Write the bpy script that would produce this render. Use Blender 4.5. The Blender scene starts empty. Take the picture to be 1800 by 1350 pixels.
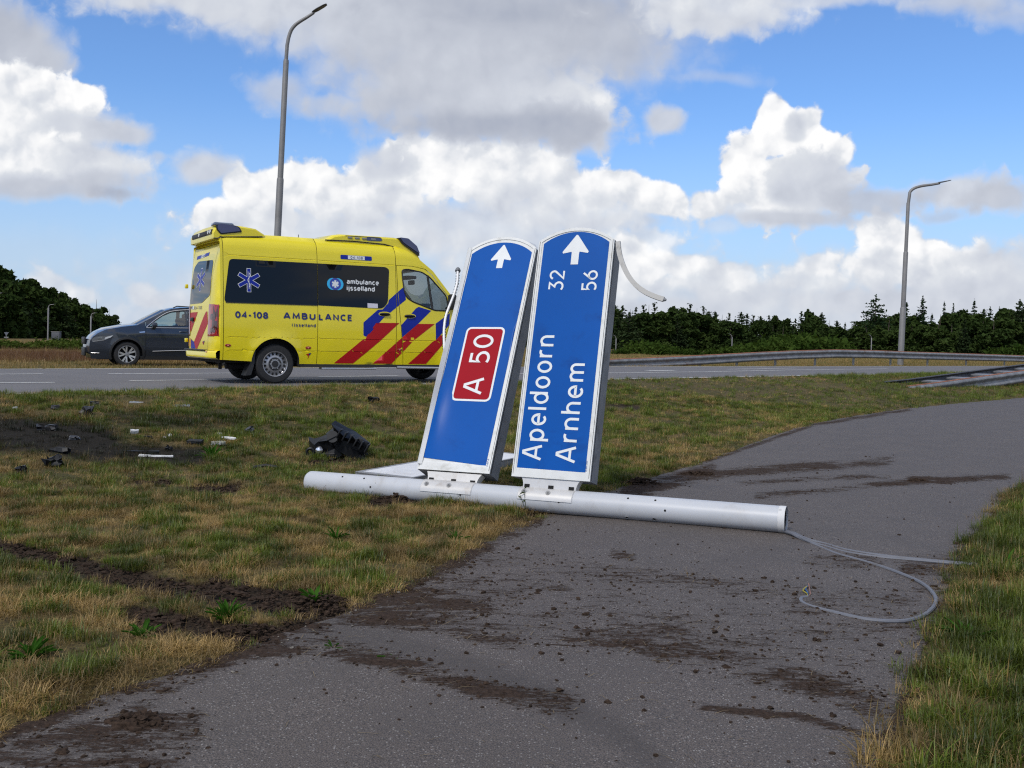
import bpy, bmesh, math, random
import numpy as np
from mathutils import Vector, Matrix
from mathutils.geometry import delaunay_2d_cdt
random.seed(7); RNG = np.random.default_rng(7)
SC = bpy.context.scene
COL = SC.collection
PI = math.pi

# ------------------------------------------------------------------ camera
F = 1750.0; CX, CY = 900.0, 675.0; CZ = 1.24; ZR = 0.44; ZF = 0.355   # focal length (px of the 1800 px photo), eye, road level, field level
pitch = math.atan(73 / F); roll = 0.02
_F = np.array([0, math.cos(pitch), -math.sin(pitch)])
_R0 = np.array([1.0, 0, 0]); _U0 = np.array([0, math.sin(pitch), math.cos(pitch)])
_R = math.cos(roll) * _R0 + math.sin(roll) * _U0
_U = math.cos(roll) * _U0 - math.sin(roll) * _R0
CAMP = np.array([0, 0, CZ])
cam = bpy.data.cameras.new('camera'); cam.lens = 36 * F / 1800; cam.sensor_width = 36; cam.clip_end = 8000; cam.clip_start = 0.05
camo = bpy.data.objects.new('camera', cam); COL.objects.link(camo)
camo.matrix_world = Matrix(((_R[0], _U[0], -_F[0], 0), (_R[1], _U[1], -_F[1], 0), (_R[2], _U[2], -_F[2], CZ), (0, 0, 0, 1)))
SC.camera = camo

def ray(x, y):
    return _R * (x - CX) / F - _U * (y - CY) / F + _F
def proj(P):
    d = np.atleast_2d(np.asarray(P, float)) - CAMP
    z = np.maximum(d @ _F, 1e-3)
    return np.stack([CX + F * (d @ _R) / z, CY - F * (d @ _U) / z, d @ _F], 1)
def atz(x, y, z):
    d = ray(x, y); t = (z - CZ) / d[2]; return CAMP + t * d

# ------------------------------------------------------------------ light
SUN_AZ, SUN_EL = math.radians(-152), math.radians(47)
sun = bpy.data.lights.new('sun', 'SUN'); sun.energy = 2.35; sun.angle = math.radians(7); sun.color = (1, .955, .89)
suno = bpy.data.objects.new('sun', sun); COL.objects.link(suno)
sv = Vector((math.sin(SUN_AZ) * math.cos(SUN_EL), math.cos(SUN_AZ) * math.cos(SUN_EL), math.sin(SUN_EL)))
suno.rotation_euler = sv.to_track_quat('Z', 'Y').to_euler(); suno.location = (0, 0, 30)
SC.view_settings.view_transform = 'Standard'; SC.view_settings.look = 'None'
SC.view_settings.gamma = 1; SC.view_settings.exposure = 0.0
SC.view_settings.use_curve_mapping = False
SC.cycles.use_denoising = False; SC.cycles.filter_width = 1.2; SC.cycles.adaptive_threshold = .008; SC.cycles.sample_clamp_indirect = 6
SC.cycles.max_bounces = 6; SC.cycles.diffuse_bounces = 3; SC.cycles.glossy_bounces = 3; SC.cycles.transmission_bounces = 4
SC.cycles.transparent_max_bounces = 8; SC.cycles.caustics_reflective = False; SC.cycles.caustics_refractive = False

# ------------------------------------------------------------------ node helpers
class NT:
    def __init__(s, tree): s.t = tree; s.n = tree.nodes; s.l = tree.links
    def node(s, kind, **kw):
        n = s.n.new(kind)
        for k, v in kw.items(): setattr(n, k, v)
        return n
    def put(s, sock, v):
        if v is None: return
        if isinstance(v, bpy.types.NodeSocket): s.l.new(v, sock)
        else: sock.default_value = v
    def math(s, op, a, b=None, c=None, clamp=False):
        n = s.node('ShaderNodeMath', operation=op, use_clamp=clamp)
        s.put(n.inputs[0], a); s.put(n.inputs[1], b); s.put(n.inputs[2], c); return n.outputs[0]
    def vmath(s, op, a, b=None, c=None, scale=None):
        n = s.node('ShaderNodeVectorMath', operation=op)
        s.put(n.inputs[0], a); s.put(n.inputs[1], b)
        if c is not None: s.put(n.inputs[2], c)
        if scale is not None: s.put(n.inputs['Scale'], scale)
        return n.outputs['Value'] if op in ('LENGTH', 'DOT_PRODUCT', 'DISTANCE') else n.outputs[0]
    def mixc(s, f, a, b, blend='MIX'):
        n = s.node('ShaderNodeMix', data_type='RGBA', blend_type=blend)
        s.put(n.inputs[0], f); s.put(n.inputs[6], a); s.put(n.inputs[7], b); return n.outputs[2]
    def mixf(s, f, a, b):
        n = s.node('ShaderNodeMix', data_type='FLOAT')
        s.put(n.inputs[0], f); s.put(n.inputs[2], a); s.put(n.inputs[3], b); return n.outputs[0]
    def mr(s, v, a, b, c=0.0, d=1.0, smooth=True):
        n = s.node('ShaderNodeMapRange', interpolation_type='SMOOTHSTEP' if smooth else 'LINEAR')
        s.put(n.inputs[0], v); s.put(n.inputs[1], a); s.put(n.inputs[2], b); s.put(n.inputs[3], c); s.put(n.inputs[4], d); return n.outputs[0]
    def noise(s, vec, scale, detail=4, rough=.55, dist=0, dim='3D', out=0):
        n = s.node('ShaderNodeTexNoise', noise_dimensions=dim)
        s.put(n.inputs['Vector'], vec); s.put(n.inputs['Scale'], scale); s.put(n.inputs['Detail'], detail)
        s.put(n.inputs['Roughness'], rough); s.put(n.inputs['Distortion'], dist); return n.outputs[out]
    def vor(s, vec, scale, dim='3D', feature='F1', out='Distance', rnd=1.0):
        n = s.node('ShaderNodeTexVoronoi', voronoi_dimensions=dim, feature=feature)
        s.put(n.inputs['Vector'], vec); s.put(n.inputs['Scale'], scale); s.put(n.inputs['Randomness'], rnd); return n.outputs[out]
    def attr(s, name, kind='GEOMETRY', out='Fac'):
        n = s.node('ShaderNodeAttribute', attribute_type=kind, attribute_name=name); return n.outputs[out]
    def pos(s): return s.node('ShaderNodeNewGeometry').outputs['Position']
    def obj(s): return s.node('ShaderNodeTexCoord').outputs['Object']

def rgb(r, g, b): return (r, g, b, 1.0)

# ------------------------------------------------------------------ sky
SKY_STRENGTH = 0.09
SKYGAIN = (1.0, 1.34, 1.80)
world = bpy.data.worlds.new('World'); SC.world = world; world.use_nodes = True
W = NT(world.node_tree); W.n.clear()
sky = W.node('ShaderNodeTexSky', sky_type='NISHITA'); sky.sun_disc = False
sky.sun_elevation = SUN_EL; sky.sun_rotation = SUN_AZ; sky.air_density = 1.0; sky.dust_density = 0.6; sky.ozone_density = 2.0; sky.altitude = 0
gen = W.node('ShaderNodeTexCoord').outputs['Generated']
sep = W.node('ShaderNodeSeparateXYZ'); W.l.new(gen, sep.inputs[0])
dx, dy, dz = sep.outputs
yy = W.math('MAXIMUM', dy, 0.04)
comb = W.node('ShaderNodeCombineXYZ')
W.put(comb.inputs[0], W.math('MULTIPLY', W.math('DIVIDE', dx, yy), 17.5))     # units: 100 px of the photograph = tangent 0.0571
W.put(comb.inputs[1], W.math('MULTIPLY', W.math('DIVIDE', dz, yy), 17.5))
P0 = comb.outputs[0]

def puff_group():
    g = bpy.data.node_groups.new('cloud_puff', 'ShaderNodeTree')
    g.interface.new_socket('P', in_out='INPUT', socket_type='NodeSocketVector')
    g.interface.new_socket('E', in_out='OUTPUT', socket_type='NodeSocketFloat')
    g.interface.new_socket('H', in_out='OUTPUT', socket_type='NodeSocketFloat')
    G = NT(g); i = G.node('NodeGroupInput'); o = G.node('NodeGroupOutput')
    p = i.outputs[0]
    wv = G.noise(p, 2.6, 3, .55, out=1)
    q = G.vmath('ADD', p, G.vmath('MULTIPLY', G.vmath('SUBTRACT', wv, (.5, .5, .5)), (.34, .34, 0)))
    v1 = G.vor(q, 1.9, '2D'); v2 = G.vor(q, 4.6, '2D')
    n1 = G.noise(q, 2.2, 8, .58, dim='2D')
    e = G.math('ADD', G.math('MULTIPLY', G.math('SUBTRACT', v1, .45), .38), G.math('MULTIPLY', G.math('SUBTRACT', v2, .45), .11))
    e = G.math('ADD', e, G.math('MULTIPLY', G.math('SUBTRACT', .5, n1), .6))
    G.l.new(e, o.inputs[0])
    hh = G.math('ADD', G.math('MULTIPLY', v1, .42), G.math('MULTIPLY', v2, .10))
    G.l.new(G.math('MULTIPLY_ADD', G.noise(q, 1.4, 3, .5, dim='2D'), -.65, hh), o.inputs[1])
    return g
PUFF = puff_group()
def puff(p):
    n = W.node('ShaderNodeGroup'); n.node_tree = PUFF; W.put(n.inputs[0], p); return n.outputs
wn = W.noise(P0, 0.55, 2, .5, dim='2D', out=1)
PW = W.vmath('ADD', P0, W.vmath('MULTIPLY', W.vmath('SUBTRACT', wn, (.5, .5, .5)), (.5, .36, 0)))
E0, H0 = puff(P0)
_e, H1 = puff(W.vmath('ADD', P0, (-.15, .19, 0)))
relief = W.math('SUBTRACT', H1, H0)      # > 0 on the side of each puff that faces the sun, up and left

def skyuv(px, py):
    d = ray(px, py); return d[0] / d[1] * 17.5, d[2] / d[1] * 17.5
# painted back to front: centre x, y, radius x, y, softness, brightness, cover, puffiness
CLOUDS = [
 # thin veils low over the horizon
 (150, 570, 420, 40, 1.1, 0.72, 0.35, 0.6), (520, 545, 330, 60, 0.9, 0.72, 0.6, 0.8), (900, 535, 420, 70, 0.9, 0.74, 0.6, 0.8), (1300, 550, 420, 60, 0.9, 0.7, 0.7, 0.8),
 (1700, 545, 320, 80, 0.9, 0.7, 0.8, 0.8), (80, 440, 260, 30, 1.2, 0.62, 0.14, 0.6), (300, 480, 200, 18, 0.9, 0.66, 0.2, 0.5),
 # rows of small cumulus low down
 (95, 500, 34, 20, 0.35, 0.8, 0.8, 1), (140, 515, 26, 18, 0.35, 0.8, 0.8, 1), (245, 520, 34, 24, 0.4, 0.78, 0.8, 1), (300, 530, 40, 16, 0.5, 0.74, 0.6, 1), (20, 545, 60, 16, 0.6, 0.7, 0.5, 1),
 (1130, 500, 60, 26, 0.35, 0.8, 0.9, 1), (1240, 490, 80, 30, 0.35, 0.8, 0.9, 1), (1320, 515, 90, 26, 0.4, 0.72, 0.9, 1), (1430, 490, 60, 26, 0.35, 0.76, 0.9, 1),
 (1200, 545, 130, 18, 0.5, 0.66, 0.8, 1), (1480, 535, 120, 20, 0.5, 0.7, 0.8, 1), (1640, 530, 140, 26, 0.5, 0.68, 0.9, 1), (1760, 500, 80, 40, 0.45, 0.74, 0.9, 1),
 # white bank at right behind the lamp post
 (1560, 415, 68, 42, 0.25, 0.93, 1, 1), (1610, 455, 88, 52, 0.25, 0.92, 1, 1), (1690, 480, 90, 45, 0.3, 0.84, 1, 1), (1540, 470, 60, 40, 0.4, 0.82, 1, 1), (1770, 470, 60, 34, 0.5, 0.72, 0.9, 1), (1700, 515, 160, 30, 0.6, 0.66, 0.9, 1),
 (1700, 335, 62, 30, 0.5, 0.7, 0.95, 1), (1755, 352, 58, 26, 0.5, 0.6, 0.95, 1), (1650, 330, 30, 18, 0.6, 0.6, 0.7, 1), (1660, 378, 40, 10, 0.8, 0.52, 0.6, 1),
 # middle white bank behind the ambulance and the signs
 (430, 395, 95, 52, 0.25, 0.9, 1, 1), (370, 375, 36, 26, 0.3, 0.92, 1, 1), (410, 330, 40, 36, 0.25, 0.92, 1, 1), (480, 330, 60, 40, 0.25, 0.92, 1, 1), (560, 330, 62, 50, 0.22, 0.93, 1, 1), (640, 345, 80, 55, 0.25, 0.92, 1, 1), (745, 290, 80, 62, 0.22, 0.95, 1, 1), (680, 285, 50, 32, 0.6, 0.66, 0.9, 0.5), (820, 290, 70, 60, 0.25, 0.93, 1, 1), (900, 300, 75, 62, 0.25, 0.9, 1, 1),
 (965, 320, 70, 50, 0.3, 0.84, 1, 1), (1050, 330, 60, 40, 0.25, 0.9, 1, 1), (1105, 330, 45, 36, 0.25, 0.91, 1, 1), (1165, 355, 48, 36, 0.25, 0.93, 1, 1), (1000, 372, 150, 34, 0.5, 0.78, 0.9, 0.6), (1244, 365, 34, 32, 0.3, 0.84, 1, 1), (1270, 405, 30, 14, 0.6, 0.74, 0.5, 1),
 (560, 405, 200, 40, 0.6, 0.76, 0.9, 0.6), (820, 400, 220, 50, 0.6, 0.74, 0.9, 0.6), (700, 355, 40, 26, 0.6, 0.78, 0.8, 1), (880, 345, 60, 30, 0.6, 0.78, 0.8, 1), (1080, 395, 100, 18, .6, .74, .7, .7), (900, 445, 240, 26, .8, .74, .6, .6), (1130, 440, 60, 40, 0.4, 0.84, 0.8, 1),
 # cauliflower cloud at right
 (1395, 325, 104, 66, 0.22, 0.9, 1, 1), (1318, 262, 42, 38, 0.2, 0.97, 1, 1), (1300, 290, 30, 34, 0.2, 0.95, 1, 1), (1350, 190, 27, 25, 0.2, 0.98, 1, 0.35), (1358, 214, 36, 30, 0.2, 0.98, 1, 0.5), (1372, 240, 62, 40, 0.2, 0.98, 1, 1), (1418, 212, 26, 28, 0.2, 0.92, 1, 1), (1432, 240, 32, 26, 0.2, 0.95, 1, 1),
 (1468, 268, 34, 34, 0.2, 0.97, 1, 1), (1452, 252, 34, 26, 0.2, 0.98, 1, 1), (1324, 318, 46, 46, 0.22, 0.95, 1, 1), (1396, 216, 20, 18, 0.5, 0.7, 0.9, 1), (1402, 236, 22, 12, 0.5, 0.74, 0.8, 1),
 (1432, 330, 72, 60, 0.45, 0.68, 1, 0.9), (1396, 305, 44, 34, 0.5, 0.72, 0.9, 1), (1470, 318, 30, 44, 0.5, 0.68, 0.9, 1), (1330, 370, 60, 22, 0.5, 0.82, 0.9, 1), (1400, 388, 108, 14, 0.7, 0.6, 0.9, 0.6), (1530, 355, 70, 24, 0.6, 0.58, 0.9, 1), (1600, 345, 40, 14, 0.7, 0.58, 0.7, 1),
 (1105, 445, 36, 26, 0.3, 0.9, 0.95, 1), (1150, 470, 44, 26, 0.3, 0.88, 0.95, 1), (1100, 480, 50, 26, 0.4, 0.82, 0.9, 1), (1200, 470, 36, 20, 0.35, 0.84, 0.9, 1), (1290, 486, 60, 22, 0.35, 0.84, 0.9, 1), (1430, 470, 40, 18, 0.35, 0.84, 0.9, 1),
 (1174, 211, 34, 22, 0.5, 0.66, 0.95, 1), (355, 300, 52, 28, 0.6, 0.68, 0.95, 1), (282, 272, 12, 8, 0.8, 0.6, 0.6, 1),
 # cloud at the left edge
 (40, 90, 70, 60, 0.6, 0.6, 1, 0.5), (0, 60, 60, 60, 0.7, 0.56, 1, 0.5), (70, 110, 50, 26, 0.7, 0.6, 1, 0.5), (30, 160, 80, 46, 0.3, 0.88, 1, 1), (110, 175, 66, 40, 0.22, 0.96, 1, 1), (155, 170, 36, 32, 0.2, 0.98, 1, 1), (60, 225, 100, 50, 0.3, 0.9, 1, 1), (130, 235, 90, 40, 0.6, 0.7, 1, 0.5), (220, 240, 52, 20, 0.5, 0.64, 0.95, 1), (60, 290, 150, 42, 0.35, 0.86, 1, 1), (170, 290, 90, 34, 0.5, 0.76, 1, 1), (20, 250, 60, 30, 0.5, 0.9, 0.8, 1),
 (70, 330, 150, 22, 0.7, 0.6, 0.95, 1), (190, 318, 66, 16, 0.8, 0.6, 0.8, 1), (205, 340, 34, 10, 0.8, 0.48, 0.7, 1),
 # big grey cloud across the top
 (380, 5, 210, 26, 0.6, 0.74, 0.9, 1), (330, 0, 150, 22, 0.7, 0.72, 0.9, 1), (480, 25, 120, 24, 0.8, 0.7, 0.9, 0.5), (700, 15, 330, 60, 0.7, 0.7, 1, 0.5), (640, 60, 150, 50, 0.8, 0.66, 0.95, 0.5), (880, 60, 290, 90, 0.7, 0.6, 1, 0.5), (760, 130, 160, 60, 0.7, 0.6, 1, 0.5), (940, 10, 240, 34, 0.9, 0.52, 0.9, 0.5), (870, 190, 170, 60, 0.6, 0.62, 1, 0.5), (980, 190, 92, 58, 0.35, 0.78, 1, 1), (1030, 205, 46, 44, 0.35, 0.8, 1, 1), (990, 225, 80, 34, 0.7, 0.56, 1, 0.5), (840, 215, 190, 28, 0.8, 0.52, 1, 0.5), (700, 175, 90, 30, 0.8, 0.6, 0.9, 0.5),
 (880, 140, 130, 40, 0.9, 0.64, 0.9, 0.5), (1070, 70, 90, 50, 0.9, 0.56, 0.7, 0.5), (1110, 90, 40, 60, 1, 0.56, 0.5, 0.5), (490, 162, 44, 26, 0.8, 0.6, 0.75, 0.5), (570, 188, 60, 16, 0.8, 0.6, 0.7, 1), (570, 130, 40, 34, 1, 0.6, 0.4, 0.5),
 (1200, 20, 60, 40, 0.5, 0.74, 0.95, 1), (1280, 15, 130, 42, 0.5, 0.76, 0.95, 1), (1420, 0, 120, 16, 0.7, 0.76, 0.8, 1), (1270, 45, 70, 22, 0.7, 0.66, 0.8, 1), (1700, 0, 100, 26, 0.9, 0.64, 0.8, 0.5), (1770, 30, 50, 18, 0.8, 0.6, 0.5, 1), (1260, 140, 60, 8, 0.9, 0.62, 0.35, 1),
]
ramp_pts = ((.40, (.30, .345, .46)), (.55, (.48, .515, .60)), (.68, (.63, .665, .74)), (.80, (.74, .77, .82)), (.90, (.90, .91, .93)), (1.0, (1, 1, 1)))
K = 1.0 / SKY_STRENGTH
def cloud_colour(bri):
    ramp = W.node('ShaderNodeValToRGB'); W.l.new(bri, ramp.inputs[0])
    els = ramp.color_ramp.elements
    els[0].position, els[0].color = ramp_pts[0][0], ramp_pts[0][1] + (1,)
    els[1].position, els[1].color = ramp_pts[-1][0], ramp_pts[-1][1] + (1,)
    for pp, c in ramp_pts[1:-1]:
        e = els.new(pp); e.color = c + (1,)
    return W.vmath('SCALE', ramp.outputs[0], scale=K)
def background(col):
    bg = W.node('ShaderNodeBackground'); W.l.new(col, bg.inputs[0]); bg.inputs[1].default_value = SKY_STRENGTH; return bg.outputs[0]
def mix_shader(f, a, b):
    m = W.node('ShaderNodeMixShader'); W.put(m.inputs[0], f); W.l.new(a, m.inputs[1]); W.l.new(b, m.inputs[2]); return m.outputs[0]
skyc = W.vmath('MULTIPLY', sky.outputs[0], SKYGAIN)
skyc = W.mixc(W.mr(dz, -.02, .24, .92, 0.0), skyc, (.50 * K, .63 * K, .82 * K, 1))       # pale band over the horizon
# general sky: broken cumulus of the same kind on a level sheet
zz = W.math('ADD', W.math('MAXIMUM', dz, 0), .12)
cb2 = W.node('ShaderNodeCombineXYZ'); W.put(cb2.inputs[0], W.math('DIVIDE', dx, zz)); W.put(cb2.inputs[1], W.math('DIVIDE', dy, zz))
gn = W.noise(cb2.outputs[0], 1.3, 6, .55, .3, dim='2D')
general = background(W.mixc(W.mr(gn, .43, .56), skyc, cloud_colour(W.mr(gn, .45, .75, .95, .66))))
sepu = W.node('ShaderNodeSeparateXYZ'); W.l.new(P0, sepu.inputs[0])
U_, V_ = sepu.outputs[0], sepu.outputs[1]
BL = []
for (bx, by, rx, ry, soft, bright, cover, pf) in CLOUDS:
    u, v = skyuv(bx, by); BL.append((u, v, rx / 100, ry / 100, soft, bright, cover, pf))
def tile(u0, u1, v0, v1):
    m = .75
    near = []
    for bl in BL:
        (u, v, rx, ry, soft, bright, cover, pf) = bl
        g = 1 + soft * .75
        if u + rx * g + m < u0 or u - rx * g - m > u1 or v + ry * g + m < v0 or v - ry * g - m > v1: continue
        near.append(bl)
    if not near: return background(skyc)
    g = bpy.data.node_groups.new('cloud_tile', 'ShaderNodeTree')
    g.interface.new_socket('P', in_out='INPUT', socket_type='NodeSocketVector')
    g.interface.new_socket('E', in_out='INPUT', socket_type='NodeSocketFloat')
    g.interface.new_socket('C', in_out='OUTPUT', socket_type='NodeSocketColor')
    G = NT(g); gi = G.node('NodeGroupInput'); go = G.node('NodeGroupOutput')
    n0 = G.node('ShaderNodeRGB'); n0.outputs[0].default_value = (0, .7, 0, 1); state = n0.outputs[0]
    for (u, v, rx, ry, soft, bright, cover, pf) in near:
        k = min(rx, ry)
        d = G.vmath('LENGTH', G.vmath('MULTIPLY', G.vmath('SUBTRACT', gi.outputs[0], (u, v, 0)), (k / rx, k / ry, 0)))
        amp = min(1.35, pf * min(1.0, .45 + k * .9) / k)
        sd = G.math('MULTIPLY', d, G.math('MULTIPLY_ADD', gi.outputs[1], amp, 1.0))
        sw = soft * k * (.55 if bright > .8 else .75) + .015
        state = G.mixc(G.mr(sd, k - sw, k + sw, cover, 0.0), state, (1, bright, 0, 1))
    G.l.new(state, go.inputs[0])
    n = W.node('ShaderNodeGroup'); n.node_tree = g; W.put(n.inputs[0], PW); W.put(n.inputs[1], E0)
    sepc = W.node('ShaderNodeSeparateColor'); W.l.new(n.outputs[0], sepc.inputs[0])
    bri = sepc.outputs[1]
    bri = W.math('MULTIPLY_ADD', relief, W.mr(bri, .60, .95, .10, .60), bri, clamp=True)
    return background(W.mixc(sepc.outputs[0], skyc, cloud_colour(bri)))
UC = [-12, -6.2, -3.2, -.4, 2.2, 5.2, 12]; VC = [-1.2, 2.0, 3.6, 9]
def column(i):
    sh = [tile(UC[i], UC[i + 1], VC[j], VC[j + 1]) for j in range(3)]
    low = mix_shader(W.math('GREATER_THAN', V_, VC[1]), sh[0], sh[1])
    return mix_shader(W.math('GREATER_THAN', V_, VC[2]), low, sh[2])
def tree(a, b):
    if b - a == 1: return column(a)
    m = (a + b) // 2
    return mix_shader(W.math('GREATER_THAN', U_, UC[m]), tree(a, m), tree(m, b))
front = tree(0, 6)
# fade from the clouds in view to the general sheet, sideways and upwards
ff = W.math('MULTIPLY', W.mr(W.math('ABSOLUTE', U_), 9.6, 11.6, 1.0, 0.0), W.mr(V_, 6.9, 8.6, 1.0, 0.0))
ff = W.math('MULTIPLY', ff, W.math('GREATER_THAN', dy, .05))
ff = W.math('MULTIPLY', ff, W.math('GREATER_THAN', dz, -.03))
out = W.node('ShaderNodeOutputWorld'); W.l.new(mix_shader(ff, general, front), out.inputs[0])
world.cycles.sampling_method = 'MANUAL'; world.cycles.sample_map_resolution = 512

# ------------------------------------------------------------------ materials
def mat(name, col, rough=.5, metal=0.0, var=.0, vscale=6.0, bump=0.0, bscale=40.0, coat=0.0, spec=.5, dirt=None, dscale=3.0, damt=.5, emit=None):
    m = bpy.data.materials.new(name); m.use_nodes = True
    N = NT(m.node_tree); b = N.n['Principled BSDF']
    b.inputs['Roughness'].default_value = rough; b.inputs['Metallic'].default_value = metal
    b.inputs['Coat Weight'].default_value = coat; b.inputs['Coat Roughness'].default_value = .06
    b.inputs['Specular IOR Level'].default_value = spec
    c = tuple(col) + (1,)
    o = N.obj()
    sock = None
    if var > 0:
        n = N.noise(o, vscale, 4, .6)
        sock = N.mixc(N.mr(n, .3, .7), tuple(x * (1 - var) for x in col) + (1,), tuple(min(1, x * (1 + var)) for x in col) + (1,))
    if dirt is not None:
        n = N.noise(o, dscale, 6, .65, .4)
        sock = N.mixc(N.mr(n, .52, .75, 0, damt), sock if sock is not None else c, tuple(dirt) + (1,))
    if sock is None: b.inputs['Base Color'].default_value = c
    else: N.l.new(sock, b.inputs['Base Color'])
    if bump > 0:
        bp = N.node('ShaderNodeBump'); bp.inputs['Strength'].default_value = bump; bp.inputs['Distance'].default_value = .01
        N.l.new(N.noise(o, bscale, 4, .6), bp.inputs['Height']); N.l.new(bp.outputs[0], b.inputs['Normal'])
    if emit:
        b.inputs['Emission Color'].default_value = c; b.inputs['Emission Strength'].default_value = emit
    return m

# ------------------------------------------------------------------ objects
def tag(o, label=None, cat=None, group=None, kind=None):
    if label: o['label'] = label
    if cat: o['category'] = cat
    if group: o['group'] = group
    if kind: o['kind'] = kind
    return o
def thing(name, label, cat, loc=(0, 0, 0), rz=0, group=None):
    o = bpy.data.objects.new(name, None); COL.objects.link(o); o.location = loc; o.rotation_euler = (0, 0, rz)
    o.empty_display_size = .2
    return tag(o, label, cat, group)
def copy_tree(o, parent=None):
    c = o.copy(); COL.objects.link(c); c.parent = parent
    for ch in list(o.children): copy_tree(ch, c)
    return c
def sharp(me, ang=38):
    bm = bmesh.new(); bm.from_mesh(me)
    a = math.radians(ang)
    for f in bm.faces: f.smooth = True
    for e in bm.edges:
        if len(e.link_faces) == 2 and e.calc_face_angle(0) > a: e.smooth = False
    bm.to_mesh(me); bm.free()
class MB:
    def __init__(s): s.v = []; s.f = []; s.mi = []; s.cur = 0
    def add(s, vs, fs):
        k = len(s.v); s.v += [tuple(map(float, v)) for v in vs]
        for f in fs: s.f.append(tuple(i + k for i in f)); s.mi.append(s.cur)
        return s
    def box(s, c, size, rot=None):
        hx, hy, hz = size[0] / 2, size[1] / 2, size[2] / 2
        vs = [Vector((x, y, z)) for x in (-hx, hx) for y in (-hy, hy) for z in (-hz, hz)]
        if rot is not None: vs = [rot @ v for v in vs]
        vs = [v + Vector(c) for v in vs]
        return s.add(vs, [(0, 1, 3, 2), (4, 6, 7, 5), (0, 4, 5, 1), (2, 3, 7, 6), (0, 2, 6, 4), (1, 5, 7, 3)])
    def rbox(s, c, size, bev=.02, rot=None, seg=2):
        bm = bmesh.new(); bmesh.ops.create_cube(bm, size=1.0)
        for v in bm.verts: v.co = Vector((v.co.x * size[0], v.co.y * size[1], v.co.z * size[2]))
        bmesh.ops.bevel(bm, geom=list(bm.edges), offset=bev, segments=seg, affect='EDGES', profile=.5)
        vs = [(rot @ v.co if rot is not None else v.co) + Vector(c) for v in bm.verts]
        bm.verts.index_update(); fs = [tuple(v.index for v in f.verts) for f in bm.faces]; bm.free()
        return s.add(vs, fs)
    def tube(s, pts, r, n=12, caps=True, closed=False):
        pts = [Vector(p) for p in pts]; m = len(pts)
        rs = r if isinstance(r, (list, tuple)) else [r] * m
        t0 = (pts[1] - pts[0]).normalized()
        ref = Vector((0, 0, 1)) if abs(t0.z) < .9 else Vector((1, 0, 0))
        nx = t0.cross(ref).normalized(); k = len(s.v); vs = []
        for i in range(m):
            if i == 0: t = (pts[1] - pts[0])
            elif i == m - 1: t = pts[-1] - pts[-2]
            else: t = pts[i + 1] - pts[i - 1]
            t.normalize(); nx = (nx - t * nx.dot(t)).normalized(); ny = t.cross(nx)
            for j in range(n):
                a = 2 * PI * j / n; vs.append(pts[i] + (nx * math.cos(a) + ny * math.sin(a)) * rs[i])
        fs = [(i * n + j, i * n + (j + 1) % n, (i + 1) * n + (j + 1) % n, (i + 1) * n + j) for i in range(m - 1) for j in range(n)]
        if caps: fs += [tuple(range(n))[::-1], tuple((m - 1) * n + j for j in range(n))]
        return s.add(vs, fs)
    def lathe(s, prof, n=32, axis='Y', c=(0, 0, 0), close=False):
        # prof: list of (radius, along-axis)
        vs = []
        for r, h in prof:
            for j in range(n):
                a = 2 * PI * j / n
                p = (r * math.cos(a), h, r * math.sin(a)) if axis == 'Y' else (r * math.cos(a), r * math.sin(a), h)
                vs.append(Vector(p) + Vector(c))
        m = len(prof)
        fs = [(i * n + j, i * n + (j + 1) % n, (i + 1) * n + (j + 1) % n, (i + 1) * n + j) for i in range(m - 1 + (1 if close else 0)) for j in range(n)] if not close else \
             [(i * n + j, i * n + (j + 1) % n, ((i + 1) % m) * n + (j + 1) % n, ((i + 1) % m) * n + j) for i in range(m) for j in range(n)]
        return s.add(vs, fs)
    def prism(s, poly, fn0, fn1):
        # poly: 2-D outline; fn0 / fn1 map (a, b) to the near and far 3-D face
        n = len(poly); vs = [fn0(*p) for p in poly] + [fn1(*p) for p in poly]
        fs = [tuple(range(n)), tuple(range(2 * n - 1, n - 1, -1))] + [(i, i + n, (i + 1) % n + n, (i + 1) % n) for i in range(n)]
        return s.add(vs, fs)
    def build(s, name, m, parent=None, smooth=True, ang=38):
        me = bpy.data.meshes.new(name); me.from_pydata(s.v, [], s.f)
        ms = m if isinstance(m, (list, tuple)) else [m]
        for x in ms: me.materials.append(x)
        if len(ms) > 1: me.polygons.foreach_set('material_index', s.mi)
        me.update()
        bm = bmesh.new(); bm.from_mesh(me); bmesh.ops.recalc_face_normals(bm, faces=bm.faces); bm.to_mesh(me); bm.free()
        if smooth: sharp(me, ang)
        o = bpy.data.objects.new(name, me); COL.objects.link(o); o.parent = parent
        return o
def clone(o, parent, loc=None, rot=None):
    c = o.copy(); COL.objects.link(c); c.parent = parent
    if loc is not None: c.location = loc
    if rot is not None: c.rotation_euler = rot
    return c

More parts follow.
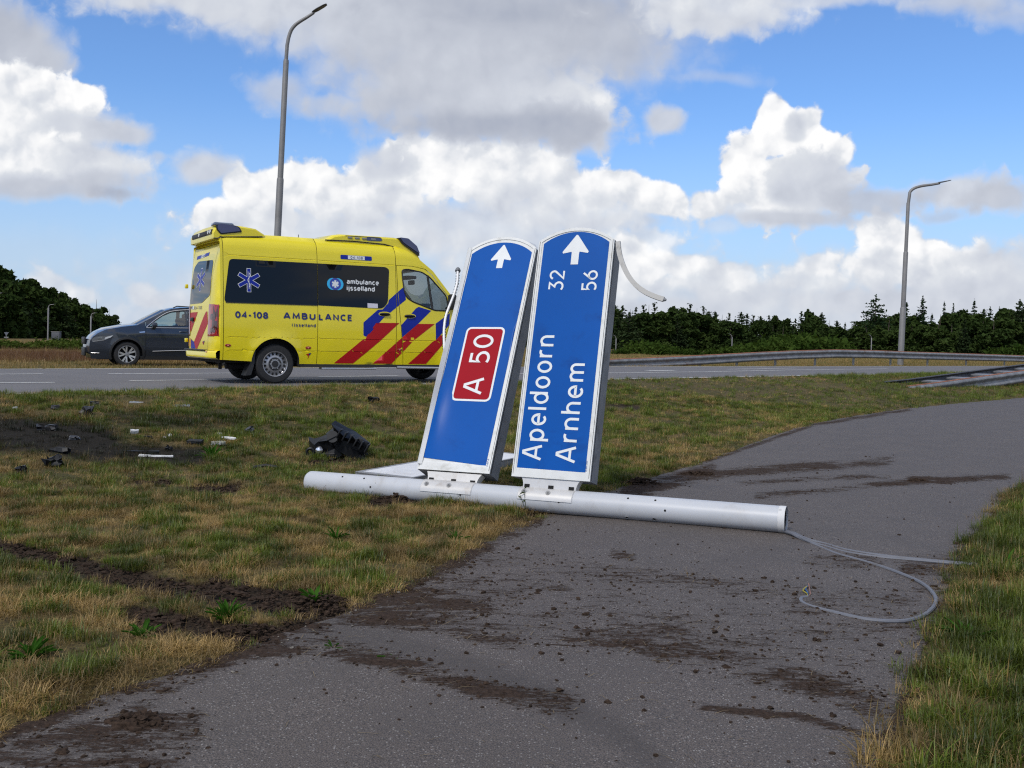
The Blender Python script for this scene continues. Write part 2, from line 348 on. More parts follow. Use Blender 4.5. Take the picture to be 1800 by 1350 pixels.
# ------------------------------------------------------------------ numeric noise and polygons
def _hash(ix, iy, seed):
    h = (ix.astype(np.int64) * 374761393 + iy.astype(np.int64) * 668265263 + seed * 982451653) & 0xFFFFFFFF
    h = ((h ^ (h >> 13)) * 1274126177) & 0xFFFFFFFF
    return ((h ^ (h >> 16)) & 0xFFFF) / 65535.0
def vnoise(x, y, seed=0):
    x = np.asarray(x, float); y = np.asarray(y, float)
    ix = np.floor(x); iy = np.floor(y); fx = x - ix; fy = y - iy
    fx = fx * fx * (3 - 2 * fx); fy = fy * fy * (3 - 2 * fy)
    a = _hash(ix, iy, seed); b = _hash(ix + 1, iy, seed); c = _hash(ix, iy + 1, seed); d = _hash(ix + 1, iy + 1, seed)
    return (a * (1 - fx) + b * fx) * (1 - fy) + (c * (1 - fx) + d * fx) * fy
def fbm(x, y, seed=0, oct=4, gain=.5):
    s = 0; a = 1; t = 0
    for o in range(oct):
        s = s + a * vnoise(x * 2 ** o + 17.3 * o, y * 2 ** o + 9.1 * o, seed + o); t += a; a *= gain
    return s / t
def sst(x, a, b):
    t = np.clip((np.asarray(x, float) - a) / (b - a), 0, 1); return t * t * (3 - 2 * t)
def seg_dist(px, py, pts, closed=False):
    d = np.full(np.shape(px), 1e9); n = len(pts)
    for i in range(n if closed else n - 1):
        ax, ay = pts[i][:2]; bx, by = pts[(i + 1) % n][:2]; ex, ey = bx - ax, by - ay
        t = np.clip(((px - ax) * ex + (py - ay) * ey) / max(ex * ex + ey * ey, 1e-12), 0, 1)
        d = np.minimum(d, np.hypot(px - ax - t * ex, py - ay - t * ey))
    return d
def inside(px, py, pts):
    r = np.zeros(np.shape(px), bool); n = len(pts)
    for i in range(n):
        ax, ay = pts[i][:2]; bx, by = pts[(i + 1) % n][:2]
        if ay == by: continue
        c = ((ay > py) != (by > py)) & (px < (bx - ax) * (py - ay) / (by - ay) + ax); r ^= c
    return r
def sdf(px, py, pts):
    d = seg_dist(px, py, pts, True); return np.where(inside(px, py, pts), -d, d)
def poly_resample(pts, n):
    p = np.array(pts, float); d = np.r_[0, np.cumsum(np.hypot(*np.diff(p[:, :2], axis=0).T))]
    # Catmull-Rom through the points
    t = np.linspace(0, d[-1], n); out = []
    for k in t:
        i = min(max(np.searchsorted(d, k) - 1, 0), len(p) - 2); u = (k - d[i]) / (d[i + 1] - d[i])
        p0, p1, p2, p3 = p[max(i - 1, 0)], p[i], p[i + 1], p[min(i + 2, len(p) - 1)]
        out.append(.5 * ((2 * p1) + (-p0 + p2) * u + (2 * p0 - 5 * p1 + 4 * p2 - p3) * u * u + (-p0 + 3 * p1 - 3 * p2 + p3) * u ** 3))
    return np.array(out)

# ------------------------------------------------------------------ the lie of the land
NEAR = [tuple(atz(x, y, ZR)[:2]) for x, y in ((0, 694.8), (360, 685.5), (1065, 668), (1395, 661.6))]
FAR = [tuple(atz(x, y, ZR)[:2]) for x, y in ((0, 649), (360, 647.7), (1065, 644.7), (1589, 643.9))]
def extend(P, d0, d1):
    a, b = np.array(P[0]), np.array(P[1]); c, e = np.array(P[-2]), np.array(P[-1])
    return [tuple(a - (b - a) / np.linalg.norm(b - a) * d0)] + list(P) + [tuple(e + (e - c) / np.linalg.norm(e - c) * d1)]
NEARX = extend(NEAR, 60, 170); FARX = extend(FAR, 70, 170)
ROAD = NEARX + FARX[::-1]
def gz(x, y):
    """height of the ground sheet's mean level"""
    x = np.asarray(x, float); y = np.asarray(y, float)
    dn = seg_dist(x, y, NEARX); df = seg_dist(x, y, FARX)
    rd = inside(x, y, ROAD)
    beyond = (df < dn) & ~rd
    z = ZR * (1 - sst(dn, .5, 5.6))
    z = np.where(rd, ZR, z)
    z = np.where(beyond, ZF + (ZR - ZF) * (1 - sst(df, .1, 1.3)), z)
    return z
def hit(px, py):
    """ground point seen at pixel (px, py) of the photograph"""
    d = ray(px, py); z = .2
    for _ in range(40):
        t = (z - CZ) / d[2]; p = CAMP + t * d; z = .5 * z + .5 * float(gz(p[0], p[1]))
    return np.array([p[0], p[1], float(gz(p[0], p[1]))])
PL = [(-5.2, -4.0), (-3.35, -.2)] + [tuple(hit(x, y)[:2]) for x, y in ((0, 1290), (330, 1175), (640, 1060), (790, 990), (940, 912), (1110, 850), (1240, 810), (1430, 745), (1600, 718), (1800, 699))]
PR = [(-2.4, -4.0), (-.55, -.1)] + [tuple(hit(x, y)[:2]) for x, y in ((1562, 1350), (1600, 1210), (1650, 1080), (1700, 960), (1745, 905), (1800, 850))]
dl = np.array(PL[-1]) - np.array(PL[-2]); dl /= np.linalg.norm(dl)
PR += [tuple(np.array(PR[-1]) + np.array([.62, .785]) * 6), tuple(np.array(PR[-1]) + np.array([.62, .785]) * 6 + dl * 14)]
PL.append(tuple(np.array(PL[-1]) + dl * 6)); 
_L = poly_resample(PL, 400); _Rr = poly_resample(PR, 400)
wob = lambda P, s: P + np.stack([(fbm(P[:, 0] * 5, P[:, 1] * 5, s) - .5) * .12, (fbm(P[:, 0] * 5, P[:, 1] * 5, s + 9) - .5) * .12], 1)
_L = wob(_L, 3); _Rr = _Rr + .4 * (wob(_Rr, 5) - _Rr)
PATH = [tuple(p) for p in _L[::4]] + [tuple(p) for p in _Rr[::-4]]

# dirt, ruts and scorched grass: traced in the photograph, laid on the ground they lie on
def stroke_mask(X, Y, Z, strokes):
    q = proj(np.stack([X, Y, Z], 1)); m = np.zeros(len(X))
    ok = q[:, 2] > .5
    for pts, hw, s in strokes:
        d = seg_dist(q[:, 0], q[:, 1], pts); m = np.maximum(m, s * (1 - sst(d, hw * .25, hw * 1.35)))
    return np.where(ok, m, 0)
PATH_DIRT = [ ([(0, 1292), (330, 1178), (500, 1110), (640, 1062), (790, 992), (942, 914)], 17, .95), ([(1240, 812), (1430, 747), (1600, 720)], 4, .8), ([(700, 1010), (1000, 1050), (1300, 1100), (1580, 1120)], 80, .42), ([(560, 1070), (760, 1085), (900, 1120)], 30, 1.0),
 ([(520, 1075), (700, 1072), (850, 1105), (1000, 1120), (1100, 1130), (1250, 1160), (1400, 1190), (1530, 1235)], 34, .62),
 ([(620, 1055), (800, 1062), (950, 1080), (1100, 1090), (1200, 1110)], 26, .55),
 ([(640, 1050), (760, 1050), (860, 1075)], 26, .85),
 ([(1000, 1008), (1150, 1018), (1300, 1038), (1420, 1042)], 24, .5), ([(1080, 975), (1110, 980)], 10, .6),
 ([(1400, 1060), (1550, 1065), (1650, 1045)], 48, .52), ([(1430, 990), (1540, 985)], 18, .5), ([(1600, 1000), (1690, 990)], 26, .7),
 ([(430, 1140), (560, 1130), (700, 1165), (830, 1205), (910, 1225), (1000, 1240)], 24, .92), ([(460, 1110), (560, 1085)], 34, .9),
 ([(1230, 1243), (1400, 1260), (1560, 1300)], 9, .8), ([(900, 1220), (1010, 1230)], 12, .5),
 ([(-20, 1345), (120, 1305), (230, 1290), (330, 1290)], 40, .72), ([(0, 1345), (300, 1345)], 30, .6), ([(150, 1280), (240, 1262), (360, 1255)], 10, .75),
 ([(1700, 960), (1650, 1080), (1615, 1180), (1575, 1300), (1560, 1360)], 24, .9), ([(1800, 850), (1745, 905), (1700, 960)], 8, .75),
 ([(150, 1300), (330, 1195), (430, 1145), (500, 1120)], 18, .8), ([(600, 1075), (700, 1025), (790, 990), (945, 912)], 12, .85),
 ([(1130, 868), (1200, 845), (1290, 830), (1400, 822), (1560, 812)], 11, .8), ([(1330, 872), (1450, 862), (1560, 850), (1640, 845), (1770, 838)], 7, .85),
 ([(1300, 850), (1450, 840), (1560, 838)], 6, .6), ([(1100, 866), (1180, 846), (1250, 826)], 16, .95), ([(1600, 842), (1670, 846)], 8, .95)]
TYRE_SMEAR = [([(530, 1100), (680, 1125), (860, 1180), (1000, 1240), (1090, 1290), (1170, 1350)], 24, .8), ([(960, 1240), (1080, 1290), (1150, 1350)], 18, .7)]
RUTS = [([(-60, 950), (40, 972), (130, 994), (220, 1018), (330, 1038), (430, 1050), (560, 1060)], 21, 1.0), ([(380, 1040), (470, 1055), (585, 1068)], 32, 1.0),
        ([(230, 1080), (330, 1100), (400, 1114), (480, 1120), (560, 1100)], 26, 1.0), ([(340, 862), (415, 862)], 11, .95), ([(550, 815), (640, 803)], 9, .8), ([(650, 884), (735, 880)], 12, 1.0),
        ([(1060, 715), (1125, 716)], 5, .9), ([(1090, 872), (1180, 840), (1250, 824)], 15, .95), ([(230, 845), (300, 848)], 8, .75), ([(890, 920), (970, 896)], 9, .8), ([(90, 870), (170, 880)], 7, .6), ([(640, 720), (700, 722)], 4, .6), ([(0, 1310), (140, 1270)], 22, .8)]
SCORCH = [([(-80, 762), (60, 766), (180, 780)], 40, 1.0), ([(120, 788), (260, 796), (350, 802)], 20, .9), ([(200, 735), (320, 742), (430, 735)], 20, .6)]

# ------------------------------------------------------------------ ground sheet
def axis_steps(fine0, fine1, step, lo, hi, grow=1.13):
    a = list(np.arange(fine0, fine1 + 1e-6, step)); s = step
    x = fine1
    while x < hi: s *= grow; x += s; a.append(x)
    s = step; x = fine0
    while x > lo: s *= grow; x -= s; a.insert(0, x)
    return np.array(a)
xs = axis_steps(-3.6, 3.6, .055, -1800, 1800, 1.1); ys = axis_steps(2.2, 9.5, .055, -400, 2600, 1.07)
GX, GY = np.meshgrid(xs, ys); gx, gy = GX.ravel(), GY.ravel()
gzz = gz(gx, gy)
pd = sdf(gx, gy, PATH); rdn = sdf(gx, gy, ROAD)
rut = stroke_mask(gx, gy, gzz, RUTS); scorch = stroke_mask(gx, gy, gzz, SCORCH)
edge = np.clip(np.minimum(pd, rdn), -1, 1)
near = 1 - sst(np.hypot(gx, gy), 25, 60)
zn = (fbm(gx * 1.1, gy * 1.1, 11) - .5) * .10 + (fbm(gx * 7, gy * 7, 21) - .5) * .03
gh = gzz + near * sst(edge, .02, .8) * zn + .014 * sst(edge, 0, .15) - .07 * (1 - sst(edge, -.16, .0)) - rut * .035 + rut * (fbm(gx * 16, gy * 16, 31) - .5) * .05 * near
nx, ny = len(xs), len(ys)
ii = np.arange((ny - 1) * (nx - 1)); r_, c_ = ii // (nx - 1), ii % (nx - 1)
quads = np.stack([r_ * nx + c_, r_ * nx + c_ + 1, (r_ + 1) * nx + c_ + 1, (r_ + 1) * nx + c_], 1)
def np_mesh(name, V, Q, mats, attrs=None, smooth=True):
    me = bpy.data.meshes.new(name); k = Q.shape[1]
    me.vertices.add(len(V)); me.vertices.foreach_set('co', np.asarray(V, np.float32).ravel())
    me.loops.add(Q.size); me.loops.foreach_set('vertex_index', Q.astype(np.int32).ravel())
    me.polygons.add(len(Q)); me.polygons.foreach_set('loop_start', np.arange(0, Q.size, k, dtype=np.int32))
    me.polygons.foreach_set('use_smooth', np.full(len(Q), smooth))
    me.update(calc_edges=True)
    for m in mats: me.materials.append(m)
    for n, a in (attrs or {}).items():
        at = me.attributes.new(n, 'FLOAT', 'POINT'); at.data.foreach_set('value', np.asarray(a, np.float32))
    o = bpy.data.objects.new(name, me); COL.objects.link(o); return o
def base_mat(name):
    m = bpy.data.materials.new(name); m.use_nodes = True; N = NT(m.node_tree); return m, N, N.n['Principled BSDF']

m_ground, N, b = base_mat('soil_and_thatch')
p = N.pos()
rough_n = N.noise(p, 1.2, 5, .6); fine = N.noise(p, 38, 4, .65); big = N.noise(p, .09, 3, .5)
c = N.mixc(N.mr(rough_n, .35, .65), rgb(.074, .068, .021), rgb(.125, .095, .040))
c = N.mixc(N.mr(fine, .40, .68), c, rgb(.035, .026, .016))
farmix = N.mr(N.vmath('LENGTH', p), 24, 40)
fcol = N.mixc(N.mr(N.noise(p, .35, 5, .6), .35, .62), rgb(.065, .075, .020), rgb(.15, .085, .035))
c = N.mixc(farmix, c, fcol)
soil = N.mixc(N.mr(N.noise(p, 26, 5, .7), .3, .7), rgb(.018, .0135, .0095), rgb(.058, .041, .029))
c = N.mixc(N.mr(N.attr('rut'), .25, .7), c, soil)
c = N.mixc(N.mr(N.attr('scorch'), .2, .8), c, rgb(.016, .0135, .010))
N.l.new(c, b.inputs['Base Color']); b.inputs['Roughness'].default_value = .95; b.inputs['Specular IOR Level'].default_value = .15
bp = N.node('ShaderNodeBump'); bp.inputs['Strength'].default_value = .8; bp.inputs['Distance'].default_value = .02
N.l.new(N.noise(p, 45, 5, .7), bp.inputs['Height']); N.l.new(bp.outputs[0], b.inputs['Normal'])
ground = np_mesh('ground', np.stack([gx, gy, gh], 1), quads, [m_ground], {'rut': rut, 'scorch': scorch})
tag(ground, 'rough soil and dry thatch under the roadside grass', kind='structure')

# ------------------------------------------------------------------ cycle path
m_path, N, b = base_mat('path_asphalt')
p = N.pos()
chips = N.vor(p, 120, out='Color'); chipd = N.vor(p, 120)
sepn = N.node('ShaderNodeSeparateColor'); N.l.new(chips, sepn.inputs[0])
g1 = N.noise(p, 210, 3, .7); g2 = N.noise(p, 2.2, 5, .6); g3 = N.noise(p, 34, 4, .6)
c = N.mixc(N.mr(g1, .36, .66), rgb(.026, .0205, .0170), rgb(.140, .114, .099))
c = N.mixc(N.math('MULTIPLY', N.mr(sepn.outputs[0], .80, .86), N.mr(chipd, .30, .42, .75, 0)), c, rgb(.30, .285, .27))
c = N.mixc(N.math('MULTIPLY', N.mr(sepn.outputs[1], .80, .86), N.mr(chipd, .30, .46, .8, 0)), c, rgb(.020, .019, .019))
c = N.mixc(N.mr(g2, .35, .7, .0, .32), c, rgb(.046, .039, .035))
c = N.mixc(N.mr(g3, .5, .8, 0, .35), c, rgb(.090, .077, .068))
mud = N.attr('mud'); smear = N.attr('smear')
st = N.vmath('MULTIPLY', p, (.7, 2.2, 1.0))
mn = N.math('ADD', N.math('MULTIPLY', N.noise(st, 8.5, 7, .70, .6), .48), N.math('MULTIPLY', N.noise(st, 40, 5, .8), .52))
mm = N.mr(N.math('ADD', mn, N.math('MULTIPLY', mud, .20)), .595, .655)
mm = N.math('MULTIPLY', mm, N.mr(mud, .02, .14))
mcol = N.mixc(N.mr(N.noise(p, 60, 4, .7), .3, .7), rgb(.020, .0130, .0095), rgb(.056, .037, .0275))
c = N.mixc(N.math('MULTIPLY', N.mr(mud, .1, .9), .42), c, rgb(.060, .046, .038))
c = N.mixc(N.math('MULTIPLY', smear, N.mr(N.noise(p, 20, 4, .6), .2, .7, .45, .85)), c, rgb(.040, .032, .027))
c = N.mixc(N.math('MULTIPLY', mm, .93), c, mcol)
N.l.new(c, b.inputs['Base Color'])
N.l.new(N.mixf(mm, .70, .97), b.inputs['Roughness']); N.l.new(N.mixf(mm, .55, .1), b.inputs['Specular IOR Level'])
bp = N.node('ShaderNodeBump'); bp.inputs['Strength'].default_value = .55; bp.inputs['Distance'].default_value = .006
hgt = N.math('ADD', N.math('MULTIPLY', chipd, -.8), N.math('MULTIPLY', mm, N.math('ADD', .8, N.math('MULTIPLY', N.noise(p, 70, 5, .75), 2.2))))
N.l.new(hgt, bp.inputs['Height']); N.l.new(bp.outputs[0], b.inputs['Normal'])
tt = np.concatenate([np.linspace(0, 1, 330)])
# rows matched near the camera by nearest cross-section
def arclen(P): return np.r_[0, np.cumsum(np.hypot(*np.diff(P, axis=0).T))]
Ld, Rd = arclen(_L), arclen(_Rr)
ctrlL = np.array([0, Ld[np.argmin(np.hypot(_L[:, 0] + 1.56, _L[:, 1] - 3.03))], Ld[np.argmin(np.hypot(_L[:, 0] - .18, _L[:, 1] - 7.0))], Ld[np.argmin(np.hypot(_L[:, 0] - 2.1, _L[:, 1] - 10.7))], Ld[-1]])
ctrlR = np.array([0, Rd[np.argmin(np.hypot(_Rr[:, 0] - 1.14, _Rr[:, 1] - 1.7))], Rd[np.argmin(np.hypot(_Rr[:, 0] - 2.6, _Rr[:, 1] - 5.6))], Rd[np.argmin(np.hypot(_Rr[:, 0] - 4.88, _Rr[:, 1] - 9.4))], Rd[-1]])
cp = [0, .16, .62, .80, 1]
tl = np.interp(tt, cp, ctrlL); tr = np.interp(tt, cp, ctrlR)
LX, LY = np.interp(tl, Ld, _L[:, 0]), np.interp(tl, Ld, _L[:, 1]); RX, RY = np.interp(tr, Rd, _Rr[:, 0]), np.interp(tr, Rd, _Rr[:, 1])
ww = np.linspace(0, 1, 76)
PXg = LX[:, None] * (1 - ww) + RX[:, None] * ww; PYg = LY[:, None] * (1 - ww) + RY[:, None] * ww
px_, py_ = PXg.ravel(), PYg.ravel()
wg = np.tile(ww, len(tt)); crown = .018 * (1 - (2 * wg - 1) ** 2)
pz_ = gz(px_, py_) + .002 + crown
mud_v = stroke_mask(px_, py_, pz_, PATH_DIRT) * (.5 + .72 * sst(.6 * fbm(px_ * 1.6 + 3, py_ * 3.2, 81) + .4 * fbm(px_ * 5, py_ * 11, 83), .34, .62)); mud_v = np.maximum(mud_v, .07 * fbm(px_ * 1.5, py_ * 1.5, 5))
smear_v = stroke_mask(px_, py_, pz_, TYRE_SMEAR)
nr, nc = len(tt), len(ww)
ii = np.arange((nr - 1) * (nc - 1)); r_, c_ = ii // (nc - 1), ii % (nc - 1)
pq = np.stack([r_ * nc + c_, r_ * nc + c_ + 1, (r_ + 1) * nc + c_ + 1, (r_ + 1) * nc + c_], 1)
path = np_mesh('cycle_path', np.stack([px_, py_, pz_ + mud_v ** 2 * (fbm(px_ * 14, py_ * 14, 71) - .35) * .022], 1), pq, [m_path], {'mud': mud_v, 'smear': smear_v})
tag(path, 'grey asphalt cycle path smeared with mud', kind='structure')

# ------------------------------------------------------------------ road
m_road, N, b = base_mat('road_asphalt')
p = N.pos()
c = N.mixc(N.mr(N.noise(p, 90, 3, .7), .3, .7), rgb(.095, .091, .093), rgb(.168, .161, .165))
c = N.mixc(N.mr(N.noise(p, .8, 5, .6), .4, .7, 0, .4), c, rgb(.10, .096, .10))
N.l.new(c, b.inputs['Base Color']); b.inputs['Roughness'].default_value = .85; b.inputs['Specular IOR Level'].default_value = .3
def lin_resample(P, n):
    P = np.array(P); d = np.r_[0, np.cumsum(np.hypot(*np.diff(P, axis=0).T))]; t = np.linspace(0, d[-1], n)
    return np.stack([np.interp(t, d, P[:, 0]), np.interp(t, d, P[:, 1])], 1)
na = lin_resample(NEARX, 120); fa = lin_resample(FARX, 120)
rv = []; 
for k in range(120):
    for w_ in np.linspace(0, 1, 9): q = na[k] * (1 - w_) + fa[k] * w_; rv.append((q[0], q[1], ZR + .004 + .012 * (1 - (2 * w_ - 1) ** 2) * 0))
ii = np.arange(119 * 8); r_, c_ = ii // 8, ii % 8
road = np_mesh('road', np.array(rv), np.stack([r_ * 9 + c_, r_ * 9 + c_ + 1, (r_ + 1) * 9 + c_ + 1, (r_ + 1) * 9 + c_], 1), [m_road])
tag(road, 'grey asphalt carriageway with white lane lines', kind='structure')
m_line = mat('road_paint', (.62, .62, .60), .7, var=.12, vscale=8, dirt=(.2, .2, .2), dscale=5, damt=.5)
def marking(pts, width):
    P = np.array([atz(x, y, ZR)[:2] for x, y in pts])
    mb = MB(); n = len(P); vs = []
    for i in range(n):
        t = P[min(i + 1, n - 1)] - P[max(i - 1, 0)]; t /= np.linalg.norm(t); nn = np.array([-t[1], t[0]]) * width / 2
        vs += [(P[i][0] - nn[0], P[i][1] - nn[1], ZR + .010), (P[i][0] + nn[0], P[i][1] + nn[1], ZR + .010)]
    mb.add(vs, [(2 * i, 2 * i + 1, 2 * i + 3, 2 * i + 2) for i in range(n - 1)])
    return mb.build('lane_marking', m_line, road, smooth=False)
for pts, w_ in [([(-400, 706), (0, 694.2), (42, 693.2)], .15), ([(48, 693), (152, 690.6)], .15), ([(156, 690.5), (265, 687.4)], .15), ([(272, 687.2), (356, 684.8)], .15), ([(362, 684.7), (600, 679.6), (740, 676.2)], .15), ([(745, 676.1), (1065, 667.3), (1395, 661), (1700, 655)], .15),
                ([(-300, 650.4), (0, 649.5), (76, 649.2)], .16), ([(80, 649.2), (152, 648.9)], .16), ([(156, 648.9), (360, 648), (700, 646.5), (1065, 645), (1589, 644.1), (1800, 643.6)], .16),
                ([(-60, 659), (76, 658)], .14), ([(190, 657.7), (216, 657.6)], .14), ([(218, 657.6), (298, 657.2)], .14), ([(300, 657.2), (420, 656.4)], .14),
                ([(-60, 674.5), (97, 673)], .12), ([(228, 670), (330, 668.8), (520, 667)], .12), ([(560, 663), (700, 661)], .12), ([(905, 657.6), (1065, 656.2), (1240, 654), (1390, 650.8), (1560, 648.6)], .13),
                ([(1137, 652.2), (1186, 651.4)], .22), ([(1280, 649.5), (1400, 647.4)], .13)]:
    marking(pts, w_)

# ------------------------------------------------------------------ lettering: one-line letters given a stroke width
def arc(cx, cy, rx, ry, a0, a1, n=10):
    return [(cx + rx * math.cos(math.radians(a0 + (a1 - a0) * i / n)), cy + ry * math.sin(math.radians(a0 + (a1 - a0) * i / n))) for i in range(n + 1)]
X = .70   # x-height
def _o(w=.54): return [arc(w / 2, X / 2, w / 2, X / 2, 90, 450, 20)]
GL = {
 'A': (.74, [[(0, 0), (.32, 1), (.42, 1), (.74, 0)], [(.12, .30), (.62, .30)]]),
 'B': (.58, [[(0, 0), (0, 1), (.28, 1)] + arc(.28, .76, .24, .24, 90, -90) + [(0, .52)], [(.28, .52)] + arc(.30, .26, .28, .26, 90, -90) + [(0, 0)]]),
 'C': (.62, [arc(.36, .5, .36, .5, 50, 310, 18)]),
 'E': (.48, [[(.48, 1), (0, 1), (0, 0), (.48, 0)], [(0, .52), (.42, .52)]]),
 'I': (.0, [[(0, 0), (0, 1)]]), 'J': (.30, [[(.30, 1), (.30, .22)] + arc(.12, .22, .18, .22, 0, -110)]),
 'L': (.44, [[(0, 1), (0, 0), (.44, 0)]]),
 'M': (.78, [[(0, 0), (.06, 1), (.39, .2), (.72, 1), (.78, 0)]]),
 'N': (.62, [[(0, 0), (0, 1), (.62, 0), (.62, 1)]]),
 'U': (.60, [[(0, 1), (0, .30)] + arc(.30, .30, .30, .30, 180, 360) + [(.60, 1)]]),
 '0': (.58, [arc(.29, .5, .29, .5, 90, 450, 24)]),
 '1': (.26, [[(0, .78), (.22, 1), (.22, 0)]]),
 '2': (.54, [arc(.27, .73, .27, .27, 165, -30, 12) + [(.02, 0), (.56, 0)]]),
 '3': (.54, [[(.04, 1), (.50, 1), (.22, .60)] + arc(.24, .30, .30, .30, 80, -140, 12)]),
 '4': (.62, [[(.46, 0), (.46, 1), (0, .28), (.62, .28)]]),
 '5': (.54, [[(.50, 1), (.08, 1), (.05, .52)] + arc(.23, .32, .31, .32, 115, -130, 12)]),
 '6': (.56, [[(.44, 1), (.09, .50)] + arc(.28, .30, .28, .30, 150, 510, 20)]),
 '7': (.50, [[(0, 1), (.50, 1), (.16, 0)]]),
 '8': (.56, [arc(.28, .75, .24, .25, 270, 630, 18), arc(.28, .25, .28, .25, 90, 450, 18)]),
 '-': (.30, [[(0, .40), (.30, .40)]]), ' ': (.22, []), '.': (.04, [[(0, 0), (0, .1)]]),
 'a': (.48, [[(.06, .64)] + arc(.25, .48, .23, .22, 110, 0, 8) + [(.48, 0)], arc(.25, .20, .24, .20, 60, 330, 12) + [(.48, .22)]]),
 'b': (.54, [[(0, 0), (0, 1.02)], arc(.27, X / 2, .27, X / 2, 180, 540, 20)]),
 'c': (.46, [arc(.29, X / 2, .29, X / 2, 55, 305, 16)]),
 'd': (.54, [[(.54, 0), (.54, 1.02)], arc(.27, X / 2, .27, X / 2, 0, 360, 20)]),
 'e': (.54, [[(.02, .36), (.54, .36)] + arc(.27, X / 2, .27, X / 2, 5, 310, 18)]),
 'h': (.50, [[(0, 0), (0, 1.02)], [(0, .42)] + arc(.25, .42, .25, .28, 170, 0, 10) + [(.50, 0)]]),
 'i': (.0, [[(0, 0), (0, X)], [(0, .86), (0, .98)]]), 'j': (.06, [[(.06, X), (.06, -.12)] + arc(-.08, -.12, .14, .14, 0, -80, 6), [(.06, .86), (.06, .98)]]),
 'l': (.0, [[(0, 0), (0, 1.02)]]),
 'm': (.84, [[(0, 0), (0, X)], [(0, .46)] + arc(.21, .46, .21, .24, 170, 0, 10) + [(.42, 0)], [(.42, .46)] + arc(.63, .46, .21, .24, 170, 0, 10) + [(.84, 0)]]),
 'n': (.50, [[(0, 0), (0, X)], [(0, .42)] + arc(.25, .42, .25, .28, 170, 0, 10) + [(.50, 0)]]),
 'o': (.56, _o(.56)),
 'p': (.54, [[(0, -.30), (0, X)], arc(.27, X / 2, .27, X / 2, 180, 540, 20)]),
 'r': (.30, [[(0, 0), (0, X)], [(0, .40)] + arc(.24, .40, .24, .28, 175, 65, 8)]),
 's': (.44, [arc(.23, .525, .20, .175, 35, 270, 10) + arc(.22, .175, .22, .175, 90, -145, 10)]),
 'u': (.50, [[(0, X), (0, .26)] + arc(.25, .26, .25, .26, 180, 360, 10), [(.50, X), (.50, 0)]]),
}
def ribbon(pl, w):
    P = [Vector(p) for p in pl]; n = len(P)
    closed = (P[0] - P[-1]).length < 1e-4
    if closed: P = P[:-1]; n -= 1
    L, R = [], []
    for i in range(n):
        a = P[(i - 1) % n] if (i > 0 or closed) else None; b = P[(i + 1) % n] if (i < n - 1 or closed) else None
        d0 = (P[i] - a).normalized() if a is not None else None; d1 = (b - P[i]).normalized() if b is not None else None
        if d0 is None: d0 = d1
        if d1 is None: d1 = d0
        n0 = Vector((-d0.y, d0.x)); n1 = Vector((-d1.y, d1.x)); m = (n0 + n1)
        m = n0 if m.length < 1e-5 else m.normalized()
        k = min(1 / max(m.dot(n0), .3), 1.7) * w / 2
        L.append(P[i] + m * k); R.append(P[i] - m * k)
    vs = L + R; fs = [(i, (i + 1) % n, (i + 1) % n + n, i + n) for i in range(n if closed else n - 1)]
    return vs, fs
def letters(s, fn, h, w, length, track, m, parent):
    text(None, s, fn, h, w, length, track, lambda mb: mb.build('letter', m, parent, smooth=False), type(fn) if 0 else None)
def text(mb, s, fn, h, w=.15, length=None, track=.20, each=None, _=None, cls=None):
    """fn(a, b, lift) -> 3-D point; a along the line, b up, cap height h; returns the advance"""
    adv = 0; placed = []
    for ch in s:
        gw, st = GL[ch]; placed.append((adv, st)); adv += gw + track + w
    adv -= track + w; k = h
    sx = k if length is None else (length / (adv + w))
    q = 0
    for x0, st in placed:
        if each is not None: mb = (LETTER_MB or MB)()
        for pl in st:
            vs, fs = ribbon([((x0 + p[0] + w / 2) * sx, (w / 2 + p[1] * (1 - w)) * k) for p in pl], w * k)
            q += 1
            mb.add([fn(v.x, v.y, .0002 * (q % 5)) for v in vs], fs)
        if each is not None and mb.v: each(mb)
    return adv * sx
LETTER_MB = None

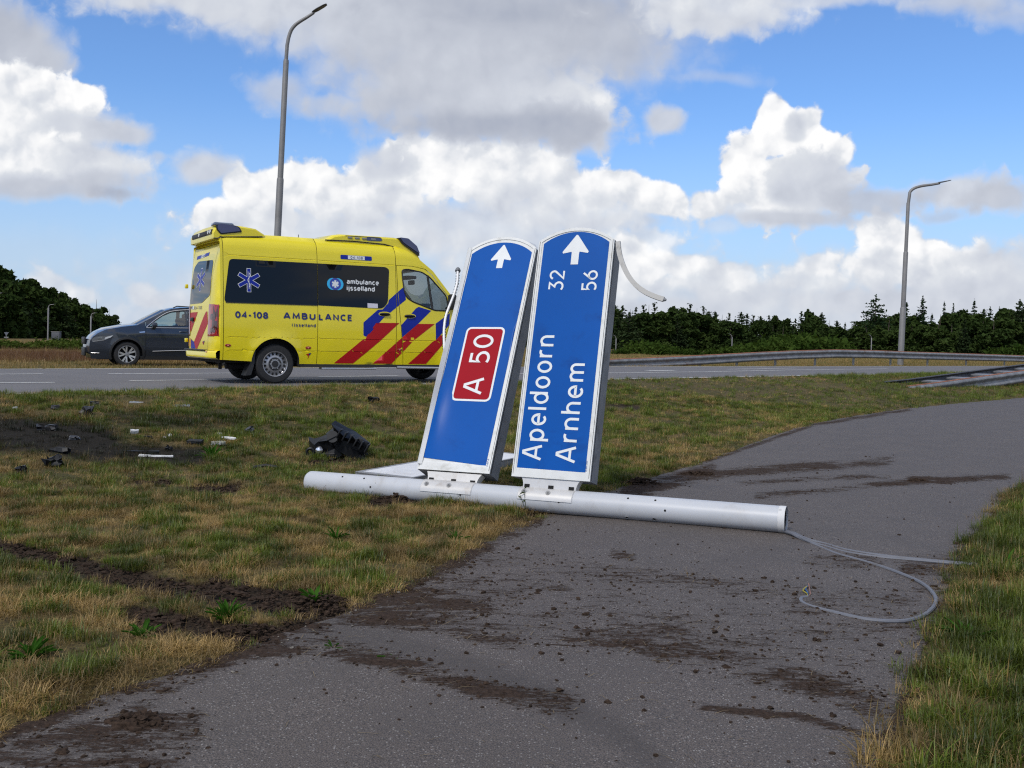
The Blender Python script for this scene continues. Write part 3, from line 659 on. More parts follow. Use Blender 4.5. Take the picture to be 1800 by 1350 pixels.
# ------------------------------------------------------------------ sheet-metal helpers shared by the two vehicles
def clip_poly(poly, axis, lim, keep_less):
    out = []; n = len(poly)
    for i in range(n):
        a, b = poly[i], poly[(i + 1) % n]
        ia = (a[axis] <= lim) == keep_less; ib = (b[axis] <= lim) == keep_less
        if ia: out.append(a)
        if ia != ib:
            t = (lim - a[axis]) / (b[axis] - a[axis]); out.append(tuple(a[q] + (b[q] - a[q]) * t for q in (0, 1)))
    return out
def dense(poly, step):
    out = []
    for i in range(len(poly)):
        a, b = poly[i], poly[(i + 1) % len(poly)]; k = max(1, int(math.hypot(b[0] - a[0], b[1] - a[1]) / step))
        out += [(a[0] + (b[0] - a[0]) * t / k, a[1] + (b[1] - a[1]) * t / k) for t in range(k)]
    return out
def skin(mb, outline, fn, holes=(), dx=.1, rows=(), extra=(), step=.12):
    """triangulated sheet with true openings; fn maps the sheet's (a, b) to 3-D"""
    outline = dense(outline, step); holes = [dense(h, .08) for h in holes]
    V = []; Eg = []
    for loop in [outline] + holes:
        k = len(V); V += [Vector(p) for p in loop]; Eg += [(k + i, k + (i + 1) % len(loop)) for i in range(len(loop))]
    O = np.array(outline); lo, hi = O.min(0), O.max(0)
    bs = sorted(set(list(rows) + list(np.arange(lo[1], hi[1], dx)))) if len(rows) == 0 else sorted(rows)
    ga, gb = np.meshgrid(np.arange(math.floor(lo[0] / dx) * dx, hi[0], dx), [r for r in bs if lo[1] < r < hi[1]])
    ga, gb = ga.ravel(), gb.ravel()
    if len(extra): ga = np.r_[ga, [e[0] for e in extra]]; gb = np.r_[gb, [e[1] for e in extra]]
    if len(ga):
        ok = inside(ga, gb, outline) & (seg_dist(ga, gb, outline, True) > .012)
        for h in holes: ok &= ~inside(ga, gb, h) & (seg_dist(ga, gb, h, True) > .012)
        V += [Vector((x, y)) for x, y in zip(ga[ok], gb[ok])]
    r = delaunay_2d_cdt(V, Eg, [], 0, 1e-6)
    vs, tr = r[0], r[2]
    cx_ = np.array([sum(vs[i].x for i in t) / 3 for t in tr]); cy_ = np.array([sum(vs[i].y for i in t) / 3 for t in tr])
    ok = inside(cx_, cy_, outline)
    for h in holes: ok &= ~inside(cx_, cy_, h)
    used = {}; out = []; fs = []
    for t, k in zip(tr, ok):
        if not k: continue
        f = []
        for i in t:
            if i not in used: used[i] = len(out); out.append(fn(vs[i].x, vs[i].y))
            f.append(used[i])
        fs.append(tuple(f))
    return mb.add(out, fs)
def circle(cx_, cy_, r, n=40, ry=None): return [(cx_ + r * math.cos(2 * PI * i / n), cy_ + (ry or r) * math.sin(2 * PI * i / n)) for i in range(n)]
def roundpoly(P, r, n=4):
    out = []; m = len(P)
    for i in range(m):
        p = Vector(P[i]); a = Vector(P[i - 1]); b = Vector(P[(i + 1) % m]); da = (a - p); db = (b - p)
        rr = min(r, da.length * .45, db.length * .45); s0 = p + da.normalized() * rr; s1 = p + db.normalized() * rr
        for k in range(n + 1):
            t = k / n; q = s0 * (1 - t) ** 2 + p * 2 * t * (1 - t) + s1 * t * t; out.append((q.x, q.y))
    return out

# ------------------------------------------------------------------ the fallen signpost
m_white = mat('white_enamel', (.66, .665, .645), .45, var=.05, vscale=5, dirt=(.30, .285, .235), dscale=6, damt=.6)
m_post = mat('pale_grey_post_paint', (.465, .48, .505), .42, var=.03, vscale=3, dirt=(.30, .27, .235), dscale=2.6, damt=.42)
m_alu = mat('weathered_aluminium', (.30, .305, .32), .55, .35, var=.2, vscale=7, dirt=(.10, .10, .10), dscale=6, damt=.6)
m_side = mat('grey_sign_side', (.20, .205, .215), .6, .2, var=.15, vscale=5, dirt=(.06, .06, .06), dscale=4, damt=.6)
m_blue = mat('blue_sign_face', (.0008, .078, .345), .38, var=.05, vscale=1.5, spec=.14, bump=.12, bscale=2.2, dirt=(.004, .040, .19), dscale=3.2, damt=.55)
m_red = mat('red_sign_panel', (.32, .005, .014), .5, var=.03, vscale=2, spec=.10)
m_print = mat('white_reflective_print', (.70, .715, .71), .45, var=.03, vscale=9)
m_dark = mat('black_hole', (.006, .006, .006), .9)
m_bolt = mat('zinc_bolt', (.48, .47, .45), .35, .9, dirt=(.12, .09, .07), dscale=40, damt=.7)
m_blacktrim = mat('black_rubber_seal', (.014, .014, .014), .7)
m_steelbracket = mat('painted_bracket', (.56, .55, .535), .38, .25, var=.05, vscale=9, dirt=(.36, .31, .26), dscale=8, damt=.5)

PA = Vector(atz(547, 847, .075)); PB = Vector(atz(1381, 913.5, .105))
AX = (PB - PA).normalized(); PLEN = (PB - PA).length
NB = Vector((AX.y, -AX.x, 0)).normalized()
if NB.dot(Vector(CAMP) - PA) < 0: NB = -NB
UPV = AX.cross(NB); UPV = UPV if UPV.z > 0 else -UPV
PR_ = .0885
post = thing('fallen_signpost', 'white illuminated motorway signpost knocked flat across the cycle path, two blue sign boards standing up', 'road sign', (PA.x, PA.y, 0))
pinv = Matrix.Translation(-Vector(post.location))
class SMB(MB):                       # everything on the post is written in world space and moved to the post's base
    def build(s, name, m, parent=None, **k):
        s.v = [tuple(Vector(v) - Vector(post.location)) for v in s.v]
        o = MB.build(s, name, m, parent, **k); return o
mb = SMB()
rs = [.0005, .05, .078, .0865, PR_]; off = [-.035, -.033, -.02, -.006, .012]
pts = [PA + AX * o_ for o_ in off] + [PA + AX * (PLEN * t) for t in (.25, .5, .75, 1.0)]
mb.tube(pts, rs + [PR_] * 4, n=48, caps=False)
inner = [PB, PB - AX * .002, PB - AX * .6]
k = len(mb.v); mb.tube([PB - AX * .6, PB - AX * .001, PB + AX * .0005], [PR_ - .006] * 3, n=48, caps=False)
nring = 48
mb.add([], [])
mb.f += [(8 * nring + j, 8 * nring + (j + 1) % nring, k + 2 * nring + (j + 1) % nring, k + 2 * nring + j) for j in range(nring)]; mb.mi += [0] * nring
pole = mb.build('pole', m_post, post)
# torn sleeve and rim at the open end
mb = SMB(); mb.tube([PB - AX * .040, PB - AX * .0, PB + AX * .004], [PR_ + .0015, PR_ + .002, PR_ + .0005], n=48, caps=False); rim = mb.build('rim', mat('torn_rim', (.60, .60, .60), .6, dirt=(.09, .09, .09), dscale=22, damt=.9), post)
mb = SMB()
pts_ = [PB - AX * .012 + (NB * math.cos(a) + UPV * math.sin(a)) * (PR_ - .008) for a in np.linspace(0, 2 * PI, 40)]
mb.tube(pts_, .004, n=6, caps=False); mb.build('rubber_ring', m_blacktrim, post)
def on_post(px, py, extra=0.0):
    """point of the post's surface seen at the pixel, with its outward direction"""
    d = Vector(ray(px, py)).normalized(); o = Vector(CAMP) - PA
    dp = d - AX * d.dot(AX); op = o - AX * o.dot(AX)
    a, b_, c_ = dp.dot(dp), 2 * dp.dot(op), op.dot(op) - (PR_ + extra) ** 2
    disc = b_ * b_ - 4 * a * c_
    t = (-b_ - math.sqrt(max(disc, 0))) / (2 * a); P = Vector(CAMP) + d * t
    ctr = PA + AX * (P - PA).dot(AX); return P, (P - ctr).normalized()
def hole(px, py, r=.008, ring=False):
    P, nn = on_post(px, py); t1 = AX; t2 = nn.cross(AX)
    mb = SMB(); n = 14
    cen = [P + nn * .0012 + (t1 * math.cos(2 * PI * j / n) + t2 * math.sin(2 * PI * j / n)) * r for j in range(n)]
    mb.add(cen, [tuple(range(n))]); h = mb.build('bolt_hole', m_dark, post, smooth=False)
    if ring:
        mb = SMB(); mb.tube([P + nn * .002 + (t1 * math.cos(2 * PI * j / n) + t2 * math.sin(2 * PI * j / n)) * (r + .003) for j in range(n + 1)], .0028, n=6, caps=False)
        mb.build('collar', m_alu, h)
for q in ((602, 838), (640, 841), (651, 856), (809, 870), (982, 882.5), (1104, 876), (1152, 879.5), (1169, 897.5)): hole(*q)
for q in ((794, 884), (920, 894), (965, 899), (1102, 909), (1150, 912)): hole(*q, r=.009, ring=True)
hole(672, 868, .003); hole(660, 849, .0025)

def board_frame(u0, tilt, off=.05):
    nn = NB * math.cos(tilt) + UPV * math.sin(tilt); uu = AX.cross(nn); uu = uu if uu.z > 0 else -uu
    O = PA + NB * off
    return lambda u, v, h=0.0: O + AX * u + uu * v + nn * h
def arch_outline(u0, u1, v0, v1, rise, lean=0.0, n=18, bottom=None):
    um = (u0 + u1) / 2; hw = (u1 - u0) / 2
    R = (hw * hw + rise * rise) / (2 * rise); a = math.asin(hw / R)
    top = [(um + R * math.sin(t), v1 + R * math.cos(t) - (R - rise)) for t in np.linspace(a, -a, n)]
    return [(u0, v0), (u1, v0)] + top
def sign_board(name, tilt, u0, u1, v0, v1, rise, blue, label, thick=.165):
    B = board_frame(0, tilt)
    outer = arch_outline(u0, u1, v0, v1, rise)
    mb = SMB()                                  # box body: sides and back
    mb.prism(outer, lambda a, b: B(a, b, -.004), lambda a, b: B(a, b, -thick))
    body = mb.build(name, m_side, post); body['label'] = label
    # frame: a white profile round the rim, in two steps
    e = .026
    inner_ = arch_outline(u0 + e, u1 - e, v0 + .062, v1 - e * .2, rise - e * .75)
    mb = SMB(); n = len(outer)
    for lift, A_, C_ in ((.006, outer, inner_),):
        vs = [B(a, b, -.012) for a, b in A_] + [B(a, b, lift) for a, b in A_] + [B(a, b, lift) for a, b in C_] + [B(a, b, -.002) for a, b in C_]
        mb.add(vs, [(i + q * n, (i + 1) % n + q * n, (i + 1) % n + (q + 1) * n, i + (q + 1) * n) for q in range(3) for i in range(n)])
    mb.build('frame', m_white, body)
    # white face sheet, then the blue film on it
    mb = SMB(); mb.add([B(a, b, 0) for a, b in inner_], [tuple(range(n))]); mb.build('face_panel', m_white, body, smooth=False)
    mb = SMB()
    if name.startswith('left'):
        dent = lambda a, b: .0016 + .016 * math.exp(-((a - 1.035) / .055) ** 2 - ((b - .66) / .20) ** 2) + .006 * math.exp(-((a - 1.06) / .12) ** 2 - ((b - .45) / .25) ** 2)
        skin(mb, blue, lambda a, b: B(a, b, dent(a, b)), (), .03)
        mb.build('blue_face', m_blue, body, ang=80)
    else: mb.add([B(a, b, .0015) for a, b in blue], [tuple(range(len(blue)))]); mb.build('blue_face', m_blue, body, smooth=False)
    # groove lines and dark gasket along the two long sides
    mb = SMB()
    for uu in (u0 + .010, u1 - .010):
        mb.add([B(uu - .0016, v0 + .02, .0068), B(uu + .0016, v0 + .02, .0068), B(uu + .0016, v1, .0068), B(uu - .0016, v1, .0068)], [(0, 1, 2, 3)])
    mb.build('gasket', m_blacktrim, body, smooth=False)
    mb = SMB()
    for uu in (u1 + .001,): mb.add([B(uu, v0 + .01, -.016), B(uu, v0 + .01, -.026), B(uu, v1, -.026), B(uu, v1, -.016)], [(0, 1, 2, 3)])
    mb.build('side_groove', m_blacktrim, body, smooth=False)
    return B, body
def arrow(B, body, tip, w, headh, stemw, length):
    (tu, tv) = tip; hb = tv - headh
    P = [(tu - .006, tv), (tu + .006, tv), (tu + w / 2, hb + .012), (tu + w / 2 - .006, hb), (tu + stemw / 2 + .004, hb + .012), (tu + stemw / 2, hb + .004), (tu + stemw / 2, tv - length), (tu - stemw / 2, tv - length), (tu - stemw / 2, hb + .004), (tu - stemw / 2 - .004, hb + .012), (tu - w / 2 + .006, hb), (tu - w / 2, hb + .012)]
    mb = SMB(); mb.add([B(a, b, .003) for a, b in P], [tuple(range(len(P)))]); mb.build('arrow', m_print, body, smooth=False)
def word(B, body, s, base_u, v0, h, w, length, track=.2, m=None, lift=.003):
    global LETTER_MB
    if h < .05:
        mb = SMB(); text(mb, s, lambda a, b, l: B(base_u - b, v0 + a, lift + l), h, w, length, track); mb.build('lettering', m or m_print, body, smooth=False)['kind'] = 'stuff'; return
    LETTER_MB = SMB; letters(s, lambda a, b, l: B(base_u - b, v0 + a, lift + l), h, w, length, track, m or m_print, body); LETTER_MB = None

def blue_arch(u0, u1, v1, rise, bl, br, n=16):
    o = arch_outline(u0, u1, 0, v1, rise, n=n)
    return [bl, br] + o[2:]
B, bd = sign_board('right_sign_board', .265, 1.782, 2.394, .168, 2.006, .104, blue_arch(1.822, 2.354, 1.988, .090, (1.816, .236), (2.352, .231)), 'right blue sign board with two place names and distances')
arrow(B, bd, (2.091, 2.052), .212, .148, .060, .238)
word(B, bd, '32', 2.024, 1.606, .123, .125, .162, .14); word(B, bd, '56', 2.290, 1.600, .121, .125, .163, .14)
word(B, bd, 'Apeldoorn', 2.006, .298, .162, .120, .952, .22); word(B, bd, 'Arnhem', 2.272, .293, .162, .120, .744, .22)
word(B, bd, '3.04.03', 2.362, .240, .014, .22, .075, .3, m_blue, .0075)
RB = B
B, bd2 = sign_board('left_sign_board', .455, .968, 1.586, .180, 2.150, .118, blue_arch(1.003, 1.552, 2.112, .104, (1.000, .276), (1.540, .241)), 'left blue sign board with the red road number panel, dented along its left edge')
arrow(B, bd2, (1.285, 2.190), .185, .150, .055, .222)
def rrect(u0, u1, v0, v1, r, n=5):
    P = []
    for (cx_, cy_, a0) in ((u1 - r, v1 - r, 0), (u0 + r, v1 - r, 90), (u0 + r, v0 + r, 180), (u1 - r, v0 + r, 270)): P += arc(cx_, cy_, r, r, a0, a0 + 90, n)
    return P
mb = SMB(); mb.add([B(a, b, .003) for a, b in rrect(1.117, 1.462, .765, 1.418, .045)], [tuple(range(24))]); mb.build('white_border', m_print, bd2, smooth=False)
mb = SMB(); mb.add([B(a, b, .0045) for a, b in rrect(1.134, 1.445, .782, 1.401, .03)], [tuple(range(24))]); mb.build('red_panel', m_red, bd2, smooth=False)
word(B, bd2, 'A 50', 1.382, .822, .178, .13, .527, .17, None, .006)
word(B, bd2, '4.07.3', 1.560, .235, .014, .22, .06, .3, m_blue, .0075)
LB = B
# the bent lip of the left board: sheet peeled off along its left edge
mb = SMB(); V0 = []
for t in np.linspace(0, 1, 14):
    v = .22 + t * 1.95; bulge = .030 * math.exp(-((v - .95) / .35) ** 2)
    V0 += [B(.966 - .012 - bulge * .3, v, .004), B(.975, v, .022 + bulge), B(1.0 - .006 * t, v, .010)]
mb.add(V0, [(3 * i + q, 3 * i + q + 1, 3 * i + q + 4, 3 * i + q + 3) for i in range(13) for q in range(2)])
mb.build('peeled_edge', m_white, bd2)

def bracket(B, u0, u1, tilt):
    um = (u0 + u1) / 2
    mb = SMB()
    # plate from the board's bottom rail, waisted, down on to the post
    prof = [(u0 - .012, .172), (u1 + .020, .172)] + [(u1 - .010 + .03 * (1 - t) ** 2, .172 - .075 * t) for t in (.3, .6, 1)] + [(u1 - .012, .075), (u0 + .010, .075)] + [(u0 + .008 - .02 * (1 - t) ** 2, .172 - .075 * t) for t in (1, .6, .3)]
    mb.prism(prof, lambda a, b: B(a, b, -.006), lambda a, b: B(a, b, -.075))
    br = mb.build('bracket', m_steelbracket, post)
    # saddle lying on the post
    mb = SMB(); n = 9; vs = []
    for uu in (u0 - .012, u0 - .008, u1 - .018, u1 - .012):
        for a in np.linspace(math.radians(8), math.radians(112), n):
            vs.append(PA + AX * uu + (NB * math.cos(a) + UPV * math.sin(a)) * (PR_ + (.006 if uu not in (u0 - .012, u1 - .012) else .001)))
    mb.add(vs, [(i * n + j, i * n + j + 1, (i + 1) * n + j + 1, (i + 1) * n + j) for i in range(3) for j in range(n - 1)])
    mb.build('saddle', m_steelbracket, br)
    for t in (.09, .53, .90):
        uu = u0 + (u1 - u0) * t
        mb = SMB(); mb.box((0, 0, 0), (.040, .010, .036)); mb.v = [tuple(B(uu + p[0], .102 + p[2], -.003 + p[1] * .4)) for p in mb.v]
        mb.build('bolt_slot', m_dark, br, smooth=False)
        if t > .85: continue
        a = math.radians(46); nn = NB * math.cos(a) + UPV * math.sin(a); t2 = nn.cross(AX); c0 = PA + AX * (uu - .004) + nn * (PR_ + .006)
        mb = SMB()
        for (r0, h0, h1, nn_) in ((.019, 0, .004, 16), (.011, .004, .012, 6), (.006, .012, .020, 10)):
            ring = lambda h: [c0 + nn * h + (AX * math.cos(2 * PI * j / nn_) + t2 * math.sin(2 * PI * j / nn_)) * r0 for j in range(nn_)]
            k = nn_; mb.add(ring(h0) + ring(h1), [(j, (j + 1) % k, (j + 1) % k + k, j + k) for j in range(k)] + [tuple(range(k, 2 * k))])
        mb.build('bolt', m_bolt, br)
bracket(RB, 1.872, 2.300, .265); bracket(LB, 1.065, 1.500, .455)

# third board, on the post's far side: it lies face up in the grass
O3 = Vector((-1.12, 8.40, .0)); D3 = Vector((.545, .838, 0)).normalized(); S3 = Vector((D3.y, -D3.x, 0))
def T3(u, v, h): return O3 + S3 * u + D3 * v + Vector((0, 0, .085 + .018 * v + h))
out3 = arch_outline(-.31, .31, .06, 1.86, .105)
mb = SMB(); mb.prism(out3, lambda a, b: T3(a, b, 0), lambda a, b: T3(a, b, -.105)); b3 = mb.build('flat_sign_board', m_side, post); b3['label'] = 'third sign board lying flat in the grass behind the post'
in3 = arch_outline(-.285, .285, .11, 1.845, .09); n3 = len(out3)
mb = SMB(); mb.add([T3(a, b, -.01) for a, b in out3] + [T3(a, b, .006) for a, b in out3] + [T3(a, b, .006) for a, b in in3] + [T3(a, b, .001) for a, b in in3], [(i + q * n3, (i + 1) % n3 + q * n3, (i + 1) % n3 + (q + 1) * n3, i + (q + 1) * n3) for q in range(3) for i in range(n3)]); mb.build('frame', m_alu, b3)
mb = SMB(); mb.add([T3(a, b, .002) for a, b in in3], [tuple(range(n3))]); mb.build('face_panel', mat('dusty_white_panel', (.66, .67, .69), .5, var=.06, vscale=4, dirt=(.40, .34, .27), dscale=1.6, damt=.6), b3, smooth=False)
mb = SMB(); mb.prism([(-.2, -.04), (.2, -.04), (.24, .09), (-.24, .09)], lambda a, b: T3(a, b, -.03), lambda a, b: T3(a, b, -.07)); mb.build('bracket', m_steelbracket, b3)

# bent strip torn from the right board
S_ = []
_n = NB * math.cos(.265) + UPV * math.sin(.265); _u = AX.cross(_n); _u = _u if _u.z > 0 else -_u; _o = PA + NB * .05
for _x, _y in ((1086, 424), (1087.5, 440), (1092, 458), (1099, 475), (1108, 490), (1120, 503), (1135, 513.5), (1152, 521), (1166, 525.5)):
    d = Vector(ray(_x, _y)); q = Vector(CAMP) + d * ((_o - Vector(CAMP)).dot(_n) / d.dot(_n)) - _o; S_.append((q.dot(AX), q.dot(_u)))
S_ = poly_resample(S_, 30)
strip = []
mb = SMB()
for a, b in S_: strip.append((RB(a, b, -.012), RB(a + .004, b + .003, -.012)))
W3 = .036; vs = []
for i, (a, b) in enumerate(S_):
    t = Vector(S_[min(i + 1, 29)]) - Vector(S_[max(i - 1, 0)]); t.normalize(); nn = Vector((-t.y, t.x))
    for s_, h in ((-.5, 0), (-.5, -.020), (.1, -.022), (.5, -.018), (.5, -.010), (.5, 0)): vs.append(RB(a + nn.x * s_ * W3, b + nn.y * s_ * W3, h))
mb.add(vs, [(6 * i + q, 6 * i + (q + 1) % 6, 6 * i + 6 + (q + 1) % 6, 6 * i + 6 + q) for i in range(29) for q in range(6)] + [tuple(range(6)), tuple(range(174, 180))])
mb.build('bent_trim_strip', mat('dirty_white_trim', (.42, .41, .385), .55, dirt=(.12, .105, .085), dscale=9, damt=.8), post)
mb = SMB(); a, b = S_[-1]; a0, b0 = S_[-3]
mb.tube([RB(a0, b0, -.015), RB(a, b, -.015), RB(a + .018, b - .003, -.015)], [.014, .015, .008], n=8); mb.build('strip_end_cap', m_side, post)
# bent lamp tube sticking out left of the left board
LT = [(804.8, 476), (804.4, 487), (803.4, 499), (798, 518), (791, 536), (785, 552), (782, 566), (780.6, 584), (781, 604), (781.6, 616)]
PT = []
nL = NB * math.cos(.455) + UPV * math.sin(.455); O_ = PA + NB * .05 - nL * .06
for x, y in LT:
    d = Vector(ray(x, y)); t = (O_ - Vector(CAMP)).dot(nL) / d.dot(nL); PT.append(Vector(CAMP) + d * t)
PT = [Vector(p) for p in poly_resample([tuple(p) for p in PT], 30)]
mb = SMB(); mb.tube(PT, .0115, n=10); mb.build('bent_lamp_tube', mat('white_tube', (.80, .80, .80), .35), post)
mb = SMB()
for i in range(1, 29):
    for sd in (-1, 1):
        t = (PT[i + 1] - PT[i - 1]).normalized(); nn = t.cross(nL).normalized(); mb.box(PT[i] + nn * .0145 * sd, (.006, .006, .012))
mb.build('tube_contacts', m_blacktrim, post)['kind'] = 'stuff'
mb = SMB(); tdir = (PT[0] - PT[1]).normalized(); c0 = PT[0]
mb.tube([c0 - tdir * .004, c0 + tdir * .006, c0 + tdir * .022, c0 + tdir * .034], [.024, .024, .018, .006], n=12); mb.build('tube_cap', m_side, post)
# torn sheet between the boards at the top of the left board
mb = SMB(); mb.add([LB(1.50, 2.215, .004), LB(1.588, 2.150, .004), LB(1.592, 2.165, -.06), LB(1.53, 2.235, -.07)], [(0, 1, 2, 3)]); mb.build('torn_corner', m_white, post)

# ------------------------------------------------------------------ cables
m_cable = mat('grey_cable_sheath', (.125, .132, .155), .55, var=.06, vscale=30, dirt=(.10, .08, .06), dscale=9, damt=.5)
def cable_pts(px, z):
    out = []
    for (x, y), zz_ in zip(px, z):
        g = hit(x, y); out.append(Vector(atz(x, y, g[2] + zz_)) if zz_ > .02 else Vector((g[0], g[1], g[2] + .012)))
    return [Vector(p) for p in poly_resample([tuple(p) for p in out], 70)]
start = PB - AX * .05 - UPV * .066 + NB * .02
c_t = [(1395, 937), (1420, 949), (1450, 961), (1490, 972), (1550, 981), (1620, 988), (1690, 994), (1720, 996)]
for dy_, lab in ((-1.5, 'upper of two grey cables running from the open pole end into the grass'), (2.8, 'lower of two grey cables running from the open pole end into the grass')):
    P = cable_pts([(x, y + dy_ * (.4 + .6 * math.sin(min(1, i / 5) * PI))) for i, (x, y) in enumerate(c_t)], [.035, .025, .012, .010, .010, .010, .012, .012])
    mb = MB(); mb.tube([start, start + AX * .05 + Vector((0, 0, -.004))] + P, .0092, n=8); o = mb.build('cable', m_cable); tag(o, lab, 'cable', 'grey cables from the broken pole')
c_l = [(1392, 938), (1412, 949), (1436, 963), (1470, 977), (1510, 988), (1550, 1000), (1600, 1019), (1627, 1034), (1642, 1050), (1645, 1062), (1637, 1076), (1618, 1089), (1590, 1096), (1560, 1096.5), (1520, 1093), (1470, 1082), (1430, 1072), (1412, 1065), (1407, 1059), (1410, 1055), (1418, 1054)]
P = cable_pts(c_l, [.035, .022, .012] + [.0] * 18)
loop = thing('looped_cable', 'grey cable curling in a wide loop on the path, bare wires at its end', 'cable', (P[-1].x, P[-1].y, P[-1].z), 0, 'grey cables from the broken pole')
rel = lambda q: [Vector(v) - Vector(loop.location) for v in q]
mb = MB(); mb.tube(rel([start + NB * .012, start + AX * .05 + NB * .015 + Vector((0, 0, -.008))] + P), .0102, n=8); mb.build('sheath', m_cable, loop)
for col, px in (((.30, .26, .02), [(1418, 1054), (1419, 1050), (1411, 1046), (1418, 1041)]), ((.02, .10, .28), [(1419, 1054), (1420, 1049), (1416, 1044), (1419, 1040)]), ((.24, .12, .08), [(1418, 1055), (1424, 1051), (1423, 1045), (1421, 1036)])):
    q = [Vector((g[0], g[1], g[2] + .012 + .006 * i)) for i, g in enumerate(hit(*a) for a in px)]
    mb = MB(); mb.tube(rel([Vector(v) for v in poly_resample([tuple(v) for v in q], 10)]), .003, n=6); mb.build('bare_wire', mat('wire_insulation', col, .5), loop)

# ------------------------------------------------------------------ ambulance
m_yel = mat('yellow_car_paint', (.75, .62, .008), .32, coat=.5, var=.02, vscale=2, dirt=(.55, .42, .03), dscale=1.2, damt=.25)
m_stripe_b = mat('blue_stripe_film', (.004, .018, .27), .4, coat=.0, spec=.3)
m_stripe_r = mat('red_stripe_film', (.40, .006, .010), .4, spec=.3)
m_tint = mat('dark_tinted_glass', (.005, .006, .008), .04, spec=.30, bump=.02, bscale=1.5)
m_navy = mat('navy_lettering', (.010, .020, .13), .45)
m_tyre = mat('tyre_rubber', (.016, .016, .017), .82, var=.2, vscale=20)
m_rim = mat('wheel_silver', (.33, .33, .34), .38, .7, dirt=(.10, .09, .08), dscale=9, damt=.5)
m_plastic = mat('black_plastic', (.016, .016, .017), .55)
m_under = mat('underbody_black', (.008, .008, .008), .9)
m_lampred = mat('red_lamp_lens', (.30, .006, .008), .12, coat=1.0)
m_lampdark = mat('dark_lamp_lens', (.045, .004, .005), .12, coat=1.0)
m_bluelens = mat('blue_beacon_lens', (.003, .011, .10), .08, coat=1.0)
m_seam = mat('seam_shadow_gap', (.05, .04, .006), .8)
m_silver = mat('silver_trim', (.55, .55, .56), .25, .9)
def glass_mat(name, tint, alpha):
    m = bpy.data.materials.new(name); m.use_nodes = True; N = NT(m.node_tree); N.n.clear()
    tr = N.node('ShaderNodeBsdfTransparent'); tr.inputs[0].default_value = tint + (1,)
    gl = N.node('ShaderNodeBsdfGlossy'); gl.inputs['Roughness'].default_value = .03; gl.inputs[0].default_value = (1, 1, 1, 1)
    fr = N.node('ShaderNodeFresnel'); fr.inputs[0].default_value = 1.45
    mx = N.node('ShaderNodeMixShader'); N.l.new(N.math('MULTIPLY_ADD', fr.outputs[0], .8, alpha), mx.inputs[0]); N.l.new(tr.outputs[0], mx.inputs[1]); N.l.new(gl.outputs[0], mx.inputs[2])
    o = N.node('ShaderNodeOutputMaterial'); N.l.new(mx.outputs[0], o.inputs[0]); return m
m_glass = glass_mat('greenish_car_glass', (.88, .96, .95), .02)

amb = thing('ambulance', 'yellow high-roof ambulance van with blue and red stripes standing on the road', 'ambulance', (-4.60, 18.05, ZR + .004), math.radians(31.2))
WZ = ([.30, .345, .45, .560, .566, .574, .580, .70, .784, .790, .798, .804, 1.0, 1.12, 1.18, 1.345, 1.9, 2.12, 2.165, 2.170, 2.178, 2.184, 2.30, 2.40, 2.46, 2.51, 2.55, 2.58],
      [.930, .950, .965, .977, .970, .970, .981, .988, .990, .983, .983, .992, .994, .993, .988, .983, .938, .922, .921, .914, .914, .918, .905, .882, .850, .800, .745, .690])
ROWS = [z for z in WZ[0]] + [1.5, 1.7, 2.03, .63, .9, .4, .5]
def wv(x, z):
    w = np.interp(z, *WZ)
    r = math.hypot(x, z - .345); r2 = math.hypot(x - 3.665, z - .345)
    w += .022 * math.exp(-((r - .43) / .085) ** 2) * (r > .3) + .022 * math.exp(-((r2 - .43) / .085) ** 2) * (r2 > .3)
    if x > 2.5: w *= 1 - .10 * ((x - 2.5) / 2.15) ** 2 * (1.0 if z > .3 else 1)
    if x > 4.25: w *= 1 - .14 * ((x - 4.25) / .42) ** 2
    return w
def RS(x, z, o=0.0): return (x, -wv(x, z) - o, z)          # right side
def LS(x, z, o=0.0): return (x, wv(x, z) + o, z)           # left side
TOPX = [-.955, -.93, -.85, -.6, .2, 1.5, 2.0, 2.29, 2.50, 2.70, 2.83, 3.03, 3.44, 3.72, 3.80, 4.05, 4.35, 4.52, 4.60]
TOPZ = [2.40, 2.46, 2.53, 2.565, 2.578, 2.578, 2.572, 2.545, 2.470, 2.350, 2.255, 2.110, 1.640, 1.300, 1.255, 1.205, 1.10, .99, .86]
FRONT = [(4.645, .72), (4.66, .55), (4.64, .40), (4.58, .345)]
SIDE = [(-.955, .408), (-.90, .407)] + [(.42, .345), (3.24, .338), (4.58, .345)] + FRONT[::-1][1:] + list(zip(TOPX, TOPZ))[::-1]
ARCH1 = [(p[0], p[1]) for p in circle(0, .36, .425, 48)] ; ARCH2 = circle(3.665, .36, .425, 48)
ex = [(c0 + r * math.cos(a), .345 + r * math.sin(a)) for c0 in (0, 3.665) for r in (.46, .50, .55, .62) for a in np.linspace(0, PI, 22)]
WIN_S = roundpoly([(-.898, 1.375), (-.800, 2.112), (2.062, 2.130), (2.128, 2.090), (2.092, 1.480), (1.985, 1.365), (.72, 1.382)], .07)
WIN_F = roundpoly([(2.385, 2.096), (2.50, 2.116), (2.80, 2.075), (2.96, 1.99), (3.30, 1.66), (3.345, 1.45), (3.335, 1.372), (3.05, 1.372), (2.60, 1.515), (2.47, 1.59), (2.425, 1.70), (2.395, 1.95)], .05)
g_ = .0045
def panel(name, x0, x1, holes, fn, parent=amb, z0=None, z1=None, m=m_yel, outline=SIDE):
    P = clip_poly(clip_poly(outline, 0, x0 + g_, False), 0, x1 - g_, True)
    if z0 is not None: P = clip_poly(P, 1, z0 + g_, False)
    if z1 is not None: P = clip_poly(P, 1, z1 - g_, True)
    mb = MB(); skin(mb, P, fn, holes, .1, ROWS, ex); return mb.build(name, m, parent, ang=30)
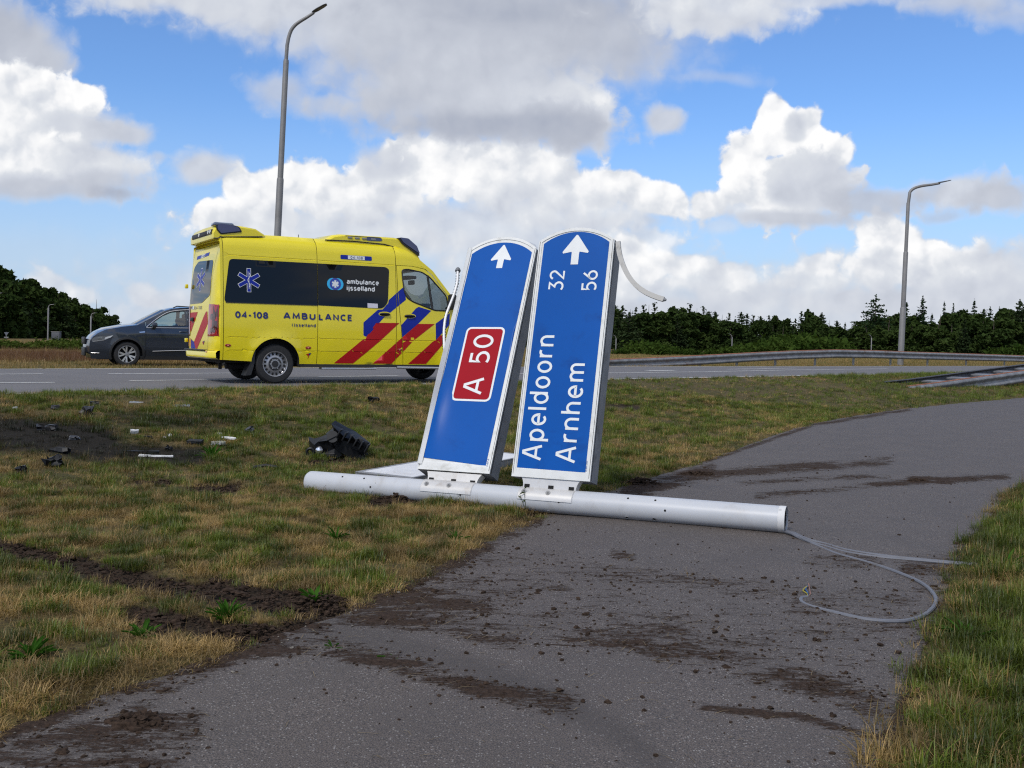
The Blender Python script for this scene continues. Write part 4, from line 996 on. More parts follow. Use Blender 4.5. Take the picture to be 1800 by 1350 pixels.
def door_outline(dx_): # front door rear edge leans with the pillar
    return None
panel('rear_pillar', -1.2, -.905, (), RS)
panel('rear_quarter_panel', -.905, .748, (ARCH1, ), RS)
panel('sliding_door', .748, 2.262, (), RS)
# strip of the body between sliding door and front door, and the front door with its slanting rear edge
DE = [(2.44, .30), (2.425, .357), (2.355, 1.07), (2.300, 1.615), (2.278, 2.176)]
def between(x0l, x1l, name, holes, zmax=None):
    P = x0l + x1l[::-1]
    mb = MB(); skin(mb, P, RS, holes, .1, ROWS, ex); return mb.build(name, m_yel, amb, ang=30)
SILL = [(2.244 + .004, .345)]
topB = [(x, z) for x, z in zip(TOPX, TOPZ)]
P = [(2.267, .343), (2.418, .342), (2.421, .357), (2.350, 1.07), (2.294, 1.615), (2.276, 2.172)] + [(2.267, 2.172)]
mb = MB(); skin(mb, P, RS, (), .1, ROWS); mb.build('door_pillar', m_yel, amb, ang=30)
P = [(2.430, .342), (3.24, .342), (3.245, .78), (3.36, 1.10), (3.40, 1.34), (3.42, 1.50), (3.38, 1.60), (3.00, 2.03), (2.86, 2.13), (2.60, 2.172), (2.284, 2.172), (2.304, 1.615), (2.360, 1.07)]
door = None
mb = MB(); skin(mb, P, RS, (WIN_F, ARCH2), .1, ROWS, ex); door = mb.build('front_door', m_yel, amb, ang=30)
P = clip_poly(SIDE, 0, 2.267, False)
roofside = [(2.267, 2.180), (2.60, 2.180), (2.87, 2.138), (3.01, 2.038), (3.39, 1.606), (3.43, 1.50), (3.42, 1.40)] + [(3.62, 1.40)] + [(x, z) for x, z in topB[::-1] if 2.267 < x < 3.64] + [(2.267, 2.548)]
mb = MB(); skin(mb, roofside, RS, (), .1, ROWS); mb.build('cab_roof_side', m_yel, amb, ang=30)
fender = [(3.25, .342), (4.58, .345)] + FRONT[::-1][1:] + [(x, z) for x, z in topB[::-1] if x > 3.63] + [(3.62, 1.392), (3.41, 1.392), (3.37, 1.10), (3.255, .78)]
mb = MB(); skin(mb, fender, RS, (ARCH2,), .1, ROWS, ex); mb.build('front_wing', m_yel, amb, ang=30)
mb = MB(); skin(mb, SIDE, LS, (ARCH1, ARCH2, WIN_F), .12, ROWS, ex); mb.build('left_side_panel', m_yel, amb, ang=30)
mb = MB(); skin(mb, WIN_S, lambda x, z: LS(x, z, .003), (), .15, (1.5, 1.7, 1.9)); mb.build('left_side_glass', m_tint, amb)
# backing strips behind the seams, painted shadow-dark so the gaps read as shut lines
mb = MB()
for x in (-.905, .748, 2.262): mb.add([RS(x - .03, z, -.012) for z in np.linspace(.42, 2.5, 26)] + [RS(x + .03, z, -.012) for z in np.linspace(.42, 2.5, 26)], [(i, i + 1, i + 27, i + 26) for i in range(25)])
mb.add([RS(x, z, -.012) for x, z in [(q[0] - .03, q[1]) for q in DE]] + [RS(x + .06, z, -.012) for x, z in [(q[0] - .03, q[1]) for q in DE]], [(i, i + 1, i + 6, i + 5) for i in range(4)])
mb.add([RS(x, 2.160, -.012) for x in np.linspace(2.2, 2.9, 8)] + [RS(x, 2.192, -.012) for x in np.linspace(2.2, 2.9, 8)], [(i, i + 1, i + 9, i + 8) for i in range(7)])
mb.build('seam_backing', m_seam, amb); bpy.data.objects['seam_backing']['kind'] = 'stuff'
# roof, windscreen, bonnet, nose
def wrap(mb, prof, n=13, crown=.03, lift=0.0, t0=-1, t1=1):
    vs = []
    for i, (x, z) in enumerate(prof):
        a = prof[max(i - 1, 0)]; b = prof[min(i + 1, len(prof) - 1)]; d = Vector((b[0] - a[0], b[1] - a[1])).normalized(); nn = Vector((-d.y, d.x))
        if nn.y < 0 and abs(nn.y) > .3: nn = -nn
        if abs(nn.y) <= .3 and nn.x < 0 and x > 1: nn = -nn
        w = wv(x, z)
        for t in np.linspace(t0, t1, n): c_ = crown * (1 - t * t) + lift; vs.append((x + nn.x * c_, w * t, z + nn.y * c_))
    return mb.add(vs, [(i * n + j, i * n + j + 1, (i + 1) * n + j + 1, (i + 1) * n + j) for i in range(len(prof) - 1) for j in range(n - 1)])
def prof_between(x0, x1, k=14):
    xs_ = sorted(set([x0, x1] + [x for x in TOPX if x0 < x < x1])); return [(x, float(np.interp(x, TOPX, TOPZ))) for x in xs_]
mb = MB(); wrap(mb, prof_between(-.955, 3.03)); mb.build('roof', m_yel, amb, ang=40)
mb = MB(); wrap(mb, prof_between(3.03, 3.72), t0=-.93, t1=.93, crown=.06); mb.build('windscreen', m_glass, amb)
mb = MB(); wrap(mb, prof_between(3.03, 3.72), n=3, t0=.93, t1=1, crown=.06); wrap(mb, prof_between(3.03, 3.72), n=3, t0=-1, t1=-.93, crown=.06); mb.build('windscreen_pillars', m_yel, amb)
bpy.data.objects['windscreen_pillars']['kind'] = 'stuff'
mb = MB(); wrap(mb, prof_between(3.72, 4.60) + FRONT, crown=.06); mb.build('bonnet', m_yel, amb, ang=40)
mb = MB(); mb.rbox((4.70, 0, .80), (.05, 1.1, .26), .02); mb.build('grille', m_plastic, amb)
for s in (-1, 1):
    mb = MB(); mb.rbox((4.50, s * .72, .96), (.26, .28, .22), .06); mb.build('headlight', mat('headlight_glass', (.5, .5, .5), .1, .3, coat=1), amb)
# rear face
def x_rear(z): return np.interp(z, [.40, .50, .56, 1.3, 1.83, 2.1, 2.3, 2.42, 2.5], [-1.095, -1.10, -1.065, -1.058, -1.02, -.985, -.94, -.90, -.86])
def RR(y, z, o=0.0):
    w = np.interp(z, *WZ); t = max(0, (abs(y) - .60) / max(w - .60, .05)); t = min(t, 1); x0 = x_rear(z)
    x = x0 + (-.955 - x0) * (1 - math.sqrt(max(0, 1 - t * t))) if z < 2.42 else x0 + (-.955 + .08 * sst(z, 2.42, 2.5) - x0) * t * t
    return (x - o, y, z)
RZ = [.6, .8, 1.0, 1.2, 1.345, 1.5, 1.7, 1.9, 2.1, 2.2, 2.3, 2.4]
def wz(z): return float(np.interp(z, *WZ))
zz_ = np.linspace(.56, 2.48, 14)
rear_out = [(-wz(z), z) for z in zz_] + [(wz(z), z) for z in zz_[::-1]]
exr = [(s * y, z) for s in (-1, 1) for y in (.65, .70, .75, .80, .85, .89, .93, .96) for z in np.linspace(.6, 2.4, 16)]
Pd = [(-.615, .57), (.80, .57), (.80, 2.36), (-.70, 2.36), (-.66, 1.9), (-.62, 1.34)]
mb = MB(); skin(mb, [(-.59, .565), (.83, .565), (.83, 2.37), (-.80, 2.37), (-.78, 2.2), (-.70, 1.9), (-.66, 1.36), (-.60, .80)], RR, (), .12, RZ, exr); tail = mb.build('rear_door', m_yel, amb, ang=40)
mb = MB(); skin(mb, [(-.605, .565), (-.612, .80), (-.67, 1.36), (-.71, 1.9), (-.79, 2.2), (-.81, 2.38), (.84, 2.38), (.84, .565)] + [(wz(z), z) for z in zz_] + [(-wz(z), z) for z in zz_[::-1]], RR, (), .12, RZ, exr); mb.build('rear_frame', m_yel, amb, ang=40)
mb = MB(); skin(mb, roundpoly([(-.635, 2.07), (-.655, 1.50), (-.14, 1.375), (.78, 1.372), (.66, 2.03), (.40, 2.13), (-.58, 2.10)], .08), lambda y, z: RR(y, z, .004), (), .1, RZ, exr); mb.build('rear_window', m_tint, tail)
def rdecal(name, poly, m, parent=tail, o=.003):
    mb = MB(); skin(mb, poly, lambda y, z: RR(y, z, o), (), .1, RZ, exr); return mb.build(name, m, parent)
rdecal('red_stripe', [(-.535, 1.222), (-.583, 1.017), (.146, .565), (.28, .600), (.36, .69), (-.281, 1.128), (-.45, 1.222)], m_stripe_r)
rdecal('red_stripe', [(.12, 1.222), (.60, .86), (.69, .95), (.80, 1.21), (.5, 1.222)], m_stripe_r)
rdecal('blue_stripe', [(.80, 1.164), (.80, .83), (.64, .83)], m_stripe_b)
rdecal('blue_stripe', [(.663, .76), (.34, .69), (.24, .575), (.56, .575)], m_stripe_b)
rdecal('number_plate_panel', roundpoly([(-.245, 2.258), (.60, 2.235), (.60, 2.172), (-.232, 2.198)], .01), m_stripe_b)
rdecal('white_plate', [(.03, 2.248), (.30, 2.24), (.30, 2.18), (.03, 2.188)], m_print, o=.005)
mb = MB(); text(mb, '04-108', lambda a, b, l: RR(.28 - a, 2.192 + b, .007 + l), .045, .16, .23); mb.build('lettering', m_navy, tail, smooth=False)['kind'] = 'stuff'
mb = MB(); text(mb, '04-108', lambda a, b, l: RR(.34 - a, 1.268 + b, .006 + l), .056, .17, .50); mb.build('lettering', m_navy, tail, smooth=False)['kind'] = 'stuff'
mb = MB(); text(mb, 'AMBULANCE', lambda a, b, l: RR(.79 - a, 1.285 + b, .006 + l), .05, .17, .30); mb.build('lettering', m_navy, tail, smooth=False)['kind'] = 'stuff'
mb = MB(); skin(mb, [(.38, 1.335), (.58, 1.335), (.58, 1.275), (.38, 1.275)], lambda y, z: RR(y, z, .0045), (), .1, ()); mb.build('sticker', m_print, tail)
rdecal('licence_plate', [(.82, .755), (.565, .745), (.565, .615), (.82, .615)], mat('orange_yellow_plate', (.55, .26, .02), .4), o=.006)
mb = MB(); mb.rbox((-1.078, .455, 1.096), (.035, .16, .07), .015); mb.build('door_handle', m_plastic, tail)
def star_poly(c, h, w, k=1.0, arm=.30):
    # six-armed star of life outline, half height h, half width scale w
    pts = []
    a_ = arm * .5
    for i in range(6):
        a = math.radians(90 - 60 * i); u = Vector((math.cos(a), math.sin(a))); v = Vector((-u.y, u.x))
        s = a_ / math.tan(math.radians(30))
        pts += [u * (s) * 1.0 + v * a_, u * 1.0 * k + v * a_ * k, u * 1.0 * k - v * a_ * k]
    return [(c[0] + p.x * w, c[1] + p.y * h) for p in pts]
def star(c, h, w, fn, parent, sgn=1):
    f = lambda a, b: fn(c[0] + sgn * (a - c[0]), b)
    for nm, k, arm, o, m in (('star_border', 1.0, .36, .006, m_print), ('star_emblem', .93, .29, .008, m_stripe_b)):
        pl = star_poly(c, h * (1 if nm == 'star_border' else .96), w * (1 if nm == 'star_border' else .96), 1.0, arm)
        mb = MB(); mb.add([fn(a, b, o) for a, b in pl] + [fn(c[0], c[1], o)], [(i, (i + 1) % 18, 18) for i in range(18)]); mb.build(nm, m, parent, smooth=False)
    mb = MB(); P = [(c[0] + .12 * w * math.sin(t * 9.5) * (1 - .45 * t), c[1] + h * (.62 - 1.25 * t)) for t in np.linspace(0, 1, 24)]
    for q, (pl, wd) in enumerate(((P, .05 * h), ([(c[0], c[1] + .72 * h), (c[0], c[1] - .74 * h)], .035 * h))):
        vs, fs = ribbon(pl, wd); mb.add([fn(v.x, v.y, .0095 + .0004 * q) for v in vs], fs)
    mb.build('snake_and_staff', m_print, parent, smooth=False)
star((.06, 1.79), .205, .31, RR, tail)
# lamps at the rear corner
mb = MB(); lampP = [(-.600, .802), (-.955, .802), (-.955, 1.335), (-.66, 1.345)]
wl = lambda z: np.interp(z, *WZ)
skin(mb, [(-.605, .802), (-.985, .802), (-.980, 1.335), (-.655, 1.345)], lambda y, z: RR(max(y, -wz(z) + .001), z, .010), (), .06, np.linspace(.82, 1.32, 8), exr); tl_ = mb.build('tail_lamp', m_lampred, amb)
for zc, hh in ((1.13, .05), (.90, .04)):
    mb = MB(); skin(mb, roundpoly([(-.74, zc - hh), (-.93, zc - hh), (-.93, zc + hh), (-.76, zc + hh)], .03), lambda y, z: RR(y, z, .0125), (), .04, ()); mb.build('lamp_segment', m_lampdark, tl_)
mb = MB(); skin(mb, [(-.79, .83), (-.975, .83), (-.970, 1.31), (-.86, 1.31)], lambda y, z: RR(max(y, -wz(z) + .001), z, .0115), (), .05, (.95, 1.05, 1.2)); mb.build('dark_lens', m_lampdark, tl_)
mb = MB(); skin(mb, [(.66, .802), (.985, .802), (.980, 1.335), (.66, 1.345)], lambda y, z: RR(min(y, wz(z) - .001), z, .010), (), .06, np.linspace(.82, 1.32, 8), exr); mb.build('tail_lamp', m_lampred, amb)
for z in (.72, 1.70):
    mb = MB(); mb.rbox((-1.005 if z < 1 else -.99, -.70 if z < 1 else -.765, z), (.05, .13, .075), .012); mb.build('hinge', m_yel, tail)
    mb = MB(); mb.rbox((-1.09, .84, z), (.05, .08, .075), .012); mb.build('hinge', m_yel, tail)
# bumper and step
mb = MB(); prof = [(-.96, .565), (-1.10, .555), (-1.125, .52), (-1.12, .44), (-1.08, .415), (-.93, .408)]
n = 17; vs = []
for y in np.linspace(-1, 1, n):
    yy_ = y * .965
    for x, z in prof: vs.append((x + .10 * max(0, abs(y) - .72) ** 1.6 / .28 ** 1.6 * (1 if x < -1 else .0), yy_ if x < -1 else y * .972, z))
mb.add(vs, [(i * 6 + j, i * 6 + j + 1, i * 6 + 7 + j, i * 6 + 6 + j) for i in range(n - 1) for j in range(5)]); bump = mb.build('rear_bumper', m_yel, amb, ang=50)
mb = MB(); mb.rbox((-1.095, .12, .560), (.075, 1.40, .022), .008); mb.build('step_plate', m_plastic, bump)
mb = MB(); mb.rbox((-1.105, -.66, .525), (.03, .16, .035), .008); mb.build('reflector', m_lampred, bump)
mb = MB(); text(mb, 'NEDERLAND', lambda a, b, l: (-1.128, .70 - a, .465 + b), .03, .12, .30) if 0 else None
# underbody, wheels
mb = MB(); mb.box((1.75, 0, .56), (5.3, 1.56, .42)); mb.box((.0, 0, .62), (1.1, 1.60, .46)); mb.box((3.0, 0, .9), (1.4, 1.62, .5)); und = mb.build('chassis', m_under, amb, smooth=False); und['kind'] = 'stuff'
mb = MB(); mb.tube([(0, -.8, .345), (0, .8, .345)], .06, n=10); mb.build('rear_axle', m_under, amb)
mb = MB(); mb.tube([(-.75, -.55, .30), (.4, -.5, .30)], .06, n=10); mb.build('exhaust_pipe', m_under, amb)
mb = MB(); mb.box((-.86, -.62, .34), (.05, .05, .20)); mb.build('tow_hook', m_under, amb)
def arch_liner(xc):
    mb = MB(); a = np.linspace(-.15, PI + .15, 20)
    vs = [(xc + .44 * math.cos(t), y, .36 + .44 * math.sin(t)) for y in (-.955, -.60) for t in a]
    mb.add(vs, [(i, i + 1, i + 21, i + 20) for i in range(19)])
    mb.add([(xc + .44 * math.cos(t), -.60, .36 + .44 * math.sin(t)) for t in a], [tuple(range(20))])
    mb.build('arch_liner', m_under, amb)
arch_liner(0); arch_liner(3.665)
mb = MB(); mb.add([(-.40, -.94, .66), (-.44, -.95, .34), (-.52, -.955, .14), (-.42, -.955, .15), (-.36, -.94, .34), (-.34, -.94, .60), (-.40, -.70, .66), (-.44, -.70, .34), (-.52, -.70, .14), (-.42, -.70, .15), (-.36, -.70, .34), (-.34, -.70, .60)],
    [(0, 1, 2, 3, 4, 5), (11, 10, 9, 8, 7, 6)] + [(i, (i + 1) % 6, (i + 1) % 6 + 6, i + 6) for i in range(6)]); mb.build('mud_flap', m_plastic, amb)
def van_wheel(x, y, s):
    w = thing('wheel', None, None, (x, y, .342)); w.parent = amb
    R_ = .342
    pf = [(.215, -.11), (.26, -.118), (.312, -.112), (.333, -.09), (R_, -.06), (R_, .06), (.333, .09), (.312, .112), (.26, .118), (.215, .11)]
    mb = MB(); mb.lathe(pf, 48)
    for q in range(5): mb.lathe([(R_ + .001, -.05 + q * .024), (R_ + .001, -.042 + q * .024)], 48)
    mb.build('tyre', m_tyre, w)
    mb = MB(); mb.lathe([(.222, s * .112), (.218, s * .118), (.206, s * .112), (.200, s * .075), (.192, s * .068), (.150, s * .080), (.135, s * .092), (.085, s * .094), (.08, s * .105), (.03, s * .108), (.0005, s * .108)], 48); mb.build('rim', m_rim, w)
    mb = MB()
    for i in range(16):
        a = 2 * PI * (i + .5) / 16; c = Vector((.172 * math.cos(a), s * .0765, .172 * math.sin(a)))
        mb.box(c, (.040, .008, .030), Matrix.Rotation(-a, 3, 'Y'))
    mb.build('rim_slots', m_under, w)['kind'] = 'stuff'
    mb = MB(); mb.lathe([(.115, s * .0945), (.112, s * .100), (.060, s * .104), (.055, s * .118), (.0005, s * .120)], 32); mb.build('hub_cap', m_plastic, w)
    for i in range(6):
        a = 2 * PI * i / 6; mb = MB(); mb.tube([(.085 * math.cos(a), s * .100, .085 * math.sin(a)), (.085 * math.cos(a), s * .112, .085 * math.sin(a))], .012, n=8); mb.build('wheel_nut', m_rim, w)
    return w
van_wheel(0, -.845, -1); van_wheel(0, .845, 1); van_wheel(3.665, -.845, -1); van_wheel(3.665, .845, 1)
# windows of the right side
mb = MB(); skin(mb, clip_poly(WIN_S, 0, .742, True), lambda x, z: RS(x, z, .004), (), .12, (1.5, 1.6, 1.7, 1.8, 1.9, 2.0)); w1 = mb.build('side_window', m_tint, amb)
mb = MB(); skin(mb, clip_poly(WIN_S, 0, .752, False), lambda x, z: RS(x, z, .004), (), .12, (1.5, 1.6, 1.7, 1.8, 1.9, 2.0)); w2 = mb.build('side_window', m_tint, amb)
star((-.472, 1.765), .203, .203, RS, w1)
mb = MB(); mb.tube([RS(x, float(np.interp(x, [-.89, .72], [1.374, 1.381])), .006) for x in np.linspace(-.87, .74, 12)], .006, n=5); mb.build('window_seal', m_plastic, w1)
mb = MB(); skin(mb, WIN_F, lambda x, z: RS(x, z, -.006), (), .15, (1.5, 1.7, 1.9)); mb.build('window_glass', m_glass, door)
mb = MB(); skin(mb, WIN_F, lambda x, z: LS(x, z, -.006), (), .15, (1.5, 1.7, 1.9)); mb.build('left_window_glass', m_glass, amb)
mb = MB(); mb.tube([RS(p[0], p[1], .001) for p in WIN_F + WIN_F[:1]], .013, n=6, caps=False); mb.build('window_frame', m_plastic, door)
mb = MB(); mb.tube([RS(2.918, 2.02, -.004), RS(2.94, 1.85, -.004), RS(3.005, 1.395, -.004)], .022, n=6); mb.build('window_divider', m_plastic, door)
# decals of the side
def sdecal(name, poly, m, parent=amb, o=.003, rows=(), dxx=.12):
    mb = MB(); skin(mb, poly, lambda x, z: RS(x, z, o), (), dxx, [r for r in ROWS], ()); return mb.build(name, m, parent)
def cut(poly, x0=None, x1=None):
    if x0 is not None: poly = clip_poly(poly, 0, x0, False)
    if x1 is not None: poly = clip_poly(poly, 0, x1, True)
    return poly
def cutline(poly, right):      # split along the slanting door edge
    xe = lambda z: np.interp(z, [.30, .357, 1.07, 1.615, 2.176], [2.430, 2.425, 2.355, 2.299, 2.277])
    Q = [(p[0] - xe(p[1]), p[1]) for p in dense(poly, .05)]
    Q = clip_poly(Q, 0, .006 if right else -.006, not right); return [(p[0] + xe(p[1]), p[1]) for p in Q]
blueA = [(2.425, 1.792), (2.452, 1.60), (2.455, 1.546), (2.004, 1.198), (1.637, .80), (1.612, .80), (1.610, 1.103), (1.892, 1.344), (1.985, 1.352), (2.098, 1.470), (2.112, 1.53)]
redA = [(1.857, 1.103), (2.320, 1.114), (1.943, .776), (1.434, .360), (1.068, .360), (1.589, .784), (1.637, .80)]
blueB = [(2.977, 1.362), (2.701, 1.108), (2.353, .829), (2.356, 1.072), (2.66, 1.395), (2.72, 1.425)]
redB = [(2.701, 1.108), (3.05, 1.114), (2.605, .788), (2.193, .360), (1.817, .360), (2.304, .782), (2.360, .829)]
blueC = [(3.38, 1.333), (3.357, 1.097), (3.083, .812), (3.071, 1.121)]
redC = [(3.18, .908), (3.235, .90), (3.224, .721), (2.899, .360), (2.527, .358), (3.015, .78), (3.083, .812)]
sd = bpy.data.objects['sliding_door']; dp = bpy.data.objects['door_pillar']
for pl, m, nm in ((blueA, m_stripe_b, 'blue_stripe'), (redA, m_stripe_r, 'red_stripe'), (redB, m_stripe_r, 'red_stripe')):
    a = cut(pl, None, 2.256); b = cutline(cut(pl, 2.268, None), False); c = cutline(pl, True)
    if len(a) > 2: sdecal(nm, a, m, sd)
    if len(b) > 2: sdecal(nm, b, m, dp)
    if len(c) > 2: sdecal(nm, c, m, door)
sdecal('blue_stripe', cutline(blueB, True), m_stripe_b, door); sdecal('blue_stripe', blueC, m_stripe_b, door); sdecal('red_stripe', redC, m_stripe_r, door)
def stext(s, x0, z0, h, w, L, m, parent, track=.2, o=.006):
    letters(s, lambda a, b, l: RS(x0 + a, z0 + b, o + l), h, w, L, track, m, parent)
rq = bpy.data.objects['rear_quarter_panel']
stext('04-108', -.712, 1.116, .116, .235, .566, m_navy, rq, .14)
stext('AMBU', .120, 1.122, .116, .235, .585, m_navy, rq, .22); stext('LANCE', .762, 1.121, .116, .235, .633, m_navy, sd, .22)
stext('IJsselland', .276, .995, .060, .19, .430, m_navy, rq, .30)
stext('ambulance', 1.297, 1.786, .094, .20, .622, m_print, w2, .16); stext('ijsselland', 1.294, 1.668, .094, .20, .542, m_print, w2, .16)
m_cyan = mat('cyan_print', (.03, .42, .75), .4); m_viol = mat('violet_print', (.045, .05, .30), .4)
for c, m, nm, o in ((1.030, m_cyan, 'logo_disc', .006), (1.126, m_cyan, 'logo_disc', .0065), (1.078, m_viol, 'logo_disc', .0075)):
    mb = MB(); mb.add([RS(a, b, o) for a, b in circle(c, 1.773, .106, 28)], [tuple(range(28))]); mb.build(nm, m, w2, smooth=False)
mb = MB(); mb.add([RS(a, b, .0082) for a, b in circle(1.078, 1.773, .082, 24)], [tuple(range(24))]); mb.build('logo_disc', mat('blue_print', (.02, .09, .42), .4), w2, smooth=False)
mb = MB()
for q, a in enumerate((90, 30, -30)):
    vs, fs = ribbon([(1.078 + .066 * math.cos(math.radians(a)), 1.773 + .066 * math.sin(math.radians(a))), (1.078 - .066 * math.cos(math.radians(a)), 1.773 - .066 * math.sin(math.radians(a)))], .036); mb.add([RS(v.x, v.y, .0090 + .0004 * q) for v in vs], fs)
mb.build('logo_star', m_print, w2, smooth=False)
sdecal('sticker', [(1.69, 1.372), (1.892, 1.372), (1.888, 1.452), (1.687, 1.455)], mat('pale_sticker', (.62, .60, .66), .4), w2, .007)
sdecal('number_panel', roundpoly([(1.187, 2.304), (1.789, 2.306), (1.787, 2.228), (1.184, 2.226)], .02), m_stripe_b, sd, .004)
sdecal('white_plate', [(1.327, 2.300), (1.650, 2.300), (1.650, 2.234), (1.327, 2.234)], m_print, sd, .006)
stext('04-108', 1.375, 2.243, .048, .16, .235, m_navy, sd, .2, .008)
for x0, x1, z0, z1 in ((1.905, 2.150, 1.225, 1.312), (2.405, 2.655, 1.205, 1.292)):
    par = sd if x0 < 2.2 else door
    mb = MB(); mb.add([RS((x0 + x1) / 2 + (x1 - x0) / 2 * math.cos(t), (z0 + z1) / 2 + (z1 - z0) / 2 * math.sin(t) * (1 if abs(math.sin(t)) < .9 else 1), .005) for t in np.linspace(0, 2 * PI, 28, False)], [tuple(range(28))]); cup = mb.build('handle_cup', m_yel, par, smooth=False)
    mb = MB(); mb.add([RS((x0 + x1) / 2 + (x1 - x0) * .44 * math.cos(t), (z0 + z1) / 2 - .006 + (z1 - z0) * .36 * math.sin(t), .0065) for t in np.linspace(0, 2 * PI, 28, False)], [tuple(range(28))]); mb.build('cup_hollow', m_under, cup, smooth=False)
    mb = MB(); zc = (z0 + z1) / 2; mb.tube([RS(x0 + .03, zc + .004, .008), RS(x0 + .06, zc + .008, .03), RS(x1 - .06, zc + .004, .03), RS(x1 - .025, zc - .002, .008)], [.012, .015, .015, .012], n=8); mb.build('door_handle', m_plastic, par)
for x0, z0, par in ((-.828, .652, rq), (.578, .632, rq), (2.335, .62, dp)):
    mb = MB(); mb.add([RS(x0 + .052 * math.cos(t), z0 + .024 * math.sin(t), .006) for t in np.linspace(0, 2 * PI, 20, False)] + [RS(x0, z0, .014)], [(i, (i + 1) % 20, 20) for i in range(20)]); mk = mb.build('side_marker', m_lampred, par)
    mb = MB(); mb.add([RS(x0 + .016 * math.cos(t), z0 + .011 * math.sin(t), .0145) for t in np.linspace(0, 2 * PI, 10, False)], [tuple(range(10))]); mb.build('marker_bulb', mat('amber_lens', (.8, .35, .2), .2), mk, smooth=False)
for (bx, bz) in ((.585, .485),):
    for pl, m in (([(0, 0), (-.045, .03), (.0, .045), (.02, .02)], m_stripe_r), ([(.0, .045), (.055, .055), (.02, .0), (.02, .02)], m_navy), ([(0, 0), (.02, .0), (-.01, -.055)], m_stripe_r)):
        mb = MB(); mb.add([RS(bx + a, bz + b, .004) for a, b in pl], [tuple(range(len(pl)))]); mb.build('bird_emblem', m, rq, smooth=False)
for pl, m in (([(0, 0), (-.07, .05), (.0, .06), (.04, .02)], m_stripe_r), ([(.0, .06), (.08, .07), (.03, .0)], m_navy)):
    mb = MB(); mb.add([RR(-.30 - a * 1.1, .65 + b, .004) for a, b in pl], [tuple(range(len(pl)))]); mb.build('bird_emblem', m, tail, smooth=False)
mb = MB(); mb.rbox((1.35, -.93, .268), (1.05, .16, .035), .01); mb.build('side_step', m_silver, amb)
mb = MB(); mb.tube([(2.30, -.95, .292), (3.25, -.93, .285)], .028, n=10); mb.build('side_tube', m_silver, amb)
mb = MB(); mb.box((1.9, -.90, .318), (2.9, .10, .05)); mb.build('sill_trim', m_plastic, amb)
# mirrors
for s in (-1, 1):
    mb = MB(); mb.rbox((3.36, s * 1.09, 1.535), (.11, .20, .30), .04); mb.tube([(3.34, s * .90, 1.42), (3.36, s * 1.05, 1.43)], .03, n=8); mb.build('mirror', m_plastic, amb)
# cab interior
mb = MB(); mb.add([(2.20, -.90, .5), (2.20, .90, .5), (2.20, .86, 2.25), (2.20, .72, 2.50), (2.20, -.72, 2.50), (2.20, -.86, 2.25)], [(0, 1, 2, 3, 4, 5)]); mb.build('bulkhead', m_plastic, amb, smooth=False)
m_seat = mat('grey_seat_fabric', (.035, .040, .045), .9)
for y in (-.45, .45):
    mb = MB(); mb.rbox((2.52, y, 1.22), (.16, .50, .66), .06, Matrix.Rotation(-.18, 3, 'Y')); mb.rbox((2.72, y, .92), (.5, .5, .14), .05); seat = mb.build('seat', m_seat, amb)
    mb = MB(); mb.rbox((2.43, y, 1.66), (.10, .27, .20), .04, Matrix.Rotation(-.18, 3, 'Y')); mb.build('headrest', m_seat, seat)
mb = MB(); mb.rbox((3.42, 0, 1.22), (.45, 1.6, .34), .08); mb.rbox((3.30, .0, 1.42), (.14, .34, .22), .03); mb.build('dashboard', m_plastic, amb)
mb = MB(); mb.tube([Vector((3.18, .42, 1.36)) + Matrix.Rotation(-.6, 3, 'Y') @ Vector((0, .19 * math.cos(t), .19 * math.sin(t))) for t in np.linspace(0, 2 * PI, 24)], .016, n=8, caps=False); mb.build('steering_wheel', m_plastic, amb)
mb = MB(); mb.rbox((3.02, .0, 1.93), (.05, .24, .09), .02); mb.rbox((2.92, .02, 2.02), (.22, .5, .06), .02); mb.build('inside_mirror', m_plastic, amb)
mb = MB(); mb.rbox((2.60, 0, 2.17), (.75, 1.6, .06), .02); mb.build('headliner', m_plastic, amb)

# roof lights
def fairing(name, prof, y, inset, m, parent=amb):
    # side outline prof (x, z); narrows towards the outside in steps
    cxm = sum(p[0] for p in prof) / len(prof); zb = min(p[1] for p in prof)
    mb = MB(); n = len(prof); vs = []; ys_ = [-y, -y + .03, -y + .12, 0, y - .12, y - .03, y]; kk = [inset, .5 * inset + .5, 1, 1.0, 1, .5 * inset + .5, inset]; up_ = [-.02, 0, .01, .025, .01, 0, -.02]
    for yy_, q, u_ in zip(ys_, kk, up_):
        for x, z in prof: vs.append((cxm + (x - cxm) * q, yy_, zb + (z - zb) * q + (u_ if z > zb + .04 else 0)))
    mb.add(vs, [(i * n + j, i * n + (j + 1) % n, (i + 1) * n + (j + 1) % n, (i + 1) * n + j) for i in range(6) for j in range(n)] + [tuple(range(n)), tuple(range(6 * n, 7 * n))])
    return mb.build(name, m, parent, ang=35)
m_yelhood = m_yel
rearF = [(-1.04, 2.45), (-1.045, 2.56), (-.99, 2.655), (-.90, 2.690), (-.55, 2.690), (-.30, 2.660), (-.15, 2.575), (-.20, 2.50), (-.85, 2.47), (-.96, 2.44)]
rf = fairing('rear_beacon_housing', rearF, .80, .96, m_yel)
frontF = [(.93, 2.555), (1.10, 2.655), (1.25, 2.685), (2.32, 2.700), (2.56, 2.672), (2.76, 2.50), (2.86, 2.32), (2.83, 2.235), (2.60, 2.37), (2.35, 2.50), (2.1, 2.55)]
ff_ = fairing('front_beacon_housing', frontF, .76, .97, m_yel)
def lens(name, poly, y, m, parent, o=.0, n0=.02):
    mb = MB(); mb.prism(poly, lambda a, b: (a, -y - .012 - o, b), lambda a, b: (a, -y + n0, b)); return mb.build(name, m, parent, smooth=False)
